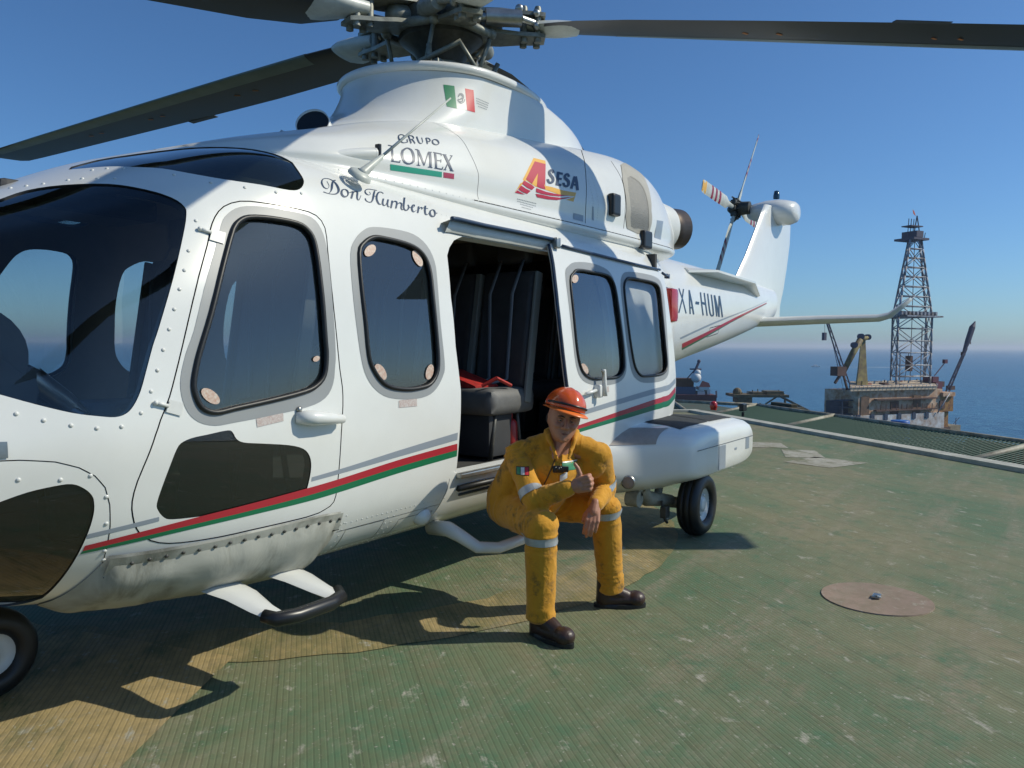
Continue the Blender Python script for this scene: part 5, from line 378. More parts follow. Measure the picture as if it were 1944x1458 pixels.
def freeze(o):
    """bake the modifiers into the mesh"""
    dg = bpy.context.evaluated_depsgraph_get(); dg.update(); ev = o.evaluated_get(dg); me = bpy.data.meshes.new_from_object(ev)
    o.modifiers.clear(); old = o.data; o.data = me; me.name = o.name; bpy.data.meshes.remove(old); return o
# ---------------------------------------------------------------- materials
MATS = {}
def mat(name, col, rough=.5, metal=0.0, spec=.5, coat=0.0, bump=0.0, bscale=40, var=0.0, vscale=3.0, col2=None, alpha=1):
    if name in MATS: return MATS[name]
    m = bpy.data.materials.new(name); m.use_nodes = True; t = m.node_tree; p = t.nodes['Principled BSDF']
    c = tuple(col)+(1,) if len(col) == 3 else col
    p.inputs['Base Color'].default_value = c; p.inputs['Roughness'].default_value = rough; p.inputs['Metallic'].default_value = metal
    p.inputs['Specular IOR Level'].default_value = spec; p.inputs['Coat Weight'].default_value = coat; p.inputs['Coat Roughness'].default_value = .08
    if var > 0 or bump > 0:
        tc = t.nodes.new('ShaderNodeTexCoord')
    if var > 0:
        n = t.nodes.new('ShaderNodeTexNoise'); n.inputs['Scale'].default_value = vscale; n.inputs['Detail'].default_value = 6; n.inputs['Roughness'].default_value = .65
        t.links.new(tc.outputs['Object'], n.inputs['Vector'])
        r = t.nodes.new('ShaderNodeValToRGB'); r.color_ramp.elements[0].position = .35; r.color_ramp.elements[1].position = .68
        d = col2 if col2 else tuple(x*(1-var) for x in c[:3])
        r.color_ramp.elements[0].color = tuple(d)+(1,); r.color_ramp.elements[1].color = c
        t.links.new(n.outputs[0], r.inputs[0]); t.links.new(r.outputs[0], p.inputs['Base Color'])
    if bump > 0:
        n2 = t.nodes.new('ShaderNodeTexNoise'); n2.inputs['Scale'].default_value = bscale; n2.inputs['Detail'].default_value = 4
        t.links.new(tc.outputs['Object'], n2.inputs['Vector']); b = t.nodes.new('ShaderNodeBump'); b.inputs['Strength'].default_value = bump; b.inputs['Distance'].default_value = .01
        t.links.new(n2.outputs[0], b.inputs['Height']); t.links.new(b.outputs[0], p.inputs['Normal'])
    MATS[name] = m; return m
def glass(name, tint, refl=1.0, rough=.0, base=(0, 0, 0), mixbase=0.0):
    m = bpy.data.materials.new(name); m.use_nodes = True; t = m.node_tree; t.nodes.remove(t.nodes['Principled BSDF']); out = t.nodes['Material Output']
    tr = t.nodes.new('ShaderNodeBsdfTransparent'); tr.inputs[0].default_value = tuple(tint)+(1,)
    gl = t.nodes.new('ShaderNodeBsdfGlossy'); gl.inputs['Roughness'].default_value = rough; gl.inputs[0].default_value = (1, 1, 1, 1)
    fr = t.nodes.new('ShaderNodeFresnel'); fr.inputs[0].default_value = 1.52; mu = t.nodes.new('ShaderNodeMath'); mu.operation = 'MULTIPLY'; mu.inputs[1].default_value = 1.7*refl; mu.use_clamp = True
    mx = t.nodes.new('ShaderNodeMixShader'); t.links.new(fr.outputs[0], mu.inputs[0]); t.links.new(mu.outputs[0], mx.inputs[0])
    last = tr
    if mixbase > 0:
        df = t.nodes.new('ShaderNodeBsdfDiffuse'); df.inputs[0].default_value = tuple(base)+(1,); m2 = t.nodes.new('ShaderNodeMixShader'); m2.inputs[0].default_value = mixbase
        t.links.new(tr.outputs[0], m2.inputs[1]); t.links.new(df.outputs[0], m2.inputs[2]); last = m2
    t.links.new(last.outputs[0], mx.inputs[1]); t.links.new(gl.outputs[0], mx.inputs[2]); t.links.new(mx.outputs[0], out.inputs[0])
    MATS[name] = m; return m
WHITE = mat('white_paint', (.76, .77, .74), .27, coat=.35, var=.06, vscale=2.2, bump=.012, bscale=9)
WHITE2 = mat('white_paint_matt', (.70, .71, .68), .4, coat=.1, var=.12, vscale=5)
GREY = mat('window_grey', (.30, .315, .32), .45, var=.05)
STRG = mat('stripe_grey', (.27, .31, .36), .35, coat=.2)
RED = mat('stripe_red', (.42, .025, .04), .35, coat=.2)
GREEN = mat('stripe_green', (.008, .16, .07), .35, coat=.2)
NAVY = mat('lettering_navy', (.018, .045, .10), .4)
TEAL = mat('bar_green', (.03, .32, .22), .4); PINK = mat('bar_red', (.40, .05, .10), .4)
LRED = mat('logo_red', (.48, .02, .05), .4); LYEL = mat('logo_yellow', (.78, .42, .06), .4)
FGRN = mat('flag_green', (.02, .22, .10), .45); FRED = mat('flag_red', (.58, .04, .05), .45); FINE = mat('fine_print', (.22, .24, .26), .5)
SEAM = mat('seam_dark', (.10, .11, .12), .6)
RUBBER = mat('rubber', (.012, .013, .014), .45, bump=.05, bscale=60)
BLACK = mat('black_trim', (.012, .013, .015), .35)
DARKIN = mat('interior_dark', (.045, .047, .05), .7, var=.3)
LINING = mat('interior_lining', (.26, .24, .20), .75, var=.2)
SEATM = mat('seat_leather', (.06, .06, .062), .5, var=.3, vscale=8, bump=.2, bscale=30)
SEATG = mat('seat_cushion', (.15, .15, .145), .6, var=.25, vscale=8, bump=.2, bscale=25)
SCREW = mat('screw', (.62, .64, .65), .35, metal=.4)
SILVER = mat('bare_metal', (.45, .45, .42), .35, metal=.9, var=.3, vscale=12)
GUN = mat('hub_metal', (.33, .34, .29), .5, metal=.3, var=.45, vscale=14, bump=.1, bscale=30)
GUND = mat('hub_dark', (.09, .09, .08), .5, metal=.3, var=.5, vscale=10)
HUBG = mat('cuff_grey', (.60, .63, .58), .4, var=.25, vscale=9)
BLADE = mat('blade_skin', (.022, .024, .027), .42, var=.25, vscale=3)
BLEDGE = mat('blade_edge', (.16, .19, .16), .4, metal=.3, var=.3)
CANVAS = None
EXH = mat('exhaust', (.075, .055, .042), .45, metal=.7, var=.4, vscale=9)
REDL = mat('red_lens', (.42, .02, .015), .12, coat=.6)
GL_W = glass('door_glass', (.74, .79, .80), 1.2, base=(.09, .13, .15), mixbase=.09)
GL_S = glass('windshield_glass', (.88, .92, .94), .65)
GL_D = glass('dark_glass', (.26, .31, .30), .9, base=(.03, .045, .04), mixbase=.16)
GL_C = glass('clear_glass', (.90, .93, .95), .6)
STICK = mat('sticker', (.62, .56, .48), .5, var=.25, vscale=90, col2=(.50, .30, .22))
PLQ = mat('placard', (.62, .60, .57), .5, var=.4, vscale=160, col2=(.45, .33, .30))
def canvas():
    m = bpy.data.materials.new('float_canvas'); m.use_nodes = True; t = m.node_tree; p = t.nodes['Principled BSDF']; L = t.links
    tc = t.nodes.new('ShaderNodeTexCoord'); mp = t.nodes.new('ShaderNodeMapping'); mp.inputs['Scale'].default_value = (2.6, 1.5, 1.2); L.new(tc.outputs['Object'], mp.inputs[0])
    n = t.nodes.new('ShaderNodeTexNoise'); n.inputs['Scale'].default_value = 1.8; n.inputs['Detail'].default_value = 5; n.inputs['Roughness'].default_value = .6; n.inputs['Distortion'].default_value = .6; L.new(mp.outputs[0], n.inputs[0])
    r = t.nodes.new('ShaderNodeValToRGB'); e = r.color_ramp.elements; e[0].position = .33; e[0].color = (.14, .14, .11, 1); e[1].position = .55; e[1].color = (.40, .405, .36, 1)
    L.new(n.outputs[0], r.inputs[0]); L.new(r.outputs[0], p.inputs['Base Color']); p.inputs['Roughness'].default_value = .8
    b = t.nodes.new('ShaderNodeBump'); b.inputs['Strength'].default_value = .35; b.inputs['Distance'].default_value = .02; L.new(n.outputs[0], b.inputs['Height']); L.new(b.outputs[0], p.inputs['Normal'])
    return m
CANVAS = canvas()
SKIN = mat('skin', (.46, .215, .13), .5, var=.15, vscale=30, bump=.06, bscale=200)
HAIR = mat('hair', (.012, .009, .008), .6)
def cloth():
    m = bpy.data.materials.new('coverall_cloth'); m.use_nodes = True; t = m.node_tree; p = t.nodes['Principled BSDF']; L = t.links
    tc = t.nodes.new('ShaderNodeTexCoord'); n = t.nodes.new('ShaderNodeTexNoise'); n.inputs['Scale'].default_value = 9; n.inputs['Detail'].default_value = 8; n.inputs['Roughness'].default_value = .7; L.new(tc.outputs['Object'], n.inputs[0])
    r = t.nodes.new('ShaderNodeValToRGB'); e = r.color_ramp.elements; e[0].position = .30; e[0].color = (.14, .085, .018, 1); e[1].position = .44; e[1].color = (.56, .255, .011, 1); q = e.new(.75); q.color = (.64, .31, .016, 1)
    L.new(n.outputs[0], r.inputs[0]); L.new(r.outputs[0], p.inputs['Base Color']); p.inputs['Roughness'].default_value = .85; p.inputs['Sheen Weight'].default_value = .15
    n2 = t.nodes.new('ShaderNodeTexNoise'); n2.inputs['Scale'].default_value = 22; n2.inputs['Detail'].default_value = 3; n2.inputs['Distortion'].default_value = 1.2; L.new(tc.outputs['Object'], n2.inputs[0])
    b = t.nodes.new('ShaderNodeBump'); b.inputs['Strength'].default_value = .3; b.inputs['Distance'].default_value = .02; L.new(n2.outputs[0], b.inputs['Height']); L.new(b.outputs[0], p.inputs['Normal'])
    return m
CLOTH = cloth()
REFLT = mat('reflective_tape', (.45, .48, .50), .35, metal=.3, var=.2, vscale=20)
BOOT = mat('boot_leather', (.055, .028, .020), .42, var=.45, vscale=14, bump=.2, bscale=40)
HELM = mat('helmet_shell', (.64, .10, .02), .22, coat=.5)
HELMB = mat('helmet_brim_lit', (.82, .19, .035), .35)  # brighter than the shell: light through the translucent brim, put into the colour
# ---------------------------------------------------------------- helicopter
heli = thing('helicopter', 'white twin engine helicopter with red and green stripes parked on the green deck', 'helicopter', (3, 0, 0))
def dense(poly, closed=True, su=.06, sv=.18):
    r = []; n = len(poly)
    for i in range(n if closed else n-1):
        a = np.array(poly[i], float); b = np.array(poly[(i+1) % n], float); k = max(1, int(math.ceil(max(abs(b[0]-a[0])/su, abs(b[1]-a[1])/sv))))
        for q in range(k): r.append(tuple(a+(b-a)*q/k))
    if not closed: r.append(tuple(poly[-1]))
    return r
WSH = dense(D['WSedge']+[(-.22, 9.9), (-.33, 10.55), (-.6, 10.7), (-.85, 10.6), (-1.0, 9.8), (-1.02, 8.5), (-.95, 7.2), (-.8, 6.2), (-.6, 5.6)])
CHN = dense(D['CHedge']+[(-.22, 1.6), (-.5, 1.3), (-.85, 1.5), (-1.1, 2.3), (-1.05, 3.2), (-.7, 3.7)])
EYE = dense(D['EYlow']+[(.93, 8.9), (.85, 9.3), (.7, 9.75), (.52, 10.08), (.36, 10.2), (.25, 10.15)])
DWY = dense(D['DWF']+[(3.50, 7.03), (3.60, 6.95), (3.62, 6.8), (3.62, 3.62), (3.55, 3.51)])
sh = lambda o, d: [(u+d, v) for u, v in o]
W3S, W4S = sh(D['W3'], -1.06), sh(D['W4'], -1.06)
portH = [WSH, CHN, EYE, D['W1'], D['LW'], D['W2'], DWY]
stbH = [WSH, CHN, EYE, D['W1'], D['LW'], D['W2'], W3S, W4S]
us = np.concatenate([np.arange(-1.8, 5.3, .045), np.arange(5.3, 11.2, .12), [11.2]]); vs = np.linspace(0, 11, 84)
# fuselage skin: both sides trimmed in the profile plane, then welded along the centre line
def skin_both(name, surf, hp, hs, us, vs, off, m, parent, du=.045):
    A = trim(surf, None, hp, us, vs, du, .12, -1, off); Bq = trim(surf, None, hs, us, vs, du, .12, 1, off)
    v, f, n = merge([A, Bq]); return mobj(name, v, f, m, parent, True, n)
body = skin_both('fuselage', HULL, portH, stbH, us, vs, 0, WHITE, heli)
usl = np.arange(-1.7, 5.2, .12); vsl = np.linspace(0, 11, 45)
lining = skin_both('cabin_lining', HULL, portH, stbH, usl, vsl, -.045, LINING, heli, .12)
def jamb(holes, surf, o0, o1, m, name, parent, side=-1):
    ps = []
    for h in holes:
        h = list(h)+[h[0]]; a = np.array(h); A, N = surf.frame(a[:, 0], a[:, 1], side, o0); Bq, _ = surf.frame(a[:, 0], a[:, 1], side, o1); n = len(h)
        V = np.concatenate([A, Bq]); F = [(i, i+1, n+i+1, n+i) for i in range(n-1)]; ps.append((V, F))
    mb = MB()
    for V, F in ps: mb.add(V, F)
    return mb.build(name, m, parent, True)
jamb([DWY], HULL, 0, -.045, WHITE2, 'door_jamb', heli)
jamb([WSH, CHN, EYE, D['LW']], HULL, 0, -.045, BLACK, 'window_reveal', heli)
jamb([WSH, CHN, EYE, D['LW']], HULL, 0, -.045, BLACK, 'window_reveal', heli, 1)
# glazing
def seal(name, surf, o, parent, r=.011, side=-1, off=.004, m=RUBBER):
    p, _ = on(surf, o, off, side); return MB().loop(p, r, 8).build(name, m, parent, True)
for side in (-1, 1):
    patch('windshield', HULL, WSH, GL_S, heli, side, -.006)
    patch('chin_window', HULL, CHN, GL_D, heli, side, -.006)
    patch('roof_window', HULL, EYE, GL_D, heli, side, -.004)
    wn = patch('door_window', HULL, D['W1'], GL_W, heli, side, -.010); seal('window_seal', HULL, D['W1'], wn, side=side)
    patch('window_border', HULL, D['W1G'], GREY, heli, side, .0015, [D['W1']])
    patch('lower_door_window', HULL, D['LW'], GL_D, heli, side, -.004)
    wn = patch('cabin_window', HULL, D['W2'], GL_W, heli, side, -.010); seal('window_seal', HULL, D['W2'], wn, side=side)
    patch('window_border', HULL, D['W2G'], GREY, heli, side, .0015, [D['W2']])
for o, g in ((W3S, sh(D['W3G'], -1.06)), (W4S, sh(D['W4G'], -1.06))):
    wn = patch('cabin_window', HULL, o, GL_W, heli, 1, -.010); seal('window_seal', HULL, o, wn, side=1)
    patch('window_border', HULL, g, GREY, heli, 1, .0015, [o])
# open sliding door
DO = D['DRF']+[(2.99, 3.9), (3.02, 3.5), (3.1, 3.32), (3.3, 3.28), (4.4, 3.28), (4.58, 3.36), (4.68, 3.6)]+D['DRR'][::-1]
DO = dense(DO)
def door_surface(off): return trim(HULL, DO, [D['W3'], D['W4']], None, None, .045, .13, -1, off)
v_, f_, n_ = door_surface(.065)
door = mobj('sliding_door', v_, f_, WHITE, heli, True, n_)
v_, f_, n_ = door_surface(.032); inn = mobj('inner_panel', v_, f_[:, ::-1], LINING, door, True)
jamb([DO], HULL, .065, .032, WHITE, 'door_edge', door)
p_, _ = on(HULL, D['DRF'], .05); MB().tube(p_, .009, 8).build('edge_seal', NAVY, door, True)
for o, g in ((D['W3'], D['W3G']), (D['W4'], D['W4G'])):
    wn = patch('cabin_window', DOOR, o, GL_C if o is D['W4'] else GL_W, door, -1, -.010); seal('window_seal', DOOR, o, wn, r=.010)
    patch('window_border', DOOR, g, GREY, door, -1, .0015, [o])
# stripes
for k_ in ('GRYD', 'REDD', 'GRND'):
    for e_ in D[k_]:
        (ua, va), (ub, vb) = e_[-4], e_[-1]; e_.extend([(u_, vb+(vb-va)/(ub-ua)*(u_-ub)) for u_ in np.linspace(ub, 4.745, 7)[1:]])
strips('grey_stripe', HULL, [D['GRY1']], STRG, heli, .0012); strips('grey_stripe', HULL, [D['GRY2']], STRG, heli, .0012)
strips('red_stripe', HULL, [D['RED1']], RED, heli, .0012); strips('green_stripe', HULL, [D['GRN1']], GREEN, heli, .0012)
strips('grey_stripe', DOOR, [D['GRYD']], STRG, door, .0012); strips('red_stripe', DOOR, [D['REDD']], RED, door, .0012); strips('green_stripe', DOOR, [D['GRND']], GREEN, door, .0012)
strips('grey_stripe', HULL, [D['GRYB']], STRG, heli, .002); strips('red_stripe', HULL, [D['REDB']], RED, heli, .002); strips('green_stripe', HULL, [D['GRNB']], GREEN, heli, .002)
# front door seam, hinges, placards, rivets, handles
def seam(name, surf, pts, w_=.004, m=SEAM, parent=None, closed=True, off=.0008):
    pts = dense(pts, closed, .04, .12); pts = pts+[pts[0]] if closed else pts
    P, N = on(surf, pts, off); n = len(P); vs = []; ns = []
    for i in range(n):
        t = (P[min(i+1, n-1)]-P[max(i-1, 0)]).normalized(); s = t.cross(N[i])*w_/2; vs += [P[i]+s, P[i]-s]; ns += [N[i], N[i]]
    return mobj(name, vs, [(2*i, 2*i+1, 2*i+3, 2*i+2) for i in range(n-1)], m, parent, True, ns)
seam('door_seam', HULL, D['DOOR1'], .0045, parent=heli)
seam('panel_seam', HULL, [(-.02, 1.0), (-.02, 2.4), (-.03, 3.0), (-.035, 3.4), (-.045, 3.7), (-.065, 3.95), (-.10, 4.12), (-.15, 4.25), (-.22, 4.35), (-.32, 4.4), (-.45, 4.42), (-.9, 4.3)], .003, WHITE2, heli, False)
seam('panel_seam', HULL, [(.985, 3.2), (.985, 2.2), (.985, 1.0)], .003, parent=heli, closed=False)
for k in (2.2, 2.75): seam('panel_seam', HULL, [(1.02, k), (1.75, k+.05)], .002, WHITE2, heli, False)
for k, P in enumerate(D['CPANEL']): seam('panel_seam', COWL, P, .006, parent=heli, closed=False)
seam('panel_seam', COWL, [(2.3, 2.5), (3.0, 2.5), (4.0, 2.5), (5.5, 2.5)], .005, STRG, heli, False)
for P in D['HNG']:
    h = patch('door_hinge', HULL, P, WHITE2, heli, -1, .006); 
for P in D['HNGA']:
    p, n = on(HULL, P, .008); MB().tube(p, .007, 8).sph(p[0], .009).build('hinge_arm', WHITE2, heli, True)
for P in D['PLQ']: patch('placard', HULL, P, PLQ, heli, -1, .002)
for P in D['PLQD']: patch('placard', DOOR, P, PLQ, door, -1, .002)
for P in D['STK']: patch('window_sticker', HULL, P, STICK, heli, -1, -.004, du=.01, dv=.05)
for P in D['STKD']: patch('window_sticker', DOOR, P, STICK, door, -1, -.004, du=.01, dv=.05)
for uv in D['RIV']+D['RIVTOP']:
    (p,), (n,) = on(HULL, uv, 0); mb = MB(); mb.lathe([(.0075, 0), (.007, .0022), (.0035, .0042), (.0005, .0045)], p, n, 10); mb.build('screw_head', WHITE2, heli, True)
mb = MB(); rows_ = [[(1.03+.75*k/22, 2.92+.03*k/22) for k in range(23)], [(1.05, 3.1-.16*k) for k in range(10)], [(1.36, 2.8-.16*k) for k in range(8)], [(1.40, 2.8-.16*k) for k in range(8)], [(1.05+.7*k/20, 2.1) for k in range(21)], [(1.9+2.6*k/60, 7.55) for k in range(61)], [(4.95, 6.8-.17*k) for k in range(26)], [(6.3, 7.5-.25*k) for k in range(22)], [(6.3+3*k/40, 5.0) for k in range(41)]]
for rw_ in rows_:
    p, n = on(HULL, rw_, 0)
    for a_, b_ in zip(p, n): mb.lathe([(.0042, 0), (.003, .0016), (.0003, .002)], a_, b_, 6)
p, n = on(COWL, [(1.2+4.0*k/70, 2.5) for k in range(71)]+[(3.72, 3+.14*k) for k in range(30)]+[(3.80, 3+.14*k) for k in range(30)], 0)
for a_, b_ in zip(p, n): mb.lathe([(.0042, 0), (.003, .0016), (.0003, .002)], a_, b_, 6)
tag(mb.build('rivet_rows', WHITE2, heli, True), kind='stuff')
for o_ in ([(1.08, 1.9), (1.34, 1.9), (1.34, 2.75), (1.08, 2.75)], [(1.46, 1.95), (1.72, 1.95), (1.72, 2.65), (1.46, 2.65)], [(5.5, 3.2), (5.9, 3.2), (5.9, 5.2), (5.5, 5.2)]): seam('hatch_seam', HULL, o_, .0025, STRG, heli)
seam('panel_seam', HULL, [(1.75, 1.2), (1.75, 2.4), (1.78, 3.4)], .002, STRG, heli, False)
seam('panel_seam', COWL, [(2.35, 2.6), (2.35, 4.0), (2.3, 6.0), (2.25, 7.5)], .0025, STRG, cowl_o if 'cowl_o' in globals() else heli, False)
# front door handle
hp, hn = on(HULL, [D['HANDLE'][1], D['HANDLE'][3]], .0)
a, b = hp; n = hn[0]; d = (b-a).normalized(); mb = MB()
mb.tube([a-d*.035+n*.0, a+n*.03, a+d*.03+n*.04, a+d*.10+n*.042, b+n*.036, b+d*.015+n*.028], [.024, .032, .032, .027, .020, .010], 12)
hd = mb.build('door_handle', WHITE, heli, True)
(p,), (nn,) = on(HULL, D['HANDLE'][4], 0); MB().lathe([(.012, 0), (.012, .012), (.006, .016), (.0005, .016)], p, nn, 12).build('lock', SILVER, hd, True)
# sliding door handle
dp, dn = on(DOOR, D['DHAND'], 0); n = dn[1]
mb = MB(); top = dp[0]+n*.055; bot = dp[2]+n*.055
mb.tube([top-Vector((.02, 0, -.005)), top+Vector((0, 0, .012)), (top+bot)/2, bot], [.012, .014, .016, .017], 10); mb.box(dp[1]+Vector((-.02, -.02, -.06)), (.05, .06, .09), bev=.012); mb.tube([dp[3]+n*.03, dp[1]+n*.02+Vector((0, 0, -.05))], .012, 8)
mb.build('door_handle', WHITE, door, True)
# rails above the doorway and on the door
p, n = on(HULL, D['RAILH'], .078); MB().tube(p, .012, 8).build('door_rail', NAVY, heli, True)
rl = dense(D['RAILH'], False, .1, .3); A_, N_ = HULL.frame(*np.array(rl).T, -1, .07); B_, _ = HULL.frame(*(np.array(rl)-np.array([0, .18])).T, -1, .01); C_, _ = HULL.frame(*(np.array(rl)+np.array([0, .05])).T, -1, .0)
mb = MB(); k = len(rl); mb.add(np.concatenate([C_, A_, B_]), [(i, i+1, k+i+1, k+i) for i in range(k-1)]+[(k+i, k+i+1, 2*k+i+1, 2*k+i) for i in range(k-1)]); mb.build('rail_cover', WHITE2, heli, True)
p, n = on(DOOR, D['RAILD'], .012); MB().tube(p, .010, 8).build('door_rail', NAVY, door, True)
p, n = on(HULL, [(4.78, 7.0), (5.05, 7.0)], .05); MB().tube(p, .012, 8).box(p[1], (.05, .03, .04)).build('rail_end', NAVY, heli, True)
(p,), (n,) = on(DOOR, (2.93, 7.12), .015); MB().box(p, (.05, .05, .07), bev=.008).build('roller_bracket', SILVER, door, True)
for uq in (1.27,): pass
# navigation lamp block on the aft cabin wall
(p,), (n,) = on(HULL, (5.05, 6.15), .0); c = Vector((4.98, -.95, 1.83)); mb = MB(); mb.box(c, (.16, .16, .30), bev=.045); lamp = mb.build('red_lamp_cover', REDL, heli, auto=50)
MB().box(c+Vector((0, .07, 0)), (.19, .07, .33), bev=.01).build('lamp_base', BLACK, lamp)
# small round antenna dome low on the side
(p,), (n,) = on(HULL, D['ROSE'][0], 0); MB().lathe([(.052, 0), (.050, .012), (.042, .03), (.022, .042), (.0005, .046)], p, n, 20).build('antenna_dome', WHITE, heli, True)
# flotation bag
top = D['BAGT']; bag = [(u, v) for u, v in top]+[(1.0, 2.6), (.985, 2.0), (.965, 1.3), (.8, .9), (.4, .85), (.08, 1.0), (-.10, 1.35), (-.14, 1.8), (-.08, 2.35)]
bag = dense(bag, True, .06, .2); bA = np.array(bag)
def bagoff(u, v):
    P = np.stack([u, v*VS], 1); d = dist_poly(P, bA*np.array([1, VS])); t = np.clip(d/.11, 0, 1)
    wr = np.array([noise.noise(Vector((a*5, b*9, 0))) for a, b in zip(u, v*VS)])+.6*np.array([noise.noise(Vector((a*16, b*10, 3))) for a, b in zip(u, v*VS)])
    return .006+.038*np.sin(t*math.pi/2)**1.2+.0075*wr*np.clip(d/.05, 0, 1)
X3, F3, N3 = trim(HULL, bag, (), None, None, .022, .08, -1, bagoff)
fb = mobj('flotation_bag', X3, F3, CANVAS, heli, True)
lo = [(u, v-.30) for u, v in top]; strips('bag_flap', HULL, [(dense(top, False, .05, .2), [(u, v-.32) for u, v in dense(top, False, .05, .2)])], CANVAS, fb, .022)
for uv in D['BAGS']:
    (p,), (n,) = on(HULL, (uv[0], uv[1]-.06), .022); MB().lathe([(.008, 0), (.007, .004), (.0005, .006)], p, n, 8).build('bag_snap', GUND, fb, True)
seam('bag_stitching', HULL, [(u, v-.33) for u, v in top], .005, SEAM, fb, False, .024)
X3, F3, N3 = trim(HULL, bag, (), None, None, .05, .15, 1, bagoff); mobj('flotation_bag', X3, F3, CANVAS, heli, True)

# ------------------------------ engine cowling and mast fairing
uc = np.arange(.75, 5.95, .05); vc = np.linspace(0, 11, 80)
A = trim(COWL, None, (), uc, vc, .05, .12, -1, 0); Bq = trim(COWL, None, (), uc, vc, .05, .12, 1, 0)
v_, f_, n_ = merge([A, Bq]); cowl_o = mobj('engine_cowling', v_, f_, WHITE, heli, True, n_)
um = np.linspace(2.66, 3.27, 26)
A = trim(MAST, None, (), um, vc, .05, .12, -1, 0); Bq = trim(MAST, None, (), um, vc, .05, .12, 1, 0)
v_, f_, n_ = merge([A, Bq]); mast_o = mobj('mast_fairing', v_, f_, WHITE, heli, True, n_)
vv = np.linspace(0, 11, 60); P1, _ = MAST.frame(np.full(60, 3.27), vv, -1, .006); P2, _ = MAST.frame(np.full(60, 3.27), vv, 1, .006)
rim = [Vector(p) for p in P1]+[Vector(p) for p in P2[::-1][1:-1]]
MB().loop(rim, .030, 10).build('fairing_rim', WHITE, mast_o, True)
cen = Vector((3.1, 0, 3.26)); MB().add([cen]+[p-Vector((0, 0, .03)) for p in rim], [(0, i+1, (i+1) % len(rim)+1) for i in range(len(rim))]).build('fairing_deck', GUND, mast_o)
# lettering
strips('lomex_lettering', COWL, D['LOMEX'], NAVY, cowl_o, .0015); patch('logo_green_bar', COWL, D['LOMG'], TEAL, cowl_o, -1, .0015); patch('logo_red_bar', COWL, D['LOMR'], PINK, cowl_o, -1, .0015)
strips('script_lettering', HULL, D['SCRIPT'], NAVY, heli, .0015)
patch('logo_yellow_shape', COWL, D['AYEL'], LYEL, cowl_o, -1, .0012)
v_, f_, n_ = merge([trim(COWL, P, (), None, None, .04, .15, -1, .0024+i*.0001) for i, P in enumerate(D['ARED'])]); mobj('logo_red_shape', v_, f_, LRED, cowl_o, True, n_)
strips('sesa_lettering', COWL, D['SESA'], NAVY, cowl_o, .0030)
strips('fine_print', COWL, D['FINE'], FINE, cowl_o, .0015, 0); strips('fine_print', MAST, D['FINE2'], FINE, mast_o, .0015, 0)
fl = patch('flag_white', MAST, D['FLW'], WHITE2, mast_o, -1, .0012); patch('flag_green', MAST, D['FLG'], FGRN, mast_o, -1, .0016); patch('flag_red', MAST, D['FLR'], FRED, mast_o, -1, .0016)
strips('flag_emblem', MAST, D['EMB'], FINE, mast_o, .0026)
strips('registration_lettering', HULL, D['XAHUM'], NAVY, heli, .002)
# cowling details
gp = patch('grille_frame', COWL, dense(D['GRILL'][1]), mat('grille_beige', (.42, .40, .34), .5, var=.2), cowl_o, -1, .004, [dense(D['GRILL'][0])])
patch('grille_mesh', COWL, dense(D['GRILL'][0]), mat('grille', (.20, .195, .175), .5, metal=.3, bump=.6, bscale=120), cowl_o, -1, .002)
for P in D['CVENT']: patch('cowl_vent', COWL, P, STRG, cowl_o, -1, .002)
def scoop(name, p, n, d, L, w_, h, m1=WHITE, m2=BLACK, parent=None, aft=True):
    """raised scoop: d along the airflow, open end filled with a black face"""
    d = d.normalized(); s = n.cross(d); rings = []
    for t in (0, .25, .5, .75, 1.0):
        hh = h*math.sin(t*math.pi/2)**1.2+.002; ww = w_*(.35+.65*math.sin(t*math.pi/2)); c = p+d*L*t
        rings.append([c+s*ww*math.cos(a)+n*(hh*math.sin(a)-.004) for a in [math.pi*k/10 for k in range(11)]])
    mb = MB(); mb.rings(rings, closed=False, cap=False); o = mb.build(name, m1, parent, True)
    r = rings[-1]; MB().add([q-d*.012 for q in r], [tuple(range(11))]).build('scoop_mouth_shade', m2, o); return o  # black face stands in for the shade inside the mouth
p, n = on(COWL, D['SC1'], 0); d = p[1]-p[0]
asc = scoop('air_scoop', p[0]+Vector((0, 0, -.01)), n[1], d, d.length*.98, .034, .042, WHITE, BLACK, cowl_o)
MB().box(p[1]+n[1]*.016+Vector((.012, 0, 0)), (.016, .035, .075), bev=.004).build('scoop_mouth_shade', BLACK, asc)  # black block added as the shaded recess of the scoop mouth
p, n = on(COWL, D['SCOOP'], 0); sc_ = MB(); c = p[0]; N0 = n[0]; T = Vector((1, 0, 0)); U_ = Vector((0, 0, 1))
sc_.box(c+N0*.015, (.13, .06, .17), bev=.02); sc_.build('exhaust_duct', BLACK, cowl_o)
# intakes
for s in (-1, 1):
    c = Vector((1.56 if s < 0 else 1.75, s*.28, 2.71)); ax = Vector((-.80, s*.45, .42)).normalized(); mb = MB()
    mb.lathe([(.07, -.40), (.092, -.2), (.098, -.02), (.095, 0), (.090, -.02), (.07, -.15)], c, ax, 28); it = mb.build('engine_intake', WHITE, cowl_o, True)
    MB().lathe([(.09, -.012), (.0005, -.012)], c, ax, 24).build('intake_opening', BLACK, it)
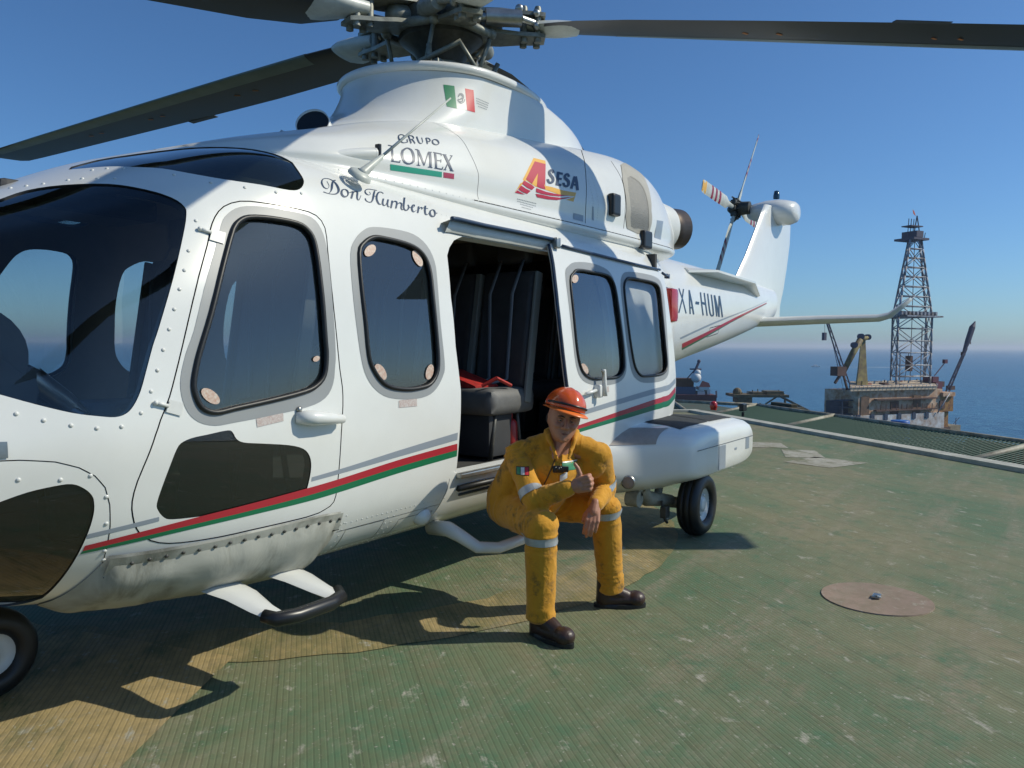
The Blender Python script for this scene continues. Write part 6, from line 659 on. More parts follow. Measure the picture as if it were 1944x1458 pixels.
# exhausts
for s in (-1, 1):
    c = Vector((5.68, s*.44, 2.63)); ax = Vector((.93, s*.28, .05)).normalized(); mb = MB()
    mb.lathe([(.30, -.25), (.27, .0), (.235, .15), (.225, .2)], c, ax, 30); ec = mb.build('exhaust_shroud', WHITE2, cowl_o, True)
    MB().lathe([(.215, .05), (.205, .25), (.20, .42), (.19, .42), (.18, .2), (.02, .0)], c, ax, 30).build('exhaust_pipe', EXH, ec, True)
MB().box((4.62, -.88, 2.36), (.16, .10, .15), bev=.02).build('drain_duct', BLACK, cowl_o)
MB().box((5.15, -.05, 3.05), (.16, .16, .14), bev=.03).build('vent_cap', GUND, mast_o)
# whip antenna on the roof edge
b0 = Vector((1.30, -.915, 2.30)); t0 = Vector((1.96, -.95, 2.835)); dd = (t0-b0).normalized()
mb = MB(); mb.lathe([(.062, -.01), (.058, .010), (.045, .018), (.025, .026)], b0, (0.05, -.6, .8), 20); mb.tube([b0, b0+dd*.03, b0+dd*.18, b0+dd*.2], [.030, .026, .013, .008], 12); mb.tube([b0+dd*.18, t0], [.0075, .005], 8)
mb.build('whip_antenna', HUBG, heli, True)

# ------------------------------ tail
mb = MB()
def fsec(z, x0, x1, t, y0=0):
    r = []
    for k in range(20):
        a = 2*math.pi*k/20; c = math.cos(a); x = (x0+x1)/2+(x1-x0)/2*(-c); s_ = (x-x0)/(x1-x0); th = t*2.6*(.2969*math.sqrt(max(s_, 0))-.126*s_-.3516*s_**2+.2843*s_**3-.1015*s_**4)
        r.append((x, y0+(th if math.sin(a) >= 0 else -th), z))
    return r
fin = [fsec(1.86, 10.0, 11.75, .20), fsec(2.15, 9.3, 11.78, .30), fsec(2.42, 9.50, 11.95, .32), fsec(2.8, 9.95, 12.12, .30), fsec(3.2, 10.35, 12.26, .29), fsec(3.5, 10.62, 12.28, .29), fsec(3.66, 10.8, 12.2, .26)]
mb.rings(fin); finp = mb.build('tail_fin', WHITE, heli, auto=55)
mb = MB(); c0 = Vector((11.35, 0, 3.63))
mb.rings([[c0+Vector((l*math.cos(a), y, h*math.sin(a)+dz)) for a in [2*math.pi*k/20 for k in range(20)]] for y, l, h, dz in ((.42, .02, .02, 0), (.40, .18, .10, 0), (.3, .27, .14, 0), (.1, .35, .18, -.01), (-.1, .38, .20, -.03), (-.22, .34, .19, -.04), (-.32, .26, .16, -.04), (-.36, .16, .12, -.04), (-.37, .02, .02, -.04))])
gb = mb.build('tail_gearbox_fairing', WHITE, finp, auto=60)
MB().lathe([(.05, 0), (.05, .05), (.035, .12), (.0005, .13)], (11.42, 0, 3.84), (0, 0, 1), 14).build('beacon_lamp', mat('beacon', (.02, .06, .10), .15), gb, True)
# tailplane
def tp(y, x0, x1, z, t):
    r = []
    for k in range(16):
        a = 2*math.pi*k/16; x = (x0+x1)/2-(x1-x0)/2*math.cos(a); s_ = (x-x0)/(x1-x0); th = t*2.6*(.2969*math.sqrt(max(s_, 0))-.126*s_-.3516*s_**2+.2843*s_**3-.1015*s_**4); r.append((x, y, z+(th if math.sin(a) >= 0 else -th)))
    return r
for s in (-1, 1):
    MB().rings([tp(s*.02, 10.2, 11.0, 1.84, .27), tp(s*1.0, 10.25, 10.95, 1.87, .24), tp(s*1.72, 10.32, 10.9, 1.885, .20), tp(s*1.85, 10.36, 10.88, 1.92, .17), tp(s*2.0, 10.45, 10.86, 2.05, .13), tp(s*2.09, 10.55, 10.84, 2.14, .08)]).build('tailplane', WHITE2, heli, auto=60)
# strake on the boom
mb = MB()
st = [(6.9, 2.30, .02), (7.35, 2.33, .24), (9.2, 2.33, .20), (9.85, 2.20, .04)]
def bw(x, z): 
    # half width of the boom skin at height z
    vv_ = np.linspace(0, 11, 60); P = HULL.raw(np.full(60, x), vv_); i = np.argmin(abs(P[:, 2]-z)); return P[i, 1]
rr = []
for x, z, o in st: y = bw(x, z); rr.append([(x, -y+.03, z+.05), (x, -y-o, z+.02), (x, -y-o, z-.005), (x, -y+.03, z-.03)])
mb.rings(rr); mb.build('boom_strake', WHITE, heli, auto=30)
# boom hatch outline
seam('hatch_seam', HULL, [(7.55, 4.3), (8.0, 4.35), (8.0, 3.6), (7.55, 3.55)], .008, STRG, heli)
# tail rotor on the starboard side
TRH = Vector((11.1, .52, 3.68))
trh = MB(); trh.lathe([(.10, -.20), (.11, -.05), (.07, .02), (.07, .12), (.03, .16), (.0005, .17)], TRH, (0, 1, 0), 16, cap=True)
for k in range(8): a = k*math.pi/4; trh.box(TRH+Vector((math.cos(a)*.13, .03, math.sin(a)*.13)), (.09, .09, .08), bev=.015); trh.tube([TRH+Vector((math.cos(a)*.1, -.06, math.sin(a)*.1)), TRH+Vector((math.cos(a+.3)*.2, .08, math.sin(a+.3)*.2))], .012, 6)
tr = trh.build('tail_rotor', GUND, heli, auto=40)
def dirv(a): return Vector((math.cos(a), 0, math.sin(a)))
for a, pitch_ in ((R_(52), -.45), (R_(175), .1), (R_(234), .12), (R_(355), .1)):
    d = dirv(a); s = Vector((-math.sin(a), 0, math.cos(a))); tl = MB(); lx = .25 if pitch_ < 0 else 0
    tw = Vector((0, 1, 0))*pitch_+s; tw.normalize(); up = d.cross(tw)
    def ring(r, c, t, of=0): return [TRH+Vector((0, .03, 0))+d*r+tw*(c*q)+up*t*w_ for q, w_ in ((-.5, 0), (-.3, .8), (0, 1), (.3, .7), (.5, 0), (.3, -.7), (0, -1), (-.3, -.8))]
    tl.rings([ring(.16, .07, .03), ring(.34, .09, .025), ring(.46, .19, .014), ring(1.42+lx, .19, .010), ring(1.48+lx, .15, .006)])
    bl = tl.build('tail_rotor_blade', HUBG if True else WHITE, tr, auto=40); 
    for q in range(3):
        r0 = .72+q*.16; MB().rings([ring(r0, .195, .0165-.0018*q), ring(r0+.07, .195, .016-.0018*q)]).build('blade_band', mat('band_red', (.28, .01, .04), .4), bl)
    MB().rings([ring(1.33+lx, .195, .0125), ring(1.475+lx, .165, .009)]).build('blade_band', LYEL if abs(a-R_(175)) < .1 else mat('band_red', (.28, .01, .04), .4), bl)

# ------------------------------ sponsons and landing gear
def srect(y, x0, x1, z0, z1, p=3.2, n=40, slope=0):
    xc, zc, a, b = (x0+x1)/2, (z0+z1)/2, (x1-x0)/2, (z1-z0)/2; r = []
    for k in range(n):
        t = 2*math.pi*k/n; c, s = math.cos(t), math.sin(t); x = xc+a*abs(c)**(2/p)*(1 if c > 0 else -1); z = zc+b*abs(s)**(2/p)*(1 if s > 0 else -1)
        r.append((x, y, z+slope*(x-xc)))
    return r
for s in (-1, 1):
    rg = [srect(s*y, a, b, c, d, p, 48) for y, a, b, c, d, p in ((.85, 3.12, 5.35, .33, .93, 2.3), (1.02, 3.22, 5.38, .34, .92, 2.4), (1.12, 3.36, 5.42, .35, .905, 2.6), (1.22, 3.52, 5.45, .365, .895, 2.9), (1.35, 3.70, 5.46, .40, .885, 4.4), (1.46, 3.83, 5.46, .435, .87, 4.4), (1.53, 3.90, 5.45, .455, .855, 4.4), (1.575, 3.97, 5.42, .475, .83, 4.4), (1.598, 4.03, 5.38, .50, .80, 4.2), (1.60, 4.3, 5.2, .58, .72, 3.0))]
    sp = MB().rings(rg).build('sponson', WHITE, heli, auto=70)
    if s == -1: spo = sp
    # wheel
    c = Vector((4.38, s*1.485, .245)); mb = MB(); w_ = .088
    mb.lathe([(.13, -w_*.75), (.17, -w_), (.215, -w_*.93), (.238, -w_*.62), (.246, -.03), (.240, -.028), (.240, -.022), (.246, -.02), (.246, .02), (.240, .022), (.240, .028), (.246, .03), (.238, w_*.62), (.215, w_*.93), (.17, w_), (.13, w_*.75), (.13, -w_*.75)], c, (0, s, 0), 44)
    wh = mb.build('main_wheel', RUBBER, heli, True)
    mb = MB(); mb.lathe([(.135, w_*.72), (.13, w_*.55), (.11, w_*.45), (.10, w_*.25), (.06, w_*.30), (.055, w_*.6), (.03, w_*.66), (.0005, w_*.66)], c, (0, s, 0), 32)
    for k in range(8): a = k*math.pi/4; mb.tube([c+Vector((math.cos(a)*.085, s*w_*.2, math.sin(a)*.085)), c+Vector((math.cos(a)*.085, s*w_*.42, math.sin(a)*.085))], .010, 8)
    mb.build('wheel_rim', WHITE2, wh, True)
    mb = MB(); mb.tube([(3.92, s*1.22, .40), (3.98, s*1.24, .32), (4.30, s*1.30, .26)], [.055, .06, .045], 12); mb.tube([(4.30, s*1.24, .245), (4.35, s*1.42, .245)], .045, 12)
    mb.tube([(4.12, s*1.26, .29), (4.30, s*1.22, .45)], .032, 10); mb.box((3.92, s*1.20, .39), (.18, .10, .13), bev=.03); mb.lathe([(.06, -.05), (.06, .05)], (3.84, s*1.2, .335), (0, 1, 0), 16, cap=True)
    mb.build('landing_gear_leg', mat('gear_tan', (.40, .39, .32), .5, var=.4, vscale=14), heli, auto=45)
    mb = MB(); mb.tube([(4.05, s*1.33, .30), (4.08, s*1.35, .15), (4.14, s*1.34, .12)], .012, 6); mb.box((4.05, s*1.36, .22), (.08, .05, .09), bev=.01); mb.build('brake_unit', GUND, heli)
MB().tube([(5.2, 0, .78), (5.3, 0, .70)], .02).build('tie_down', GUND, heli)
# sponson details (port)
def onsp(x, y, z0=2.0): return Vector((x, y, z0))
mb = MB()
def top_strip(x0, x1, y0, y1, name, m, n=10, lift=.004, zmax=.9):
    """patch draped over the top of the sponson"""
    bm = bmesh.new(); bm.from_mesh(spo.data); from mathutils.bvhtree import BVHTree
    T = BVHTree.FromBMesh(bm); bm.free(); Mi = world(spo.parent).inverted(); vs = []
    for i in range(n+1):
        for j in range(n+1):
            x = x0[0]+(x1[0]-x0[0])*i/n if isinstance(x0, tuple) else x0+(x1-x0)*i/n; y = y0+(y1-y0)*j/n
            h = T.ray_cast(Mi @ Vector((x, y, 2)), Vector((0, 0, -1))); 
            vs.append((Vector((x, y, 0)) if h[0] is None else world(spo.parent) @ (h[0]+h[1]*lift)))
    fs = [(i*(n+1)+j, i*(n+1)+j+1, (i+1)*(n+1)+j+1, (i+1)*(n+1)+j) for i in range(n) for j in range(n)]
    return mobj(name, vs, fs, m, spo, True)
NONSLIP = mat('non_slip', (.022, .026, .03), .75, bump=.3, bscale=150)
top_strip(4.05, 4.62, -1.47, -1.16, 'walkway_pad', NONSLIP, 12); top_strip(4.65, 5.2, -1.47, -1.10, 'walkway_pad', NONSLIP, 12)
def front_patch(y0, y1, z0, z1, name, m, parent, n=8, lift=.004):
    bm = bmesh.new(); bm.from_mesh(spo.data); from mathutils.bvhtree import BVHTree
    T = BVHTree.FromBMesh(bm); bm.free(); Mi = world(spo.parent).inverted(); vs = []; W_ = world(spo.parent)
    for i in range(n+1):
        for j in range(n+1):
            y = y0+(y1-y0)*i/n; z = z0+(z1-z0)*j/n; h = T.ray_cast(Mi @ Vector((2.5, y, z)), Vector((1, 0, 0)))
            vs.append(W_ @ (h[0]+h[1]*lift) if h[0] is not None else Vector((3.5, y, z)))
    return mobj(name, vs, [(i*(n+1)+j, i*(n+1)+j+1, (i+1)*(n+1)+j+1, (i+1)*(n+1)+j) for i in range(n) for j in range(n)], m, parent, True)
front_patch(-1.40, -1.16, .765, .865, 'anti_chafe_patch', mat('taupe_patch', (.36, .32, .29), .6, var=.15, vscale=20), spo)
MB().lathe([(.050, -.02), (.050, .012), (.042, .016)], (3.60, -1.27, .50), (-1, -.35, -.12), 24).build('landing_lamp_rim', SILVER, spo, True)
MB().lathe([(.042, .012), (.02, .018), (.0005, .02)], (3.60, -1.27, .50), (-1, -.35, -.12), 24).build('landing_lamp_glass', mat('lamp_glass', (.30, .24, .22), .15), spo, True)
for x0, x1, z0, z1 in ((4.52, 4.68, .50, .69), (5.18, 5.27, .60, .70), (4.9, 4.95, .62, .64)): MB().box(((x0+x1)/2, -1.600, (z0+z1)/2), (x1-x0, .006, z1-z0), bev=.002).build('sponson_vent', STRG, spo)
MB().box((4.72, -1.602, .70), (1.3, .003, .004)).build('panel_seam', SEAM, spo)
# nose gear
for s in (-1, 1):
    c = Vector((-.085, s*.165, .188)); w_ = .07; mb = MB()
    mb.lathe([(.09, -w_*.75), (.12, -w_), (.160, -w_*.92), (.182, -w_*.55), (.189, 0), (.182, w_*.55), (.160, w_*.92), (.12, w_), (.09, w_*.75), (.09, -w_*.75)], c, (0, s, 0), 40)
    wh = mb.build('nose_wheel', RUBBER, heli, True)
    MB().lathe([(.095, w_*.7), (.085, w_*.5), (.05, w_*.3), (.03, w_*.6), (.0005, w_*.62)], c, (0, s, 0), 24).build('wheel_rim', WHITE2, wh, True)
mb = MB(); mb.tube([(-.10, 0, .6), (-.085, 0, .30)], .04, 12); mb.tube([(-.085, -.12, .188), (-.085, .12, .188)], .03, 10); mb.tube([(-.085, 0, .32), (-.085, 0, .18)], .055, 10); mb.tube([(-.02, 0, .30), (.24, -.05, .5)], .02, 8); mb.build('nose_gear_leg', WHITE2, heli, auto=50)
# pilot step: two blades and a tread bar
mb = MB(); fl_ = (Vector((1, 0, 0)), 1.0)
for x, dx in ((.50, -.03), (.80, -.02)):
    pts = [(x, -.86, .46), (x+.01, -1.03, .44), (x+dx+.03, -1.17, .415), (x+dx*1.2+.04, -1.26, .40)]
    rr = [[Vector(p)+Vector((a*w2, 0, b*.014)) for a, b in ((-1, 0), (-.6, 1), (.6, 1), (1, 0), (.6, -1), (-.6, -1))] for p, w2 in zip(pts, (.095, .075, .055, .045))]
    mb.rings(rr)
stp = mb.build('boarding_step', WHITE, heli, auto=40)
MB().tube([(.47, -1.22, .405), (.49, -1.27, .395), (.58, -1.29, .39), (.76, -1.29, .39), (.83, -1.27, .395), (.86, -1.22, .41)], [.026, .03, .03, .03, .03, .024], 12).build('step_tread', BLACK, stp, True)
mb = MB(); mb.tube([(1.84, -.92, .46), (1.82, -1.06, .47), (1.80, -1.16, .45), (1.82, -1.26, .40), (1.94, -1.31, .38), (2.18, -1.31, .38), (2.30, -1.29, .39), (2.38, -1.20, .44), (2.40, -.95, .50)], [.045, .042, .036, .032, .03, .03, .032, .034, .04], 12)
mb.build('cabin_step', WHITE, heli, True)
# door sill and cabin floor
mb = MB(); mb.box((2.72, -1.06, .765), (1.78, .16, .03), bev=.008); mb.build('door_sill', SILVER, heli); 
p, n = on(HULL, [(1.86, 3.15), (2.2, 3.15), (3.0, 3.15), (3.6, 3.15)], .012); MB().tube(p, .018, 10).build('sill_seal', RUBBER, heli, True)
p, n = on(HULL, [(1.9, 2.95), (2.6, 2.95)], .003); MB().tube(p, .008, 6).build('sill_slot', GUND, heli, True)
MB().prism([(-.75, -.45), (-.3, -.75), (.3, -.92), (1.0, -1.0), (4.6, -1.0), (4.6, 1.0), (1.0, 1.0), (.3, .92), (-.3, .75), (-.75, .45)], .72, .75).build('cabin_floor', mat('floor_grey', (.07, .07, .068), .7, var=.3), heli)
MB().box((4.72, 0, 1.5), (.04, 1.9, 1.5)).build('aft_bulkhead', DARKIN, heli)
MB().box((2.4, 0, 2.20), (3.6, 1.5, .03)).build('cabin_ceiling', LINING, heli)
def seat(x, y, z, name, f=-1, hgt=.86, m=SEATM, mc=None, w_=.42):
    s = thing(name, None, None); s.parent = heli; Wm = world(heli).inverted(); s.location = Wm @ Vector((x, y, z))
    for k in ('label', 'category'): 
        if k in s: del s[k]
    mb = MB(); mb.box((x, y, z+.37), (.50, w_+.04, .17), bev=.06); mb.build('seat_cushion', mc or m, s, auto=60)
    rot = Matrix.Rotation(R_(-9)*f, 3, 'Y'); mb = MB(); mb.box((x-f*.24, y, z+.40+hgt*.42), (.11, w_, hgt*.80), rot=Matrix.Rotation(R_(9)*(-f), 3, 'Y'), bev=.045); mb.build('seat_back', m, s, auto=60)
    MB().box((x-f*.33, y, z+.42+hgt*.95), (.10, .26, .20), bev=.04).build('headrest', m, s, auto=60)
    mb = MB()
    for q in (-1, 1):
        MB().tube([(x+.16, y+q*w_*.4, z), (x+.1, y+q*w_*.4, z+.35)], .015, 8).build('seat_leg', GUND, s, True); MB().tube([(x-.18, y+q*w_*.4, z), (x-.12, y+q*w_*.4, z+.35)], .015, 8).build('seat_leg', GUND, s, True)
    MB().box((x-.06, y, z+.16), (.26, w_*.8, .28), bev=.03).build('seat_base', DARKIN, s, auto=50)
    mb = MB()
    for q in (-.09, .09):
        mb.tube([(x-f*.30, y+q, z+.46+hgt*.85), (x-f*.16, y+q, z+.46+hgt*.6), (x-f*.13, y+q*.8, z+.50), (x+f*.0, y+q*.4, z+.475)], .014, 6, flat=(Vector((1, 0, 0)), .3))
    for q in (-1, 1): MB().box((x-f*.20, y+q*(w_/2+.02), z+.38+hgt*.40), (.07, .022, hgt*.86), rot=Matrix.Rotation(R_(9)*(-f), 3, 'Y'), bev=.008).build('seat_side_frame', mat('frame_grey', (.20, .21, .19), .5), s)
    mb.build('seat_harness', mat('harness', (.20, .21, .22), .7), s, True)
    return s
for x, y in ((2.62, -.72), (2.62, -.24), (2.62, .24), (2.62, .72)): seat(x, y, .75, 'cabin_seat', -1, 1.0, SEATM, SEATG)
for x, y in ((3.9, -.6), (3.9, -.1), (3.9, .45)): seat(x, y, .75, 'cabin_seat', -1, 1.0)
for y in (-.45, .45): seat(.92, y, .70, 'pilot_seat', -1, 1.05, mat('pilot_seat_grey', (.13, .135, .14), .6, var=.25, vscale=7), None, .50)
# life vest bag and extinguisher in the cabin
mb = MB(); mb.box((2.55, -.62, 1.24), (.26, .34, .06), rot=Matrix.Rotation(.3, 3, 'X'), bev=.025); mb.tube([(2.4, -.85, 1.22), (2.46, -.92, 1.27), (2.6, -.93, 1.22)], .012, 6); tag(mb.build('life_vest', mat('vest_red', (.5, .02, .015), .6, var=.5, vscale=25), None, auto=50), 'red folded life vest lying on the cabin seat inside the open door', 'life vest')
mb = MB(); mb.cap((2.70, -.86, .80), (2.70, -.86, .96), .05, .045, 14); mb.tube([(2.70, -.86, .98), (2.70, -.86, 1.05)], .015, 8); tag(mb.build('fire_extinguisher', mat('ext_red', (.32, .02, .02), .35), None, True), 'red fire extinguisher standing on the cabin floor under the seat', 'fire extinguisher')
# instrument panel, glareshield, cyclic sticks
BN = mat('binnacle_grey', (.17, .165, .15), .7, var=.2)
mb = MB(); mb.box((-.42, 0, 1.16), (.22, 1.15, .42), bev=.04); ip = mb.build('instrument_panel', DARKIN, heli, auto=40)
mb = MB(); mb.box((-.42, 0, 1.40), (.46, 1.30, .07), rot=Matrix.Rotation(R_(-6), 3, 'Y'), bev=.03); mb.lathe([(.19, -.24), (.20, -.05), (.19, .10), (.14, .14), (.0005, .15)], (-.22, -.30, 1.42), (.2, 1, 0), 28, cap=True); mb.box((-.16, -.34, 1.30), (.26, .46, .22), rot=Matrix.Rotation(.25, 3, 'Y'), bev=.05); mb.build('glareshield', BN, ip, auto=50)
mb = MB(); mb.tube([(-.05, -.52, 1.34), (.06, -.55, 1.24), (.14, -.55, 1.16)], [.045, .04, .03], 12); mb.tube([(.0, -.40, 1.28), (.10, -.62, 1.18)], .02, 8); mb.box((.12, -.56, 1.14), (.09, .10, .08), bev=.015); mb.box((.02, -.66, 1.12), (.10, .06, .06), bev=.01); mb.build('yoke_unit', SILVER, ip, auto=50)
mb = MB(); mb.box((-.2, 0, .92), (.8, .26, .4), bev=.03); mb.build('centre_console', DARKIN, ip, auto=40)
scr = mat('display_glass', (.015, .02, .025), .08)
for y in (-.48, -.24, .24, .48): MB().box((-.305, y, 1.18), (.012, .19, .22), bev=.004).build('display', scr, ip)
for y in (-.45, .45):
    MB().tube([(.02, y, .72), (.0, y, .95), (-.06, y, 1.12), (-.03, y, 1.22)], [.016, .016, .018, .024], 10).build('control_stick', BLACK, heli, True)
# pilots' pedals and boxes seen through the chin and lower door windows
mb = MB(); mb.box((-.45, -.45, .80), (.2, .5, .1), bev=.02); mb.box((.1, -.8, .84), (.5, .1, .16), bev=.02); mb.build('pedal_box', GUND, heli)
# centre post and wiper
p, n = on(HULL, [(-.95, 11), (-.6, 11), (-.3, 11), (-.1, 11)], .0); MB().tube(p, .035, 8).build('windshield_post', WHITE2, heli, True)
p, n = on(HULL, [(-1.02, 9.5), (-.8, 9.0), (-.5, 8.6)], .02); MB().tube(p, .009, 6).build('wiper_arm', BLACK, heli, True)
# overhead and door-post structure inside the cockpit
mb = MB(); mb.box((.35, 0, 2.10), (.7, .35, .10), bev=.03); mb.build('overhead_panel', DARKIN, heli)
(p,), (n,) = on(HULL, (-.42, 4.55), .004); patch('side_marker', HULL, dense([(-.47, 4.45), (-.35, 4.45), (-.35, 4.72), (-.47, 4.75)]), SILVER, heli, -1, .004)

# ------------------------------ main rotor
H0 = Vector((3.02, 0, 3.78)); AXR = Vector((-.05, 0, 1)).normalized()
hub = MB(); hub.lathe([(.10, -.65), (.10, -.30), (.16, -.28), (.20, -.20), (.30, -.12), (.32, .06), (.26, .12), (.12, .16), (.06, .22), (.0005, .24)], H0, AXR, 30, cap=True)
ro = hub.build('main_rotor', mat('hub_body', (.11, .11, .095), .5, metal=.3, var=.5, vscale=12), heli, auto=40)
mb = MB(); mb.lathe([(.12, -.44), (.34, -.44), (.37, -.42), (.37, -.38), (.34, -.36), (.20, -.34), (.12, -.34)], H0, AXR, 36); mb.lathe([(.14, -.50), (.30, -.50), (.30, -.46), (.14, -.46)], H0, AXR, 36)
for k in range(10): a = k*math.pi/5; mb.box(H0+Vector((math.cos(a)*.36, math.sin(a)*.36, -.40)), (.07, .07, .07), bev=.01)
mb.build('swashplate', GUN, ro, auto=40)
mb = MB()
for k in range(4): a = k*math.pi/2+.5; mb.tube([H0+Vector((math.cos(a)*.30, math.sin(a)*.30, -.5)), H0+Vector((math.cos(a)*.42, math.sin(a)*.42, -.28))], .018, 8)
mb.lathe([(.25, -.62), (.22, -.5), (.17, -.36), (.15, -.26), (.17, -.25)], H0, AXR, 24)
for a in (3.4, 4.1, 4.9, 5.5): mb.box(H0+Vector((math.cos(a)*.30, math.sin(a)*.30, -.46)), (.06, .05, .10), bev=.008)
mb.tube([H0+Vector((-.42, -.1, -.42)), H0+Vector((-.22, -.35, -.25)), H0+Vector((-.1, -.42, -.44))], .02, 8); mb.build('scissor_link', GUN, ro, True)
for bi, deg in enumerate((-53, 19, 91, 163, 235)):
    a = R_(deg); d = Vector((math.cos(a), math.sin(a), 0)); le = Vector((-math.sin(a), math.cos(a), 0)); up = Vector((0, 0, 1)); da, db = {163: (-.05, -.075), 235: (-.09, -.045), 19: (0, -.02), 91: (0, -.014)}.get(deg, (0, -.004))
    def P(r, c, h): return H0+d*r+le*c+up*(h+da*max(0, min(1, (r-.2)/.6))+db*max(0, r-.3))
    def G(r, c, h): return P(r*.70, c, h)
    yk = MB()   # blade grip: upper and lower plates with bolts, elastomeric bearing, damper
    for h in (-.075, .075):
        yk.rings([[G(r, w_*q, h+e) for q, e in ((-1, -.014), (1, -.014), (1, .014), (-1, .014))] for r, w_ in ((.20, .10), (.40, .13), (.62, .13), (.80, .10), (.98, .09), (1.08, .07))])
    for r in (.86, 1.0):
        for q in (-.05, .05): yk.lathe([(.026, -.12), (.026, .12), (.02, .135), (.0005, .14)], G(r, q, 0), (0, 0, 1), 10, cap=True)
    yk.cap(G(.36, 0, 0), G(.52, 0, 0), .085, .085, 14)
    g = yk.build('blade_grip', GUN, ro, auto=40)
    dm = MB(); dm.tube([G(.28, -.20, -.02), G(.48, -.20, -.01)], .030, 12); dm.tube([G(.46, -.20, -.01), G(.82, -.17, 0)], .060, 14); dm.tube([G(.82, -.17, 0), G(.95, -.10, 0)], .026, 10); dm.sph(G(.80, -.17, .07), .03); dm.sph(G(.98, -.10, .07), .028); dm.sph(G(.98, -.10, -.02), .03)
    dm.build('lead_lag_damper', SILVER if bi == 0 else GUN, g, auto=60)
    ph = MB(); ph.tube([G(.50, .05, -.06), G(.42, .24, -.10), G(.36, .30, -.10)], [.035, .03, .03], 10); ph.sph(G(.36, .30, -.10), .04); e = H0+d*.26+le*.20+up*(-.40); ph.tube([G(.36, .30, -.10), e], .015, 8); ph.sph(e, .03)
    ph.build('pitch_link', SILVER if bi == 0 else GUN, g, True)
    # pale root cuff
    def ring(r, c, t, tw, lead=.25, z=0):
        o = []; ca, sa = math.cos(tw), math.sin(tw)
        for k in range(18):
            an = 2*math.pi*k/18; x = .5-.5*math.cos(an); th = 9.0*(.2969*math.sqrt(max(x, 0))-.126*x-.3516*x*x+.2843*x**3-.1036*x**4)*t; th = th if math.sin(an) >= 0 else -th*.8
            cc = c*(lead-x); o.append(P(r, cc*ca-th*sa, z+cc*sa+th*ca))
        return o
    cf = MB(); cf.rings([ring(.62, .18, .062, .1, .5), ring(.72, .25, .070, .12, .44), ring(.84, .33, .070, .14, .40), ring(.93, .37, .060, .15, .37), ring(1.0, .34, .045, .15, .35), ring(1.03, .24, .01, .15, .33)])
    cf.build('blade_cuff', HUBG, g, auto=60)
    b = MB(); st_ = [(.74, .22, .036, .15), (.95, .38, .036, .16), (1.3, .46, .035, .15), (2.2, .51, .031, .12), (2.8, .52, .029, .10), (3.6, .53, .028, .07), (4.6, .53, .027, .04), (5.6, .53, .026, .01), (6.5, .53, .024, -.02), (6.80, .52, .020, -.03), (6.88, .44, .008, -.03)]
    b.rings([ring(r, c, t, tw, .27) for r, c, t, tw in st_]); bl = b.build('rotor_blade', BLADE, ro, auto=60)
    e = MB(); sub = [(1.3, .46, .0352, .15), (2.2, .51, .0312, .12), (3.6, .53, .029, .07), (5.6, .53, .0268, .01), (6.6, .50, .024, -.02)]
    rr_ = []
    for r, c, t, tw in sub:
        o = ring(r, c, t*1.06, tw, .277); rr_.append([o[q] for q in (15, 16, 17, 0, 1, 2, 3)])
    e.rings(rr_, closed=False, cap=False); e.build('leading_edge_strip', BLEDGE, bl, True)
    for r in (2.2, 2.45, 3.6, 3.8, 4.7, 4.9):
        c = .5; x = -.12; MB().box(P(r, x, -.0235+x*(.15-.02*r)), (.05, .018, .003), rot=Matrix.Rotation(a+.5, 3, 'Z')).build('blade_mark', mat('orange_mark', (.45, .16, .04), .5), bl)
    MB().add([P(3.15, -.375, -.034), P(3.55, -.375, -.034), P(3.55, -.43, -.039), P(3.15, -.43, -.039), P(3.15, -.375, -.026), P(3.55, -.375, -.026), P(3.55, -.43, -.034), P(3.15, -.43, -.034)], [(0, 1, 2, 3), (7, 6, 5, 4), (0, 4, 5, 1), (1, 5, 6, 2), (2, 6, 7, 3), (3, 7, 4, 0)]).build('trim_tab', BLADE, bl)
# ---------------------------------------------------------------- the seated worker
from mathutils.bvhtree import BVHTree
V3 = Vector
rtv = V3((.5653, -.8249, 0)); fwv = V3((.8249, .5653, 0)); upv = V3((0, 0, 1)); tov = -fwv
J = dict(hipR=(2.07, -1.265, .575), hipL=(2.31, -1.26, .57), kneeR=(1.80, -1.67, .575), kneeL=(2.33, -1.75, .58), ankR=(1.825, -1.655, .13), ankL=(2.45, -1.725, .13),
         shR=(1.965, -1.400, .915), shL=(2.225, -1.765, .918), neck=(2.105, -1.600, .975), chest=(2.09, -1.545, .80), belly=(2.13, -1.42, .66),
         elR=(1.835, -1.605, .690), wrR=(1.872, -1.800, .775), elL=(2.36, -1.735, .70), wrL=(2.125, -1.795, .635))
J = {k: V3(v) for k, v in J.items()}
man = thing('person', 'worker in orange hard hat and yellow coverall seated on the cabin step, thumb up', 'person', (2.1, -1.5, 0))
# head frame
roll = R_(8); hu = (upv*math.cos(roll)+rtv*math.sin(roll)); hf = (tov+V3((0, 0, -.10))+rtv*.10).normalized(); hu = (hu-hf*hu.dot(hf)).normalized(); hx = hu.cross(hf) * 1.0
if hx.dot(rtv) < 0: hx = -hx
HC = V3((2.035, -1.655, 1.098))
def H(x, y, z): return HC+hx*x+hf*y+hu*z
HM = Matrix((hx, hf, hu)).transposed()
def esph(mb, c, r, M=None, n=24): return mb.sph(c, r, n, M)
body = MB()
LV = [(-.117, .018, .066, .040), (-.110, .031, .080, .022), (-.092, .044, .087, -.005), (-.070, .054, .085, -.040), (-.045, .062, .082, -.066), (-.020, .068, .080, -.082), (.005, .071, .079, -.090), (.030, .074, .084, -.096), (.060, .074, .081, -.099), (.090, .067, .068, -.090), (.112, .052, .050, -.072), (.126, .030, .026, -.045), (.131, .006, .004, -.018)]
rg = []
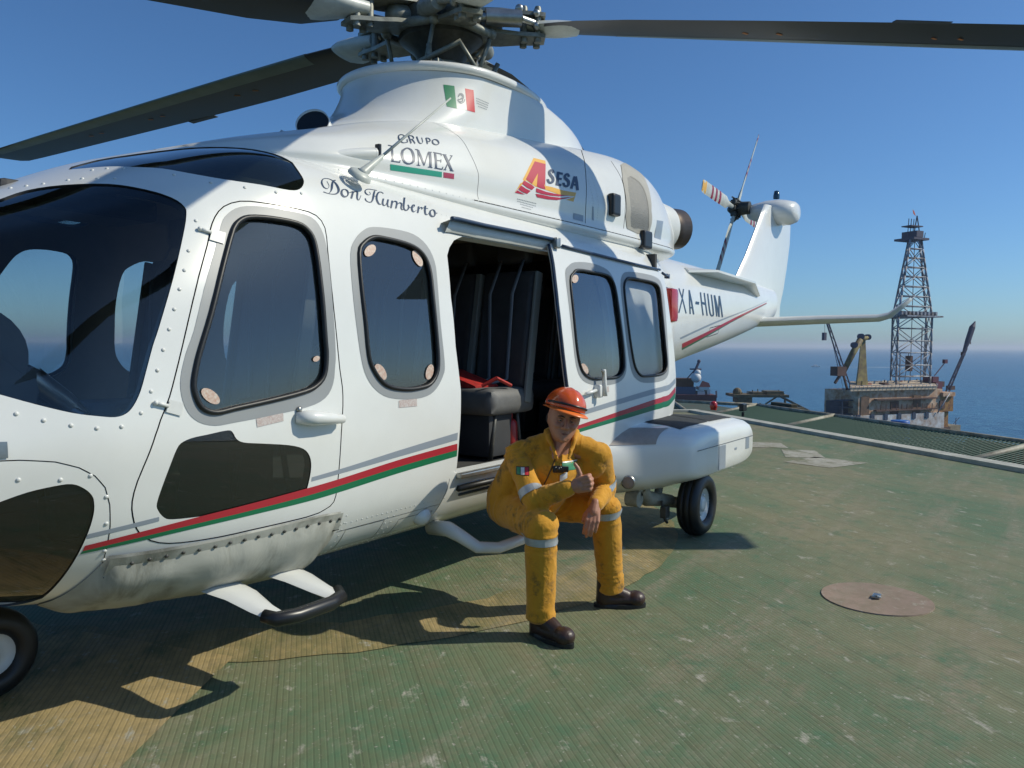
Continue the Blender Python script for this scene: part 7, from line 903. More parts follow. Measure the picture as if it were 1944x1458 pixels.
for z, w_, yf, yb in LV:
    w_ *= 1.20 if z < .02 else 1.08
    r = []
    for k in range(36):
        a = 2*math.pi*k/36; c, s_ = math.cos(a), math.sin(a); ex = 2/2.35; x = w_*abs(c)**ex*(1 if c > 0 else -1); y = (yf if s_ > 0 else -yb)*abs(s_)**ex*(1 if s_ > 0 else -1)
        if z < -.09 and s_ < 0: y = yb*abs(s_)**ex if yb > 0 else y
        r.append(H(x, y, z))
    rg.append(r)
body.rings(rg)
esph(body, H(0, .076, -.100), (.019, .013, .013), HM)
for s in (-1, 1):
    esph(body, H(s*.036, .062, -.030), (.024, .020, .020), HM); esph(body, H(s*.074, -.010, -.014), (.009, .018, .031), HM)
    body.cap(H(s*.012, .079, .019), H(s*.046, .066, .017), .008, .007, 10); esph(body, H(s*.0125, .090, -.037), .0088, None, 10)
body.cap(H(0, .078, .010), H(0, .101, -.032), .0065, .0115, 12)
body.cap(H(-.018, .080, -.064), H(.018, .080, -.064), .0062, .0062, 10); body.cap(H(-.015, .079, -.073), H(.015, .079, -.073), .0066, .0066, 10)
body.cap(H(0, -.018, -.06), J['neck']+V3((0, 0, -.03)), .052, .060, 16); body.cap(J['neck'], J['chest'], .07, .10, 16)
body.cap(J['neck']+tov*.050+V3((0, 0, .0)), J['chest']+tov*.110+V3((0, 0, .05)), .036, .018, 12)
body.cap(J['chest'], J['belly'], .115, .115, 16); body.cap(J['belly'], (J['hipR']+J['hipL'])/2, .12, .13, 16)
for s in 'RL':
    body.cap(J['neck']+V3((0, 0, -.04)), J['sh'+s]+V3((0, 0, -.045)), .040, .034); body.cap(J['sh'+s]+V3((0, 0, -.045)), J['el'+s], .036, .036); body.cap(J['el'+s], J['wr'+s], .036, .026)
    body.cap((J['hipR']+J['hipL'])/2, J['hip'+s], .11, .09); body.cap(J['hip'+s], J['knee'+s], .08, .055); body.cap(J['knee'+s], J['ank'+s], .052, .038)
# right hand: fist with the thumb up, back of the hand to the viewer
def hand_fist(mb, w0, d, up, out):
    """w0 wrist, d along the hand, up = thumb side, out = back of the hand"""
    mb.cap(w0-d*.02, w0+d*.03, .027, .030, 12)
    for i, (q, L, r) in enumerate(((.030, .088, .0125), (.010, .092, .0130), (-.011, .088, .0125), (-.030, .078, .0115))):
        b = w0+d*.02+up*q*.75; k = w0+d*L+up*q+out*.010; mb.cap(b, k, .016, .0135, 10)
        p1 = k-out*.038+d*.006; p2 = p1-d*.030-out*.004; p3 = p2+out*.014-d*.010
        mb.cap(k, p1, r, r*.95, 10); mb.cap(p1, p2, r*.95, r*.88, 10); mb.cap(p2, p3, r*.88, r*.75, 10)
    b = w0+d*.030+up*.024-out*.012; t1 = b+d*.022+up*.026; t2 = t1+up*.032-d*.002; t3 = t2+up*.024-d*.008
    mb.cap(b, t1, .016, .0135, 10); mb.cap(t1, t2, .0125, .0115, 10); mb.cap(t2, t3, .0112, .0090, 10)
    return t3
d = (rtv*.93+tov*.20+upv*.30).normalized(); uu = (upv-d*upv.dot(d)).normalized(); oo = uu.cross(d); oo = oo if oo.dot(tov) > 0 else -oo
thumb_tip = hand_fist(body, J['wrR']+rtv*.005, d, uu, oo)
# left hand: relaxed, hanging over the knee
w0 = J['wrL']; d = (-upv*.85-rtv*.22+tov*.42).normalized(); sd = rtv; sd = (sd-d*sd.dot(d)).normalized(); oo = (tov*.8+upv*.4); oo = (oo-d*oo.dot(d)).normalized()
body.cap(w0-d*.02, w0+d*.03, .026, .030, 12)
tips = []
for q, L, f1, f2, f3, r in ((-.028, .080, .040, .024, .018, .0112), (-.009, .086, .044, .027, .020, .0118), (.011, .084, .040, .025, .018, .0112), (.030, .076, .031, .019, .016, .0100)):
    b = w0+d*.015+sd*q*.6; k = w0+d*L+sd*q+oo*.004; d1 = (d-oo*.35).normalized(); d2 = (d*.75-oo*.75).normalized(); d3 = (d*.45-oo*.95).normalized()
    body.cap(b, k, .016, .0125, 10); p1 = k+d1*f1; p2 = p1+d2*f2; p3 = p2+d3*f3; body.cap(k, p1, r, r*.93, 10); body.cap(p1, p2, r*.93, r*.85, 10); body.cap(p2, p3, r*.85, r*.7, 10); tips.append(p3)
b = w0+d*.025-sd*.022; t1 = b+d*.030-sd*.018-oo*.012; t2 = t1+d*.030-sd*.004-oo*.010; body.cap(b, t1, .0155, .013, 10); body.cap(t1, t2, .0125, .010, 10)
def remesh(mb, name, m, parent, vox, sm=3, fac=.5):
    o = mobj(name, mb.v, mb.f, m, parent, True); r = o.modifiers.new('r', 'REMESH'); r.mode = 'VOXEL'; r.voxel_size = vox; r.use_smooth_shade = True
    s = o.modifiers.new('s', 'SMOOTH'); s.iterations = sm; s.factor = fac; freeze(o); o.data.polygons.foreach_set('use_smooth', [True]*len(o.data.polygons)); return o
bo_ = remesh(body, 'body', SKIN, man, .0036, 3)
Wm = world(man); Wi = Wm.inverted()
def getv(o): a = np.empty(len(o.data.vertices)*3); o.data.vertices.foreach_get('co', a); return a.reshape(-1, 3)+np.array(Wm.translation)
def setv(o, a): o.data.vertices.foreach_set('co', (a-np.array(Wm.translation)).ravel()); o.data.update()
A = getv(bo_); hcn, hxn, hfn, hun = [np.array(q) for q in (HC, hx, hf, hu)]
def gauss(A, c, r, dvec, amp): q = np.exp(-((A-np.array(c))**2).sum(1)/(2*r*r)); return A+np.array(dvec)[None]*amp*q[:, None]
for s in (-1, 1): A = gauss(A, H(s*.030, .077, -.001), .0105, hf, -.0085)
A = gauss(A, H(0, .085, -.069), .006, hf, -.0045); A = gauss(A, H(0, .085, .008), .008, hf, -.003); setv(bo_, A)
eye = mat('eye_white', (.26, .22, .19), .3); iris = mat('eye_dark', (.015, .01, .008), .15)
for s in (-1, 1):
    MB().sph(H(s*.030, .0655, -.001), .0112, 16).build('eye', eye, bo_, True); MB().sph(H(s*.030, .0722, -.0015), .0056, 12).build('iris', iris, bo_, True)
    esl = MB(); esl.tube([H(s*.019, .0735, .001), H(s*.030, .0772, .0062), H(s*.042, .0725, .001)], [.0030, .0050, .0030], 8); esl.tube([H(s*.019, .073, -.006), H(s*.030, .0752, -.0095), H(s*.042, .0715, -.006)], [.002, .0032, .002], 8); esl.build('eyelid', SKIN, bo_, True)
    MB().tube([H(s*.014, .0865, .018), H(s*.030, .084, .0225), H(s*.046, .074, .018)], [.0030, .0038, .002], 8).build('eyebrow', HAIR, bo_, True)
MB().tube([H(-.022, .0800, -.0690), H(-.010, .0848, -.0690), (H(0, .0855, -.0695)), H(.010, .0848, -.0690), H(.022, .0800, -.0675)], [.0015, .0028, .003, .0028, .0015], 8).build('lips', mat('lips', (.22, .075, .06), .5), bo_, True)
hr = MB(); esph(hr, H(0, -.024, .034), (.0775, .082, .090), HM)
for s in (-1, 1): hr.cap(H(s*.069, .024, .02), H(s*.072, .010, -.014), .008, .005, 10)
for s in (-1, 1): hr.cap(H(s*.070, -.02, .015), H(s*.066, -.055, -.03), .014, .018, 12)
hr.cap(H(-.05, -.085, -.02), H(.05, -.085, -.02), .03, .03, 12); remesh(hr, 'hair', HAIR, bo_, .004, 2)
# coverall
cv = MB(); hm = (J['hipR']+J['hipL'])/2
cv.cap(J['neck']+V3((0, 0, -.030))-tov*.03, J['chest'], .082, .138, 20); cv.cap(J['chest'], J['belly'], .150, .158, 20); cv.cap(J['belly'], hm+V3((0, 0, .0)), .150, .138, 20); cv.cap(J['chest']-rtv*.075, J['belly']-rtv*.07, .105, .12, 20); cv.cap(J['chest']+rtv*.07, J['belly']+rtv*.05, .10, .115, 20)
cv.cap(J['shR']+V3((.02, -.01, -.07)), J['hipR']+V3((0, 0, .05)), .080, .108, 18); cv.cap(J['shL']+V3((0, .03, -.07)), J['hipL']+V3((-.02, 0, .05)), .075, .10, 18)
for s in 'RL':
    sg = -1 if s == 'R' else 1
    cv.cap(J['neck']+V3((0, 0, -.015))-tov*.015+rtv*sg*.045, J['sh'+s]+V3((0, 0, -.022)), .064, .060, 18); cv.cap(J['sh'+s]+V3((0, 0, -.024)), J['el'+s], .062, .059, 18); cv.cap(J['el'+s], J['wr'+s]+(J['el'+s]-J['wr'+s])*.10, .062, .043, 18)
    cv.cap(hm, J['hip'+s], .130, .102, 18); cv.cap(J['hip'+s], J['knee'+s], .104, .088, 18); cv.cap(J['knee'+s], J['ank'+s]+V3((0, 0, .01)), .085, .072, 18); cv.cap(J['ank'+s]+V3((0, 0, .06)), J['ank'+s]+V3((0, 0, -.005)), .074, .076, 18)
for i in range(14):   # collar
    a = -2.3+i*4.6/13; 
    if abs(a) < .35: continue
for s in (-1, 1):
    c0 = J['neck']-tov*.060+rtv*s*.03+V3((0, 0, .055)); c1 = J['neck']+rtv*s*.078+V3((0, 0, .045)); c2 = J['neck']+rtv*s*.062+tov*.070+V3((0, 0, .002)); c3 = J['neck']+rtv*s*.030+tov*.120-V3((0, 0, .085))
    cv.cap(c0, c1, .018, .018, 10); cv.cap(c1, c2, .018, .015, 10); cv.cap(c2, c3, .015, .011, 10)
cvo = remesh(cv, 'coverall', CLOTH, man, .0072, 4)
A = getv(cvo); me = cvo.data; me.calc_loop_triangles() if hasattr(me, 'calc_loop_triangles') else None
Nn = np.empty(len(me.vertices)*3); me.vertices.foreach_get('normal', Nn); Nn = Nn.reshape(-1, 3)
disp = np.zeros(len(A))
joints = [(J['elR'], .11), (J['elL'], .11), (J['kneeR'], .10), (J['kneeL'], .10), (J['shR'], .12), (J['shL'], .12), (hm, .22), (J['belly'], .18), (J['ankR'], .10), (J['ankL'], .10)]
bones = [(J['shR'], J['elR']), (J['elR'], J['wrR']), (J['shL'], J['elL']), (J['elL'], J['wrL']), (J['hipR'], J['kneeR']), (J['kneeR'], J['ankR']), (J['hipL'], J['kneeL']), (J['kneeL'], J['ankL']), (J['neck'], J['belly'])]
for i, p in enumerate(A):
    v = V3(p); best = 9; 
    for a, b in bones:
        ab = b-a; t = max(0, min(1, (v-a).dot(ab)/ab.length_squared)); dd = (v-a-ab*t).length
        if dd < best: best = dd; bd = ab.normalized(); bt = t
    jn = max(math.exp(-((v-j).length/r)**2) for j, r in joints)
    q = v*6+bd*(v.dot(bd))*13*(.25+jn)          # folds run across the limb
    n1 = noise.noise(q); n2 = noise.noise(v*26+V3((5, 1, 2))+bd*v.dot(bd)*20); n3 = noise.noise(v*7)
    rd = (1-abs(n1))**4
    disp[i] = .0125*(rd-.4)*(.30+.85*jn)+.0008*(1-abs(n2))**3*jn+.002*n3
A2 = A+Nn*disp[:, None]; 
# flat hems at the ankles and cuffs
A2[:, 2] = np.maximum(A2[:, 2], .085+.006*np.sin(A2[:, 0]*60)); setv(cvo, A2); sm_ = cvo.modifiers.new('s', 'SMOOTH'); sm_.iterations = 2; sm_.factor = .5; freeze(cvo); cvo.data.polygons.foreach_set('use_smooth', [True]*len(cvo.data.polygons))
bmx = bmesh.new(); bmx.from_mesh(cvo.data); bmx.transform(Wm); TC = BVHTree.FromBMesh(bmx); bmx.free()
def wrap_band(name, a, b, t0, t1, m, arc=(0, 2*math.pi), lift=.0035, n=36, parent=cvo, tilt=0, rmax=.105):
    ax = (b-a).normalized(); u = ax.orthogonal().normalized(); w_ = ax.cross(u); vs = []; k = 5; full = arc[1]-arc[0] > 6.2
    for j in range(k):
        t = t0+(t1-t0)*j/(k-1)
        for i in range(n+1):
            an = arc[0]+(arc[1]-arc[0])*i/n; dr = u*math.cos(an)+w_*math.sin(an); o = a.lerp(b, t)+ax*tilt*math.cos(an); h = TC.ray_cast(o, dr, .3)
            if h[0] is None or (h[0]-o).length > rmax: h = (o+dr*rmax,)
            vs.append(h[0]+dr*lift)
    return mobj(name, vs, [(j*(n+1)+i, j*(n+1)+i+1, (j+1)*(n+1)+i+1, (j+1)*(n+1)+i) for j in range(k-1) for i in range(n)], m, parent, True)
wrap_band('reflective_tape', J['kneeR'], J['ankR'], .10, .19, REFLT); wrap_band('reflective_tape', J['kneeL'], J['ankL'], -.02, .06, REFLT)
wrap_band('reflective_tape', J['shR'], J['elR'], .80, .94, REFLT, rmax=.085); wrap_band('reflective_tape', J['shL'], J['elL'], .78, .90, REFLT, rmax=.085)
def drape(name, c, ex, ey, m, lift=.004, n=6, parent=cvo, dr=None, cast=.25):
    """small flat patch laid on the cloth, cast along the view of its own normal"""
    nn = ex.cross(ey).normalized(); nn = nn if nn.dot(tov) > 0 else -nn; vs = []
    for i in range(n+1):
        for j in range(n+1):
            p = c+ex*(i/n-.5)+ey*(j/n-.5); h = TC.ray_cast(p+nn*cast, -nn, .6); vs.append(h[0]+nn*lift if h[0] is not None else p)
    return mobj(name, vs, [(i*(n+1)+j, i*(n+1)+j+1, (i+1)*(n+1)+j+1, (i+1)*(n+1)+j) for i in range(n) for j in range(n)], m, parent, True)
fc = (J['shR']*.62+J['elR']*.38)+tov*.06; e1 = (rtv*.9+fwv*-.1)*.021; e2_ = upv*.034
drape('flag_patch', fc, rtv*.068, upv*.040, BLACK, .002)
for k, m in ((-1, FGRN), (0, WHITE2), (1, FRED)): drape('flag_stripe', fc+rtv*.021*k, rtv*.019, e2_, m, .0045)
cc = J['chest']+rtv*.095+tov*.12+upv*.045
drape('chest_patch', cc, rtv*.085, upv*.040, FGRN, .003); drape('chest_patch_border', cc+upv*.023, rtv*.085, upv*.006, WHITE2, .005)
cb = J['chest']+rtv*.030+tov*.145+upv*.035; mb = MB(); mb.box(cb, (.055, .028, .036), rot=Matrix((rtv, tov, upv)).transposed(), bev=.006); mb.sph(cb+tov*.016+upv*.004, .011, 12); mb.box(cb+rtv*.037, (.035, .022, .030), rot=Matrix((rtv, tov, upv)).transposed(), bev=.005); rdo = mb.build('clip_on_radio', BLACK, man, auto=40)
for q in (-.012, .014): MB().sph(cb+tov*.020+upv*.012+rtv*q, .0035, 8).build('radio_button', SILVER, rdo, True)
drape('pocket_paper', cc-upv*.050-rtv*.035-tov*.02, rtv*.040+upv*.020, upv*.035, mat('paper', (.62, .64, .64), .7), .006, cast=.05)
# zip and placket line down the chest
pts = []
for k in range(9):
    p = J['neck'].lerp(J['belly'], .22+k*.09)+tov*.05; h = TC.ray_cast(p+tov*.2, -tov, .5); pts.append((h[0] if h[0] else p)+tov*.002)
MB().tube(pts, .0035, 6).build('front_zip', mat('zip_brown', (.10, .055, .02), .5, metal=.4), cvo, True)
# boots
def boot(heel, toe, name):
    d = (toe-heel); L = d.length; d.normalize(); s = upv.cross(d); mb = MB(); M = Matrix((d, s, upv)).transposed()
    mb.cap(heel+d*.05+upv*.045, heel+d*.10+upv*.045, .045, .045, 14); mb.cap(heel+d*.10+upv*.045, toe-d*.05+upv*.045, .045, .044, 14); mb.sph(toe-d*.055+upv*.048, (.058, .054, .046), 16, M); mb.cap(heel+d*.055+upv*.05, heel+d*.065+upv*.17, .048, .056, 14); mb.cap(heel+d*.08+upv*.10, heel+d*.17+upv*.065, .050, .040, 14)
    for k in range(3): p = heel+d*(.115+k*.024)+upv*(.125-k*.020); mb.cap(p-s*.025, p+s*.025, .006, .006, 6)
    b = remesh(mb, name, BOOT, man, .0055, 2); A = getv(b); A[:, 2] = np.maximum(A[:, 2], .018); setv(b, A)
    so_ = MB(); ring0 = [heel+d*(L*.5)+d*(math.cos(a)*(L*.5+.006))+s*(math.sin(a)*(.052 if math.cos(a) > -.2 else .044)) for a in [2*math.pi*k/28 for k in range(28)]]
    so_.rings([[p+upv*.002 for p in ring0], [p+upv*.024 for p in ring0], [heel+d*L*.5+(p-heel-d*L*.5)*.95+upv*.026 for p in ring0]]); so_.build('boot_sole', RUBBER, b, auto=50)
boot(V3((1.845, -1.585, 0)), V3((1.785, -1.865, 0)), 'boot'); boot(V3((2.400, -1.655, 0)), V3((2.560, -1.890, 0)), 'boot')
# hard hat
hb = H(0, -.010, .060); rx_, ry_, rz_ = .101, .125, .096
hf0, hu0 = hf, hu; tl_ = R_(7); hf = (hf0*math.cos(tl_)+hu0*math.sin(tl_)); hu = (hu0*math.cos(tl_)-hf0*math.sin(tl_)); hx0 = hx
RM = Matrix.Rotation(R_(7), 3, hf) ; RM = RM if (RM @ hx).z < hx.z else Matrix.Rotation(R_(-7), 3, hf)
YM = Matrix.Rotation(R_(14), 3, hu); YM = YM if (YM @ hf).dot(rtv) > hf.dot(rtv) else Matrix.Rotation(R_(-14), 3, hu)
hx, hf, hu = RM @ YM @ hx, RM @ YM @ hf, RM @ hu
bm = bmesh.new(); bmesh.ops.create_uvsphere(bm, u_segments=48, v_segments=28, radius=1)
bmesh.ops.delete(bm, geom=[v for v in bm.verts if v.co.z < -.16], context='VERTS')
for v in bm.verts:
    x, y, z = v.co; k = 1.0; 
    for xr, amp, wd in ((0, .045, .13), (-.34, .022, .10), (.34, .022, .10)): k += amp*math.exp(-((x-xr)/wd)**2)*max(0, z)**.5 if z > 0 else 0
    v.co = hb+hx*(x*rx_*k)+hf*(y*ry_*k)+hu*(z*rz_*k)
mb = MB(); mb.bm(bm); shell = mb.build('hard_hat', HELM, man, True); shell.modifiers.new('s', 'SOLIDIFY').thickness = .003
mb = MB(); n = 48; rows = []
for j, (e, dz) in enumerate(((0, 0), (.35, -.002), (.75, -.006), (1.0, -.010), (1.0, -.0135), (.5, -.008), (0, -.005))):
    row = []
    for i in range(n):
        a = 2*math.pi*i/n; fr = max(0, math.sin(a)); ext = .009+.044*fr**1.4; row.append(hb+hx*(math.cos(a)*(rx_*.985+ext*.35*e*(1-fr*.4)+.008*e))+hf*(math.sin(a)*(ry_*.985)+(ext*e if math.sin(a) > 0 else -ext*e*.8))+hu*(-.016+dz*(.6+fr*.9)))
    rows.append(row)
vs = [p for r in rows for p in r]; mb.add(vs, [(j*n+i, j*n+(i+1) % n, (j+1)*n+(i+1) % n, (j+1)*n+i) for j in range(len(rows)-1) for i in range(n)]); mb.build('hat_brim', HELMB, shell, True)
pts = [hb+hx*(math.cos(a)*(rx_+.004))+hf*(math.sin(a)*(ry_+.005))+hu*(.006+.008*math.sin(a)) for a in [R_(-15)+R_(190)*k/24 for k in range(25)]]
pts = [pts[0]+hx*.018-hu*.012]+pts; MB().tube(pts, .0062, 8).build('goggle_strap', BLACK, shell, True)
# ---------------------------------------------------------------- helideck, net, sea
GA = R_(49.1)      # direction of the deck edge and of the deck grooves
def deckmat(name, kind='green'):
    m = bpy.data.materials.new(name); m.use_nodes = True; t = m.node_tree; p = t.nodes['Principled BSDF']; L = t.links; N = t.nodes.new
    tc = N('ShaderNodeTexCoord'); mp = N('ShaderNodeMapping'); mp.inputs['Rotation'].default_value = (0, 0, -GA); L.new(tc.outputs['Object'], mp.inputs[0])
    def noi(sc, det=5, rough=.6, vec=None, scale=None):
        n = N('ShaderNodeTexNoise'); n.inputs['Scale'].default_value = sc; n.inputs['Detail'].default_value = det; n.inputs['Roughness'].default_value = rough
        if scale: q = N('ShaderNodeMapping'); q.inputs['Scale'].default_value = scale; L.new(mp.outputs[0], q.inputs[0]); L.new(q.outputs[0], n.inputs[0])
        else: L.new(mp.outputs[0], n.inputs[0])
        return n
    def ramp(src, a, b, ca=(0, 0, 0, 1), cb=(1, 1, 1, 1)):
        r = N('ShaderNodeValToRGB'); r.color_ramp.elements[0].position = a; r.color_ramp.elements[1].position = b; r.color_ramp.elements[0].color = ca; r.color_ramp.elements[1].color = cb; L.new(src, r.inputs[0]); return r
    def mix(f, a, b, fac=None):
        x = N('ShaderNodeMix'); x.data_type = 'RGBA'
        if f is not None: L.new(f, x.inputs[0])
        else: x.inputs[0].default_value = fac
        for s, i in ((a, 6), (b, 7)):
            if isinstance(s, tuple): x.inputs[i].default_value = s+(1,)
            else: L.new(s, x.inputs[i])
        return x.outputs[2]
    if kind == 'green': g1, g2 = (.108, .170, .092), (.218, .207, .120)
    elif kind[:6] == 'yellow': g1, g2 = (.47, .345, .16), (.36, .275, .13)
    elif kind == 'white': g1, g2 = (.46, .44, .38), (.36, .34, .28)
    else: g1, g2 = (.34, .25, .19), (.27, .20, .155)
    # two tones of worn paint, in broad patches stretched along the planks
    a = ramp(noi(.55, 6, .62, scale=(.55, 1.3, 1)).outputs[0], .40, .60)
    c = mix(a.outputs[0], g1, g2)
    # bare tan wear
    w1 = ramp(noi(1.1, 9, .72, scale=(.5, 1.6, 1)).outputs[0], .50, .66); w2 = ramp(noi(16, 6, .7).outputs[0], .35, .75); mu = N('ShaderNodeMath'); mu.operation = 'MULTIPLY'; L.new(w1.outputs[0], mu.inputs[0]); L.new(w2.outputs[0], mu.inputs[1])
    mm = N('ShaderNodeMath'); mm.operation = 'MULTIPLY'; mm.inputs[1].default_value = 1.0 if kind == 'green' else .45; L.new(mu.outputs[0], mm.inputs[0])
    c = mix(mm.outputs[0], c, (.23, .19, .125))
    if kind in ('yellow', 'white', 'yellow2'):
        w3 = ramp(noi(2.2, 8, .75, scale=(.5, 1.4, 1)).outputs[0], .36 if kind == 'yellow2' else .50, .62); c = mix(w3.outputs[0], c, (.13, .14, .06))
    # traffic streaks running another way, and fresher green where the paint held
    m7 = N('ShaderNodeMapping'); m7.inputs['Rotation'].default_value = (0, 0, -R_(70)); m7.inputs['Scale'].default_value = (.30, 2.6, 1); L.new(tc.outputs['Object'], m7.inputs[0]); n7 = N('ShaderNodeTexNoise'); n7.inputs['Scale'].default_value = 1.3; n7.inputs['Detail'].default_value = 7; n7.inputs['Roughness'].default_value = .68; L.new(m7.outputs[0], n7.inputs[0])
    r7 = ramp(n7.outputs[0], .50, .66); n8 = ramp(noi(24, 4, .7).outputs[0], .30, .65); m8 = N('ShaderNodeMath'); m8.operation = 'MULTIPLY'; L.new(r7.outputs[0], m8.inputs[0]); L.new(n8.outputs[0], m8.inputs[1]); c = mix(m8.outputs[0], c, (.27, .235, .17))
    if kind == 'green': g7 = ramp(noi(3.4, 7, .75).outputs[0], .52, .66); g8 = N('ShaderNodeMath'); g8.operation = 'MULTIPLY'; g8.inputs[1].default_value = .75; L.new(g7.outputs[0], g8.inputs[0]); c = mix(g8.outputs[0], c, (.065, .155, .085))
    br = ramp(noi(9, 6, .75).outputs[0], .42, .62); b8 = N('ShaderNodeMath'); b8.operation = 'MULTIPLY'; b8.inputs[1].default_value = .38; L.new(br.outputs[0], b8.inputs[0]); c = mix(b8.outputs[0], c, (.14, .125, .065))
    # light scuffs
    s1 = ramp(noi(7, 5, .7, scale=(.7, 1.2, 1)).outputs[0], .60, .70); c = mix(s1.outputs[0], c, (.37, .355, .29))
    s3 = ramp(noi(40, 3, .6).outputs[0], .64, .72); c = mix(s3.outputs[0], c, (.34, .33, .27))
    # dark stains
    s2 = ramp(noi(2.6, 6, .7).outputs[0], .62, .78); sm = N('ShaderNodeMath'); sm.operation = 'MULTIPLY'; sm.inputs[1].default_value = .5; L.new(s2.outputs[0], sm.inputs[0]); c = mix(sm.outputs[0], c, (.035, .045, .03))
    # planks of extruded ribs
    if kind != 'disc':
        sx = N('ShaderNodeSeparateXYZ'); L.new(mp.outputs[0], sx.inputs[0])
        def saw(per, lo, hi):
            d = N('ShaderNodeMath'); d.operation = 'DIVIDE'; d.inputs[1].default_value = per; L.new(sx.outputs[1], d.inputs[0]); f = N('ShaderNodeMath'); f.operation = 'FRACT'; L.new(d.outputs[0], f.inputs[0])
            r = ramp(f.outputs[0], lo, hi, (1, 1, 1, 1), (1, 1, 1, 1)); e = r.color_ramp.elements; e[0].position = 0; e[0].color = (0, 0, 0, 1); q = e.new(lo); q.color = (0, 0, 0, 1); q = e.new(hi); q.color = (1, 1, 1, 1); e[-1].position = 1; return r
        gr = saw(.024, .22, .38); pl = saw(.30, .03, .05); 
        iv = N('ShaderNodeMath'); iv.operation = 'SUBTRACT'; iv.inputs[0].default_value = 1; L.new(gr.outputs[0], iv.inputs[1]); f2 = N('ShaderNodeMath'); f2.operation = 'MULTIPLY'; f2.inputs[1].default_value = .27; L.new(iv.outputs[0], f2.inputs[0])
        c = mix(f2.outputs[0], c, (.035, .04, .022))
        iv2 = N('ShaderNodeMath'); iv2.operation = 'SUBTRACT'; iv2.inputs[0].default_value = 1; L.new(pl.outputs[0], iv2.inputs[1]); f3 = N('ShaderNodeMath'); f3.operation = 'MULTIPLY'; f3.inputs[1].default_value = .22; L.new(iv2.outputs[0], f3.inputs[0]); c = mix(f3.outputs[0], c, (.03, .035, .02))
        b = N('ShaderNodeBump'); b.inputs['Strength'].default_value = .35; b.inputs['Distance'].default_value = .004; L.new(gr.outputs[0], b.inputs['Height']); L.new(b.outputs[0], p.inputs['Normal'])
    L.new(c, p.inputs['Base Color']); p.inputs['Roughness'].default_value = .72; p.inputs['Specular IOR Level'].default_value = .3
    return m
DK = deckmat('deck_green'); DKY = deckmat('deck_yellow', 'yellow'); DKY2 = deckmat('deck_yellow_worn', 'yellow2'); DKW = deckmat('deck_white', 'white'); DKD = deckmat('deck_disc', 'disc')
ed = Vector((math.cos(GA), math.sin(GA), 0)); eo = Vector((ed.y, -ed.x, 0)); A0 = Vector((15.45, 2.85, 0))
e2 = Vector((math.cos(R_(133)), math.sin(R_(133)), 0)); o2 = Vector((e2.y, -e2.x, 0))
B0 = A0+e2*17; C0 = B0-ed*34; D0 = A0-ed*34
dk = MB().prism([(q.x, q.y) for q in (A0, B0, C0, D0)][::1], -.35, 0.0).build('helideck', DK); tag(dk, kind='structure')
def sheet(name, pts, z, m, lab=None, cat_=None):
    bm = bmesh.new(); vs = [bm.verts.new((x, y, z)) for x, y in pts]; f = bm.faces.new(vs)
    if f.normal.z < 0: f.normal_flip()
    bm.normal_update()
    me = bpy.data.meshes.new(name); bm.to_mesh(me); bm.free(); me.materials.append(m); o = bpy.data.objects.new(name, me); COL.objects.link(o)
    if o.data.polygons[0].normal.z < 0: o.data.flip_normals()
    return tag(o, lab, cat_) if cat_ else tag(o, kind='structure')
# yellow ring and bar, white letter patches
C_R = (3.0, 1.52); n_ = 160; vs = []; fs = []
rnd = random.Random(3)
for k in range(n_):
    a = 2*math.pi*k/n_; j = .02*math.sin(k*1.7)+.015*rnd.uniform(-1, 1)
    for r in (2.72+j, 3.16+j*.6): vs.append((C_R[0]+r*math.cos(a), C_R[1]+r*math.sin(a), .004))
for k in range(n_): fs.append((2*k, 2*k+1, (2*k+3) % (2*n_), (2*k+2) % (2*n_)))
o = mobj('deck_marking', vs, fs, DKY2, None, False); tag(o, kind='structure')
sheet('deck_marking', [(.76, -.63), (.26, -.93), (-.06, -1.13), (-1.2, -1.82), (-2.2, -2.43), (-2.75, -1.5), (-.4, .1), (.5, .35)], .008, DKY)
for P in ([(10.6, .05), (10.75, -.35), (10.2, -.62), (9.95, -.15)], [(10.05, -.55), (10.15, -1.0), (9.45, -1.30), (9.2, -.85)], [(9.5, -1.15), (9.35, -1.85), (8.6, -1.55), (8.75, -.95)]):
    sheet('deck_letter_patch', P, .004, DKW)
# tie-down disc
dsc = MB().lathe([(.305, 0), (.303, .007), (.0005, .008)], (3.49, -2.94, 0), (0, 0, 1), 64).build('tie_down_plate', DKD, None, auto=30); tag(dsc, 'round tan metal plate with a small bolt in the green deck near the tyre', 'deck plate')
mb = MB(); mb.box((3.49, -2.94, .017), (.075, .045, .018), bev=.006); mb.tube([(3.47, -2.965, .02), (3.45, -2.95, .03), (3.47, -2.93, .02)], .006, 6); mb.build('plate_bolt', SILVER, dsc)
# white coaming round the deck
mb = MB()
for P0, P1, n in ((D0, A0, eo), (A0, B0, o2)):
    q = [P0, P1, P1-n*.25, P0-n*.25]
    if P0 is A0: q = [A0+Vector((0, 0, 0)), B0, B0-o2*.22, A0-o2*.22]
    z = .055 if P0 is D0 else .052
    mb.prism([(v.x, v.y) for v in q], .0, z)
tag(mb.build('deck_coaming', mat('coaming_paint', (.50, .49, .41), .65, var=.35, vscale=4)), kind='structure')
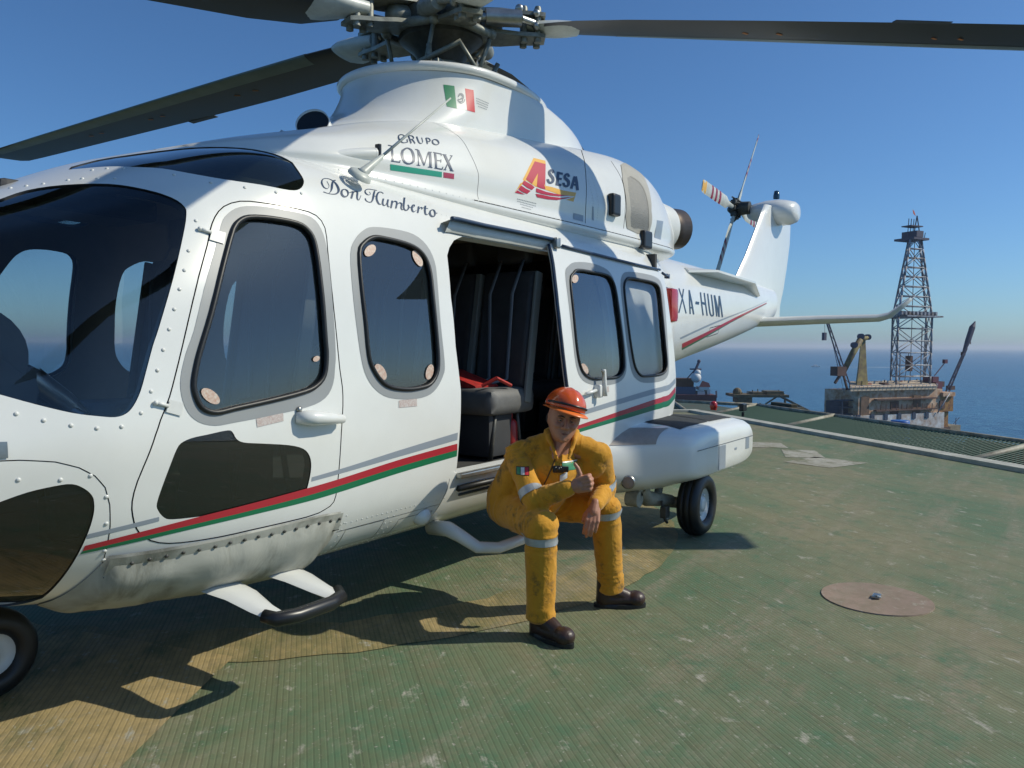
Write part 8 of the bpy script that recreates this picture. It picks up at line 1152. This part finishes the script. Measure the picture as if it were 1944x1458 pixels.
# safety net on outrigger frames
NETG = mat('net_green', (.035, .10, .07), .7); FRM = mat('net_frame', (.36, .35, .28), .6, var=.4, vscale=6, col2=(.14, .12, .08))
def bay(P0, P1, n, lab, first):
    u = (P1-P0); Lb = u.length; u.normalize(); up = Vector((0, 0, 1)); W = 1.55; zi, zo = -.14, .13
    t = thing('safety_net_bay', lab, 'safety net', tuple(P0+n*.05+up*zi), 0, 'safety net bays around the deck edge')
    a, b_ = P0+n*.04+up*zi, P0+n*W+up*zo; c, d = P1+n*.04+up*zi, P1+n*W+up*zo
    MB().tube([b_, d], .038, 8).build('outer_rail', FRM, t, True); 
    m = MB(); m.tube([a, b_], .048, 8); m.build('outrigger', FRM, t, True)
    mb = MB(); k = int(Lb/.075)
    for i in range(1, k): s = i/k; mb.tube([a.lerp(c, s), b_.lerp(d, s)-up*.02*math.sin(s*math.pi)], .009, 4, False)
    for i in range(0, 20):
        s = i/20; mb.tube([a.lerp(b_, s)-up*.05*math.sin(s*math.pi), (a.lerp(b_, s)+c.lerp(d, s))/2-up*(.10*math.sin(s*math.pi)), c.lerp(d, s)-up*.05*math.sin(s*math.pi)], .009, 4, False)
    mb.build('netting', NETG, t)
bs = [-1.0*0, 2.75, 7.2, 11.6, 16.0, 20.4]
labs = ['green safety net bay at the far deck corner, starting beside the red lamp', 'safety net bay in front of the rusty barge hull, second from the far corner', 'safety net bay nearest the right edge of the photo', 'safety net bay past the right edge of the deck view', 'last safety net bay toward the camera side']
for i in range(3): bay(A0-ed*bs[i], A0-ed*bs[i+1], eo, labs[i], i == 0)
bay(A0+o2*.0, A0+e2*4.4, o2, 'safety net bay running behind the helicopter tail from the corner', False)
MB().tube([A0+eo*1.55+Vector((0, 0, .13)), A0+o2*1.55+Vector((0, 0, .13))], .038, 8).build('corner_rail', FRM, None, True)['label'] = 'short bent rail joining the nets at the deck corner'; bpy.data.objects['corner_rail']['category'] = 'rail'
c = A0+eo*.25-ed*.35+Vector((0, 0, .06)); mb = MB(); mb.lathe([(.07, 0), (.07, .04), (.085, .06), (.08, .15), (.05, .19), (.0005, .20)], c, (0, 0, 1), 16); tag(mb.build('perimeter_lamp', REDL, None, True), 'small red lamp on the white deck edge at the far corner', 'lamp')
c2 = c-ed*.55+eo*.4; mb = MB(); mb.box(c2+Vector((0, 0, .1)), (.25, .1, .16), bev=.02); mb.tube([c2, c2+Vector((0, 0, -.3))], .03, 8); tag(mb.build('floodlight', BLACK), 'dark floodlight just outside the deck corner behind the red lamp', 'floodlight')
# lower platform under the net
LZ = -1.75
def lowpt(t, w_): q = A0-ed*t+eo*w_; return (q.x, q.y)
lp = MB().prism([lowpt(-26, 1), lowpt(-26, 13), lowpt(12, 13), lowpt(12, 1)], LZ-.3, LZ).build('lower_platform', mat('platform_green', (.035, .085, .06), .8, var=.45, vscale=1.2, col2=(.07, .06, .035))); tag(lp, 'lower green platform deck below the safety net', 'platform')
rl = thing('platform_railing', 'pale railing along the lower platform seen through the net', 'railing', (*lowpt(-4.9, 8.2), LZ))
mb = MB(); q0, q1 = Vector((*lowpt(-4.9, 8.2), LZ)), Vector((*lowpt(8, 8.2), LZ))
for h in (.35, .7): mb.tube([q0+Vector((0, 0, h)), q1+Vector((0, 0, h))], .025, 6)
mb.build('handrail', FRM, rl, True)
for k in range(24): q = q0.lerp(q1, (k+.5)/24); MB().tube([q, q+Vector((0, 0, .7))], .022, 6).build('railing_post', FRM, rl, True)
q = Vector((*lowpt(-5.1, 9.9), LZ)); mb = MB(); mb.lathe([(.28, 0), (.29, .02), (.285, .3), (.295, .31), (.285, .32), (.285, .6), (.295, .61), (.285, .62), (.28, .88), (.26, .9), (.0005, .88)], q, (0, 0, 1), 24); tag(mb.build('blue_drum', mat('drum_blue', (.02, .10, .35), .4), None, True), 'blue drum standing on the lower platform behind the net', 'drum')
for k, (t_, w_, s, h, cc) in enumerate(((-12.2, 10.4, 1.8, .8, (.07, .06, .03)), (-8.2, 11.0, 1.6, .5, (.3, .28, .22)), (-1.0, 9.2, 1.6, .6, (.10, .035, .02)), (-3.0, 8.2, 1.8, .35, (.34, .33, .28)))):
    q = Vector((*lowpt(t_, w_), LZ+h/2)); mb = MB(); R3 = Matrix.Rotation(GA, 3, 'Z'); mb.box(q, (s, .7, h), rot=R3, bev=.04); mb.box(q+Vector((0, 0, h/2+.06)), (s*.8, .3, .12), rot=R3, bev=.02)
    for j in (-1, 1): mb.tube([q+R3@Vector((j*s*.35, -.36, -h/2)), q+R3@Vector((j*s*.35, -.36, h/2))], .03, 6)
    tag(mb.build('skid_unit', mat('skid_%d' % k, cc, .7, var=.5, vscale=4)), ['brown equipment skid on the lower platform nearest the corner', 'pale equipment skid on the lower platform beside the blue drum', 'rust red equipment skid on the lower platform', 'long low pale skid at the near end of the platform'][k], 'equipment skid')
# sea
SEAZ = -29.0
def seamat():
    m = bpy.data.materials.new('sea_water'); m.use_nodes = True; t = m.node_tree; p = t.nodes['Principled BSDF']; L = t.links; N = t.nodes.new
    tc = N('ShaderNodeTexCoord'); n = N('ShaderNodeTexNoise'); n.inputs['Scale'].default_value = .22; n.inputs['Detail'].default_value = 7; n.inputs['Roughness'].default_value = .62; L.new(tc.outputs['Object'], n.inputs[0])
    n2 = N('ShaderNodeTexNoise'); n2.inputs['Scale'].default_value = .012; n2.inputs['Detail'].default_value = 4; L.new(tc.outputs['Object'], n2.inputs[0])
    r = N('ShaderNodeValToRGB'); e = r.color_ramp.elements; e[0].position = .35; e[0].color = (.012, .075, .165, 1); e[1].position = .7; e[1].color = (.020, .105, .21, 1); L.new(n2.outputs[0], r.inputs[0]); mx_ = N('ShaderNodeMix'); mx_.data_type = 'RGBA'; rr_ = N('ShaderNodeValToRGB'); rr_.color_ramp.elements[0].position = .45; rr_.color_ramp.elements[1].position = .68; L.new(n.outputs[0], rr_.inputs[0]); L.new(rr_.outputs[0], mx_.inputs[0]); L.new(r.outputs[0], mx_.inputs[6]); mx_.inputs[7].default_value = (.05, .17, .27, 1); L.new(mx_.outputs[2], p.inputs['Base Color'])
    b = N('ShaderNodeBump'); b.inputs['Strength'].default_value = .9; b.inputs['Distance'].default_value = 1.2; L.new(n.outputs[0], b.inputs['Height']); L.new(b.outputs[0], p.inputs['Normal'])
    p.inputs['Roughness'].default_value = .30; p.inputs['IOR'].default_value = 1.33; p.inputs['Specular IOR Level'].default_value = .35
    return m
S_ = 45000; sea = MB().add([(-S_, -S_, SEAZ), (S_, -S_, SEAZ), (S_, S_, SEAZ), (-S_, S_, SEAZ)], [(0, 1, 2, 3)]).build('sea', seamat()); tag(sea, kind='structure')

# ---------------------------------------------------------------- drilling rig about 260 m away
rx, ry = Vector((.5653, -.8249, 0)), Vector((.8249, .5653, 0))
PXS = 260/1500*1.0
RG0 = Vector((-1.506, -3.75, 0))+ry*260+rx*((1700-972)*PXS); RG0.z = SEAZ
RA = math.atan2(rx.y, rx.x)
def LX(px, py, b=0.0): s = (260+b)/1500; x = (px-972)*s-(1700-972)*PXS; z = 1.48+(659.5-py)*s-SEAZ; return Vector((x, b, z))
YAW = R_(25); rx2, ry2 = rx*math.cos(YAW)+ry*math.sin(YAW), ry*math.cos(YAW)-rx*math.sin(YAW)
def rw(v):
    if -34 < v.x < 60: return RG0+rx2*((v.x*1.07+3.4+v.y*math.sin(YAW))/math.cos(YAW))+ry2*v.y+Vector((0, 0, v.z))
    return RG0+rx*v.x+ry*v.y+Vector((0, 0, v.z))
RUSTW = mat('rusty_white', (.66, .52, .38), .8, var=.7, vscale=.45, col2=(.34, .14, .05)); RUSTD = mat('rust_dark', (.12, .06, .045), .8, var=.4, vscale=.5); ROOFT = mat('roof_tan', (.55, .43, .30), .8, var=.2, vscale=.3)
STEELB = mat('derrick_steel', (.36, .42, .50), .6, var=.4, vscale=.6, col2=(.12, .08, .06)); CRY = mat('crane_yellow', (.24, .20, .06), .7, var=.5, vscale=.6, col2=(.08, .05, .03)); CRD = mat('crane_dark', (.07, .065, .10), .7); HULLW = mat('barge_white', (.60, .62, .62), .7, var=.3, vscale=.4, col2=(.32, .22, .16)); LEGY = mat('leg_ochre', (.42, .22, .05), .8, var=.6, vscale=.5, col2=(.12, .04, .02))
rig = thing('drilling_rig', 'rusty white drilling barge with a tall steel derrick standing in the sea at right', 'drilling rig', tuple(RG0), RA+YAW)
def rb(mb, px0, px1, py0, py1, b0, b1):
    a, c = LX(px0, py1, b0), LX(px1, py0, b0); ce = rw(Vector(((a.x+c.x)/2, (b0+b1)/2, (a.z+c.z)/2))); near = -34 < (a.x+c.x)/2 < 60; mb.box(ce, ((c.x-a.x)*(1.07/math.cos(YAW) if near else 1), b1-b0, c.z-a.z), rot=Matrix.Rotation(RA+(YAW if near else 0), 3, 'Z')); return mb
def bar(mb, p0, p1, r, n=6, b0=0, b1=None): mb.tube([rw(LX(*p0, b0)), rw(LX(*p1, b0 if b1 is None else b1))], r, n); return mb
rb(MB(), 1582, 1782, 787, 818, -1, 16).build('barge_hull', HULLW, rig)
rb(MB(), 1580, 1800, 817, 838, 0, 17).build('barge_base', RUSTD, rig)
mb = MB(); rb(mb, 1586, 1780, 741, 788, 0, 14); mb.build('deckhouse', RUSTW, rig)
mb = MB(); P = [rw(LX(*q, b)) for q, b in (((1583, 741), -1.2), ((1781, 741), -1.2), ((1781, 736), 12), ((1592, 736), 12))]; mb.add([p for p in P]+[p+Vector((0, 0, 1.0 if i < 2 else 2.2)) for i, p in enumerate(P)], [(0, 1, 2, 3)[::-1], (4, 5, 6, 7), (0, 1, 5, 4), (1, 2, 6, 5), (2, 3, 7, 6), (3, 0, 4, 7)]); mb.build('deckhouse_roof', ROOFT, rig)
for x in (1602, 1633, 1663, 1694, 1728, 1759): rb(MB(), x-4, x+4, 785, 797, -1.25, -.9).build('barge_window', mat('window_navy', (.02, .03, .06), .4), rig)
for x in (1616, 1683, 1735): rb(MB(), x-9, x+9, 752 if x != 1683 else 762, 786, -.25, .1).build('rust_panel', RUSTD if x == 1683 else mat('rust_panel', (.17, .10, .06), .8, var=.5, vscale=.6), rig)
mb = MB()
for y in (757, 778): rb(mb, 1640, 1782, y, y+2.5, -1.6, -.2)
for x in range(1650, 1785, 12): rb(mb, x, x+1, 768, 779, -1.6, -1.4)
mb.build('side_walkway', RUSTD, rig)
rb(MB(), 1806, 1836, 815, 832, 2, 12).build('mooring_pontoon', mat('pontoon', (.30, .24, .15), .8, var=.4, vscale=.5), rig)
mb = MB(); bar(mb, (1836, 833), (1836, 800), .12, 5, 3); bar(mb, (1830, 812), (1845, 800), .1, 5, 3); mb.build('pontoon_mast', CRD, rig)
mb = MB(); rb(mb, 1777, 1806, 785, 836, 1, 8); rb(mb, 1782, 1815, 752, 786, 0, 8); mb.build('jack_leg', LEGY, rig)
rb(MB(), 1786, 1816, 748, 756, -1, 9).build('crane_cabin', RUSTW, rig); rb(MB(), 1790, 1803, 764, 780, -.3, 0).build('machinery_opening', RUSTD, rig)
mb = MB(); rb(mb, 1560, 1586, 760, 800, 4, 10)
for y in (757, 770, 783): rb(mb, 1560, 1590, y, y+2, 2, 4)
bar(mb, (1568, 756), (1568, 800), .35, 5, 2); mb.build('side_platform', mat('platform_blue', (.05, .065, .09), .8, var=.4, vscale=.6), rig)
# derrick
dt = MB(); b0, b1 = 3, 17
def leg(x, b, pts):
    for i in range(len(pts)-1): dt.tube([rw(LX(*pts[i], b)), rw(LX(*pts[i+1], b))], .34, 6)
L_l = [(1687, 738), (1688, 600), (1717, 452)]; L_r = [(1768, 738), (1768, 600), (1741, 452)]
def dx(py, P):
    for (x0, y0), (x1, y1) in zip(P, P[1:]):
        if y1 <= py <= y0: return x0+(x1-x0)*(py-y0)/(y1-y0)
    return P[-1][0]
lev = [738, 716, 694, 670, 647, 623, 600, 580, 561, 542, 523, 505, 487, 469, 452]
def node(py, s, b): 
    cxx = 1728+(dx(py, L_r)-1728)*s; k = (dx(py, L_r)-1728)/40; bb = 10+(7 if b else -7)*min(1, k); return rw(LX(cxx, py, bb))
for s in (-1, 1):
    for b in (0, 1):
        dt = MB()
        for i in range(len(lev)-1): dt.tube([node(lev[i], s, b), node(lev[i+1], s, b)], .36, 6)
        dt.build('derrick_leg', STEELB, rig, True)
dt = MB()
for i in range(1, len(lev)):
    for a, b_ in (((-1, 0), (1, 0)), ((-1, 1), (1, 1)), ((-1, 0), (-1, 1)), ((1, 0), (1, 1))):
        dt.tube([node(lev[i], *a), node(lev[i], *b_)], .20, 5)
for i in range(0, len(lev)-1):
    if i == 0: continue
    for a, b_ in (((-1, 0), (1, 0)), ((-1, 1), (1, 1)), ((-1, 0), (-1, 1)), ((1, 0), (1, 1))):
        m_ = (node(lev[i+1], *a)+node(lev[i+1], *b_))/2
        if i % 2: dt.tube([node(lev[i], *a), m_], .16, 5); dt.tube([node(lev[i], *b_), m_], .16, 5)
        else: 
            m_ = (node(lev[i], *a)+node(lev[i], *b_))/2; dt.tube([node(lev[i+1], *a), m_], .16, 5); dt.tube([node(lev[i+1], *b_), m_], .16, 5)
dt.build('derrick_bracing', STEELB, rig, True)
mb = MB(); rb(mb, 1686, 1773, 597.5, 600.5, 1, 19)
for x in range(1690, 1775, 9): rb(mb, x, x+4, 590, 597, 2, 6)
mb.build('monkey_board', STEELB, rig)
mb = MB(); rb(mb, 1713, 1749, 447, 451, 6, 14); rb(mb, 1722, 1738, 434, 446, 7, 13)
for x in (1710, 1716, 1722, 1750): bar(mb, (x, 446), (x+2, 412 if x < 1725 else 436), .14, 5, 10)
bar(mb, (1724, 446), (1731, 405), .2, 5, 10); bar(mb, (1740, 446), (1731, 405), .2, 5, 10); rb(mb, 1712, 1740, 424, 426, 8, 12); mb.build('crown_block', CRD, rig)
mb = MB(); P = [rw(LX(*q, 10)) for q in ((1728, 406), (1724, 397), (1720, 394), (1722, 402))]; mb.add(P+[p+ry*.1 for p in P], [(0, 1, 2, 3), (7, 6, 5, 4), (0, 4, 5, 1), (1, 5, 6, 2), (2, 6, 7, 3), (3, 7, 4, 0)]); mb.build('crown_flag', mat('flag_orange', (.6, .12, .05), .7), rig)
mb = MB(); bar(mb, (1727, 452), (1727, 735), .12, 5, 10); bar(mb, (1722, 670), (1713, 735), .1, 5, 10); rb(mb, 1723, 1729, 676, 706, 9, 11); mb.build('travelling_block', RUSTD, rig)
mb = MB()
for x, y0 in ((1700, 670), (1750, 620), (1757, 640), (1762, 610)): bar(mb, (x, y0), (x, 738), .2, 5, 8)
mb.build('stand_pipes', STEELB, rig)
# cranes on the rig
def lattice(mb, p0, p1, w_, r=.12, b=2, k=10):
    a0, a1 = Vector(p0), Vector(p1); d = (a1-a0); nrm = Vector((-d.y, d.x)).normalized()*w_/2
    for s in (-1, 1):
        for bb in (b, b+1.6): bar(mb, tuple(a0+nrm*s), tuple(a1+nrm*s*.5), r, 5, bb)
    for i in range(k):
        u, v = a0+d*i/k, a0+d*(i+1)/k; f0, f1 = 1-.5*i/k, 1-.5*(i+1)/k; s = 1 if i % 2 else -1
        bar(mb, tuple(u+nrm*s*f0), tuple(v-nrm*s*f1), r*.7, 4, b)
cr = thing('lattice_crane', None, None); cr.parent = rig
for k in ('label', 'category'):
    if k in cr: del cr[k]
mb = MB(); lattice(mb, (1588, 742), (1534, 612), 8, .14, 5); mb.build('crane_boom', CRD, cr)
mb = MB(); bar(mb, (1534, 612), (1575, 745), .06, 4, 5); bar(mb, (1529, 616), (1530, 634), .06, 4, 5); rb(mb, 1528, 1533, 634, 648, 5, 6); bar(mb, (1536, 614), (1560, 700), .06, 4, 5); mb.build('crane_cable', CRD, cr)
cr = thing('knuckle_crane', None, None); cr.parent = rig
for k in ('label', 'category'):
    if k in cr: del cr[k]
mb = MB(); mb.rings([[rw(LX(1613+x*w_, y, 6+q*w_*.16)) for x, q in ((-1, -1), (1, -1), (1, 1), (-1, 1))] for y, w_ in ((738, 13), (700, 9), (650, 5), (640, 4))]); c_ = LX(1620, 640, 6); mb.build('crane_tower', CRY, cr)
mb = MB(); mb.tube([rw(LX(1568, 712, 5)), rw(LX(1590, 672, 5)), rw(LX(1606, 646, 5))], [.8, 1.0, 1.0], 8); mb.tube([rw(LX(1604, 648, 5)), rw(LX(1622, 641, 5))], .8, 8); mb.build('crane_boom', CRY, cr, True)
mb = MB()
for x, y in ((1593, 656), (1607, 640), (1622, 641)): mb.lathe([(.95, -.8), (.95, .8)], rw(LX(x, y, 5)), ry, 14, cap=True)
mb.build('crane_sheave', CRD, cr)
mb = MB(); rb(mb, 1555, 1574, 696, 713, 4, 7); bar(mb, (1564, 712), (1554, 726), .5, 5, 5); bar(mb, (1572, 712), (1583, 745), .4, 5, 5); mb.build('boom_foot', RUSTD, cr)
cr = thing('boom_crane', None, None); cr.parent = rig
for k in ('label', 'category'):
    if k in cr: del cr[k]
mb = MB(); lattice(mb, (1812, 752), (1858, 660), 7, .2, 4); mb.tube([rw(LX(1852, 668, 5)), rw(LX(1862, 645, 5)), rw(LX(1872, 618, 5)), rw(LX(1879, 606, 5))], [.5, .95, 1.0, .2], 8); mb.build('crane_boom', CRD, cr)
mb = MB(); bar(mb, (1822, 745), (1850, 672), .1, 4, 5); rb(mb, 1850, 1856, 668, 675, 5, 6); bar(mb, (1868, 640), (1869, 652), .15, 4, 5); rb(mb, 1820, 1830, 736, 744, 4, 6); mb.build('crane_cable', RUSTD, cr)
cr = MB(); bar(cr, (1782, 715), (1808, 688), .18, 5, 6); rb(cr, 1805, 1812, 683, 691, 5.5, 6.5); rb(cr, 1772, 1786, 717, 728, 4, 8); rb(cr, 1780, 1796, 728, 742, 4, 8); cr.build('service_crane', mat('maroon', (.10, .02, .04), .7), rig)
# small satellite structure and supply ship
st_ = thing('wellhead_platform', 'small brown wellhead structure in the sea between the ship and the barge', 'platform', tuple(rw(LX(1440, 790))), RA)
SS = mat('structure_brown', (.20, .155, .08), .8, var=.6, vscale=.5, col2=(.08, .055, .03))
mb = MB()
for x in (1405, 1425, 1445, 1470, 1492): bar(mb, (x, 768 if x < 1480 else 760), (x-4 if x < 1440 else x+3, 800), .35, 6, 3); bar(mb, (x, 768), (x-4, 800), .35, 6, 10)
mb.build('jacket_legs', SS, st_)
mb = MB(); rb(mb, 1396, 1500, 752, 757, 1, 12); rb(mb, 1404, 1430, 757, 768, 2, 9); rb(mb, 1432, 1452, 747, 753, 2, 8); rb(mb, 1458, 1490, 745, 753, 2, 8); bar(mb, (1480, 753), (1500, 775), .4, 5, 2); bar(mb, (1480, 753), (1455, 770), .3, 5, 2); mb.build('deck_module', SS, st_)
mb = MB()
for x in range(1400, 1500, 10): bar(mb, (x, 752), (x, 741+(x*7) % 9), .16, 4, 4)
mb.sph(rw(LX(1401, 747, 4)), 1.5); mb.build('pipework', SS, st_)
shp = thing('supply_ship', 'supply ship with white domes and red roof lying beside the deck corner', 'ship', tuple(rw(LX(1320, 770))), RA)
DRED = mat('ship_maroon', (.12, .035, .035), .7, var=.3, vscale=.5)
mb = MB(); rb(mb, 1270, 1362, 753, 772, 2, 16); mb.build('ship_hull', DRED, shp); mb = MB(); rb(mb, 1275, 1322, 738, 754, 4, 12); mb.build('ship_deckhouse', mat('ship_blue', (.04, .08, .14), .7), shp)
mb = MB(); rb(mb, 1285, 1318, 722, 738, 5, 11); mb.build('ship_superstructure', mat('ship_brown', (.14, .06, .03), .8, var=.4, vscale=.5), shp)
mb = MB(); mb.sph(rw(LX(1322, 720, 5)), 1.75); mb.sph(rw(LX(1325, 711, 5)), 1.1); mb.build('radar_dome', mat('dome_white', (.6, .62, .62), .5), shp, True)
mb = MB(); P = [(1328, 738), (1350, 738), (1347, 730), (1334, 726)]; V = [rw(LX(*q, b)) for b in (3, 8) for q in P]; mb.add(V, [(0, 1, 2, 3), (7, 6, 5, 4), (0, 4, 5, 1), (1, 5, 6, 2), (2, 6, 7, 3), (3, 7, 4, 0)]); mb.build('wheelhouse_roof', mat('roof_red', (.50, .13, .09), .7), shp)
mb = MB(); rb(mb, 1329, 1348, 738, 744, 3, 8); rb(mb, 1326, 1340, 746, 754, 3, 8); rb(mb, 1344, 1350, 742, 752, 3, 8); mb.build('wheelhouse', mat('ship_white', (.52, .52, .50), .7), shp)
mb = MB(); bar(mb, (1308, 738), (1327, 690), .45, 6, 6); bar(mb, (1310, 704), (1332, 704), .25, 5, 6); bar(mb, (1300, 728), (1324, 700), .2, 5, 6); mb.sph(rw(LX(1327, 689, 6)), .6); bar(mb, (1361, 745), (1362, 758), .3, 5, 6); mb.build('ship_mast', CRD, shp)
# speed boat with wake, far out
D_ = 1180.0; bt = Vector((-1.506, -3.75, 0))+ry*D_+rx*((1547-972)/1500*D_); bt.z = SEAZ
boat = thing('crew_boat', 'tiny white crew boat racing across the blue sea left of the derrick', 'boat', tuple(bt), RA)
def bo(v): return bt+rx*v[0]+ry*v[1]+Vector((0, 0, v[2]))
mb = MB(); mb.add([bo(v) for v in ((-7, 0, 1.6), (-3, -2, 0), (7, -2.2, 0), (7, 2.2, 0), (-3, 2, 0), (-3, -2.4, 1.6), (7, -2.4, 1.5), (7, 2.4, 1.5), (-3, 2.4, 1.6))], [(0, 1, 5), (0, 8, 4), (0, 4, 1), (1, 4, 3, 2), (1, 2, 6, 5), (4, 8, 7, 3), (2, 3, 7, 6), (0, 5, 6, 7, 8)]); mb.build('boat_hull', mat('boat_white', (.7, .7, .7), .5), boat)
mb = MB(); mb.box(bo((1, 0, 2.6)), (5, 3, 2.2), rot=Matrix.Rotation(RA, 3, 'Z')); mb.build('boat_cabin', mat('boat_white', (.7, .7, .7), .5), boat)
def wk():
    m = bpy.data.materials.new('wake_foam'); m.use_nodes = True; t = m.node_tree; p = t.nodes['Principled BSDF']; p.inputs['Base Color'].default_value = (.62, .70, .74, 1); p.inputs['Roughness'].default_value = .8; return m
vs = []; 
for i in range(21): s = i/20; x = 8+s*150; w_ = 2.0+s*5; off = s*s*26; vs += [bo((x, off-w_, .12)), bo((x, off+w_, .12))]
tag(mobj('wake', vs, [(2*i, 2*i+1, 2*i+3, 2*i+2) for i in range(20)], wk(), None, False), kind='structure')

# more plant on the rig: pipes, stairs, rails
rn = random.Random(11)
PCOL = [mat('plant_grey', (.30, .31, .30), .7, var=.5, vscale=.6), RUSTD, CRY, mat('plant_white', (.62, .60, .56), .7, var=.4, vscale=.6), mat('plant_red', (.25, .06, .04), .7)]
for k in range(30):
    mb = MB(); x = rn.uniform(1590, 1800); h = rn.uniform(3, 11); w_ = rn.uniform(3, 10); b = rn.uniform(2, 12)
    if rn.random() < .5: rb(mb, x, x+w_, 738-h, 738, b, b+2.5)
    else: bar(mb, (x, 738), (x+rn.uniform(-2, 2), 738-h*1.6), rn.uniform(.15, .4), 6, b)
    mb.build('deck_plant', PCOL[k % 5], rig)
mb = MB()
for y in (731, 734.5): bar(mb, (1584, y), (1782, y), .09, 4, -1.4)
for x in range(1584, 1783, 9): bar(mb, (x, 730.5), (x, 738), .09, 4, -1.4)
bar(mb, (1784, 788), (1812, 750), .22, 5, -1.5); bar(mb, (1588, 786), (1566, 812), .2, 5, -1); mb.build('rig_railing', STEELB, rig, True)

# ---------------------------------------------------------------- sea haze
hz = MB().box((0, 0, 8), (99000, 99000, 76)).build('haze', None); tag(hz, kind='stuff')
hm_ = bpy.data.materials.new('haze_air'); hm_.use_nodes = True; t = hm_.node_tree; t.nodes.clear(); o_ = t.nodes.new('ShaderNodeOutputMaterial'); pv = t.nodes.new('ShaderNodeVolumePrincipled')
pv.inputs['Color'].default_value = (.80, .88, 1.0, 1); pv.inputs['Density'].default_value = .00013; pv.inputs['Anisotropy'].default_value = .2; t.links.new(pv.outputs[0], o_.inputs['Volume']); hz.data.materials.append(hm_)
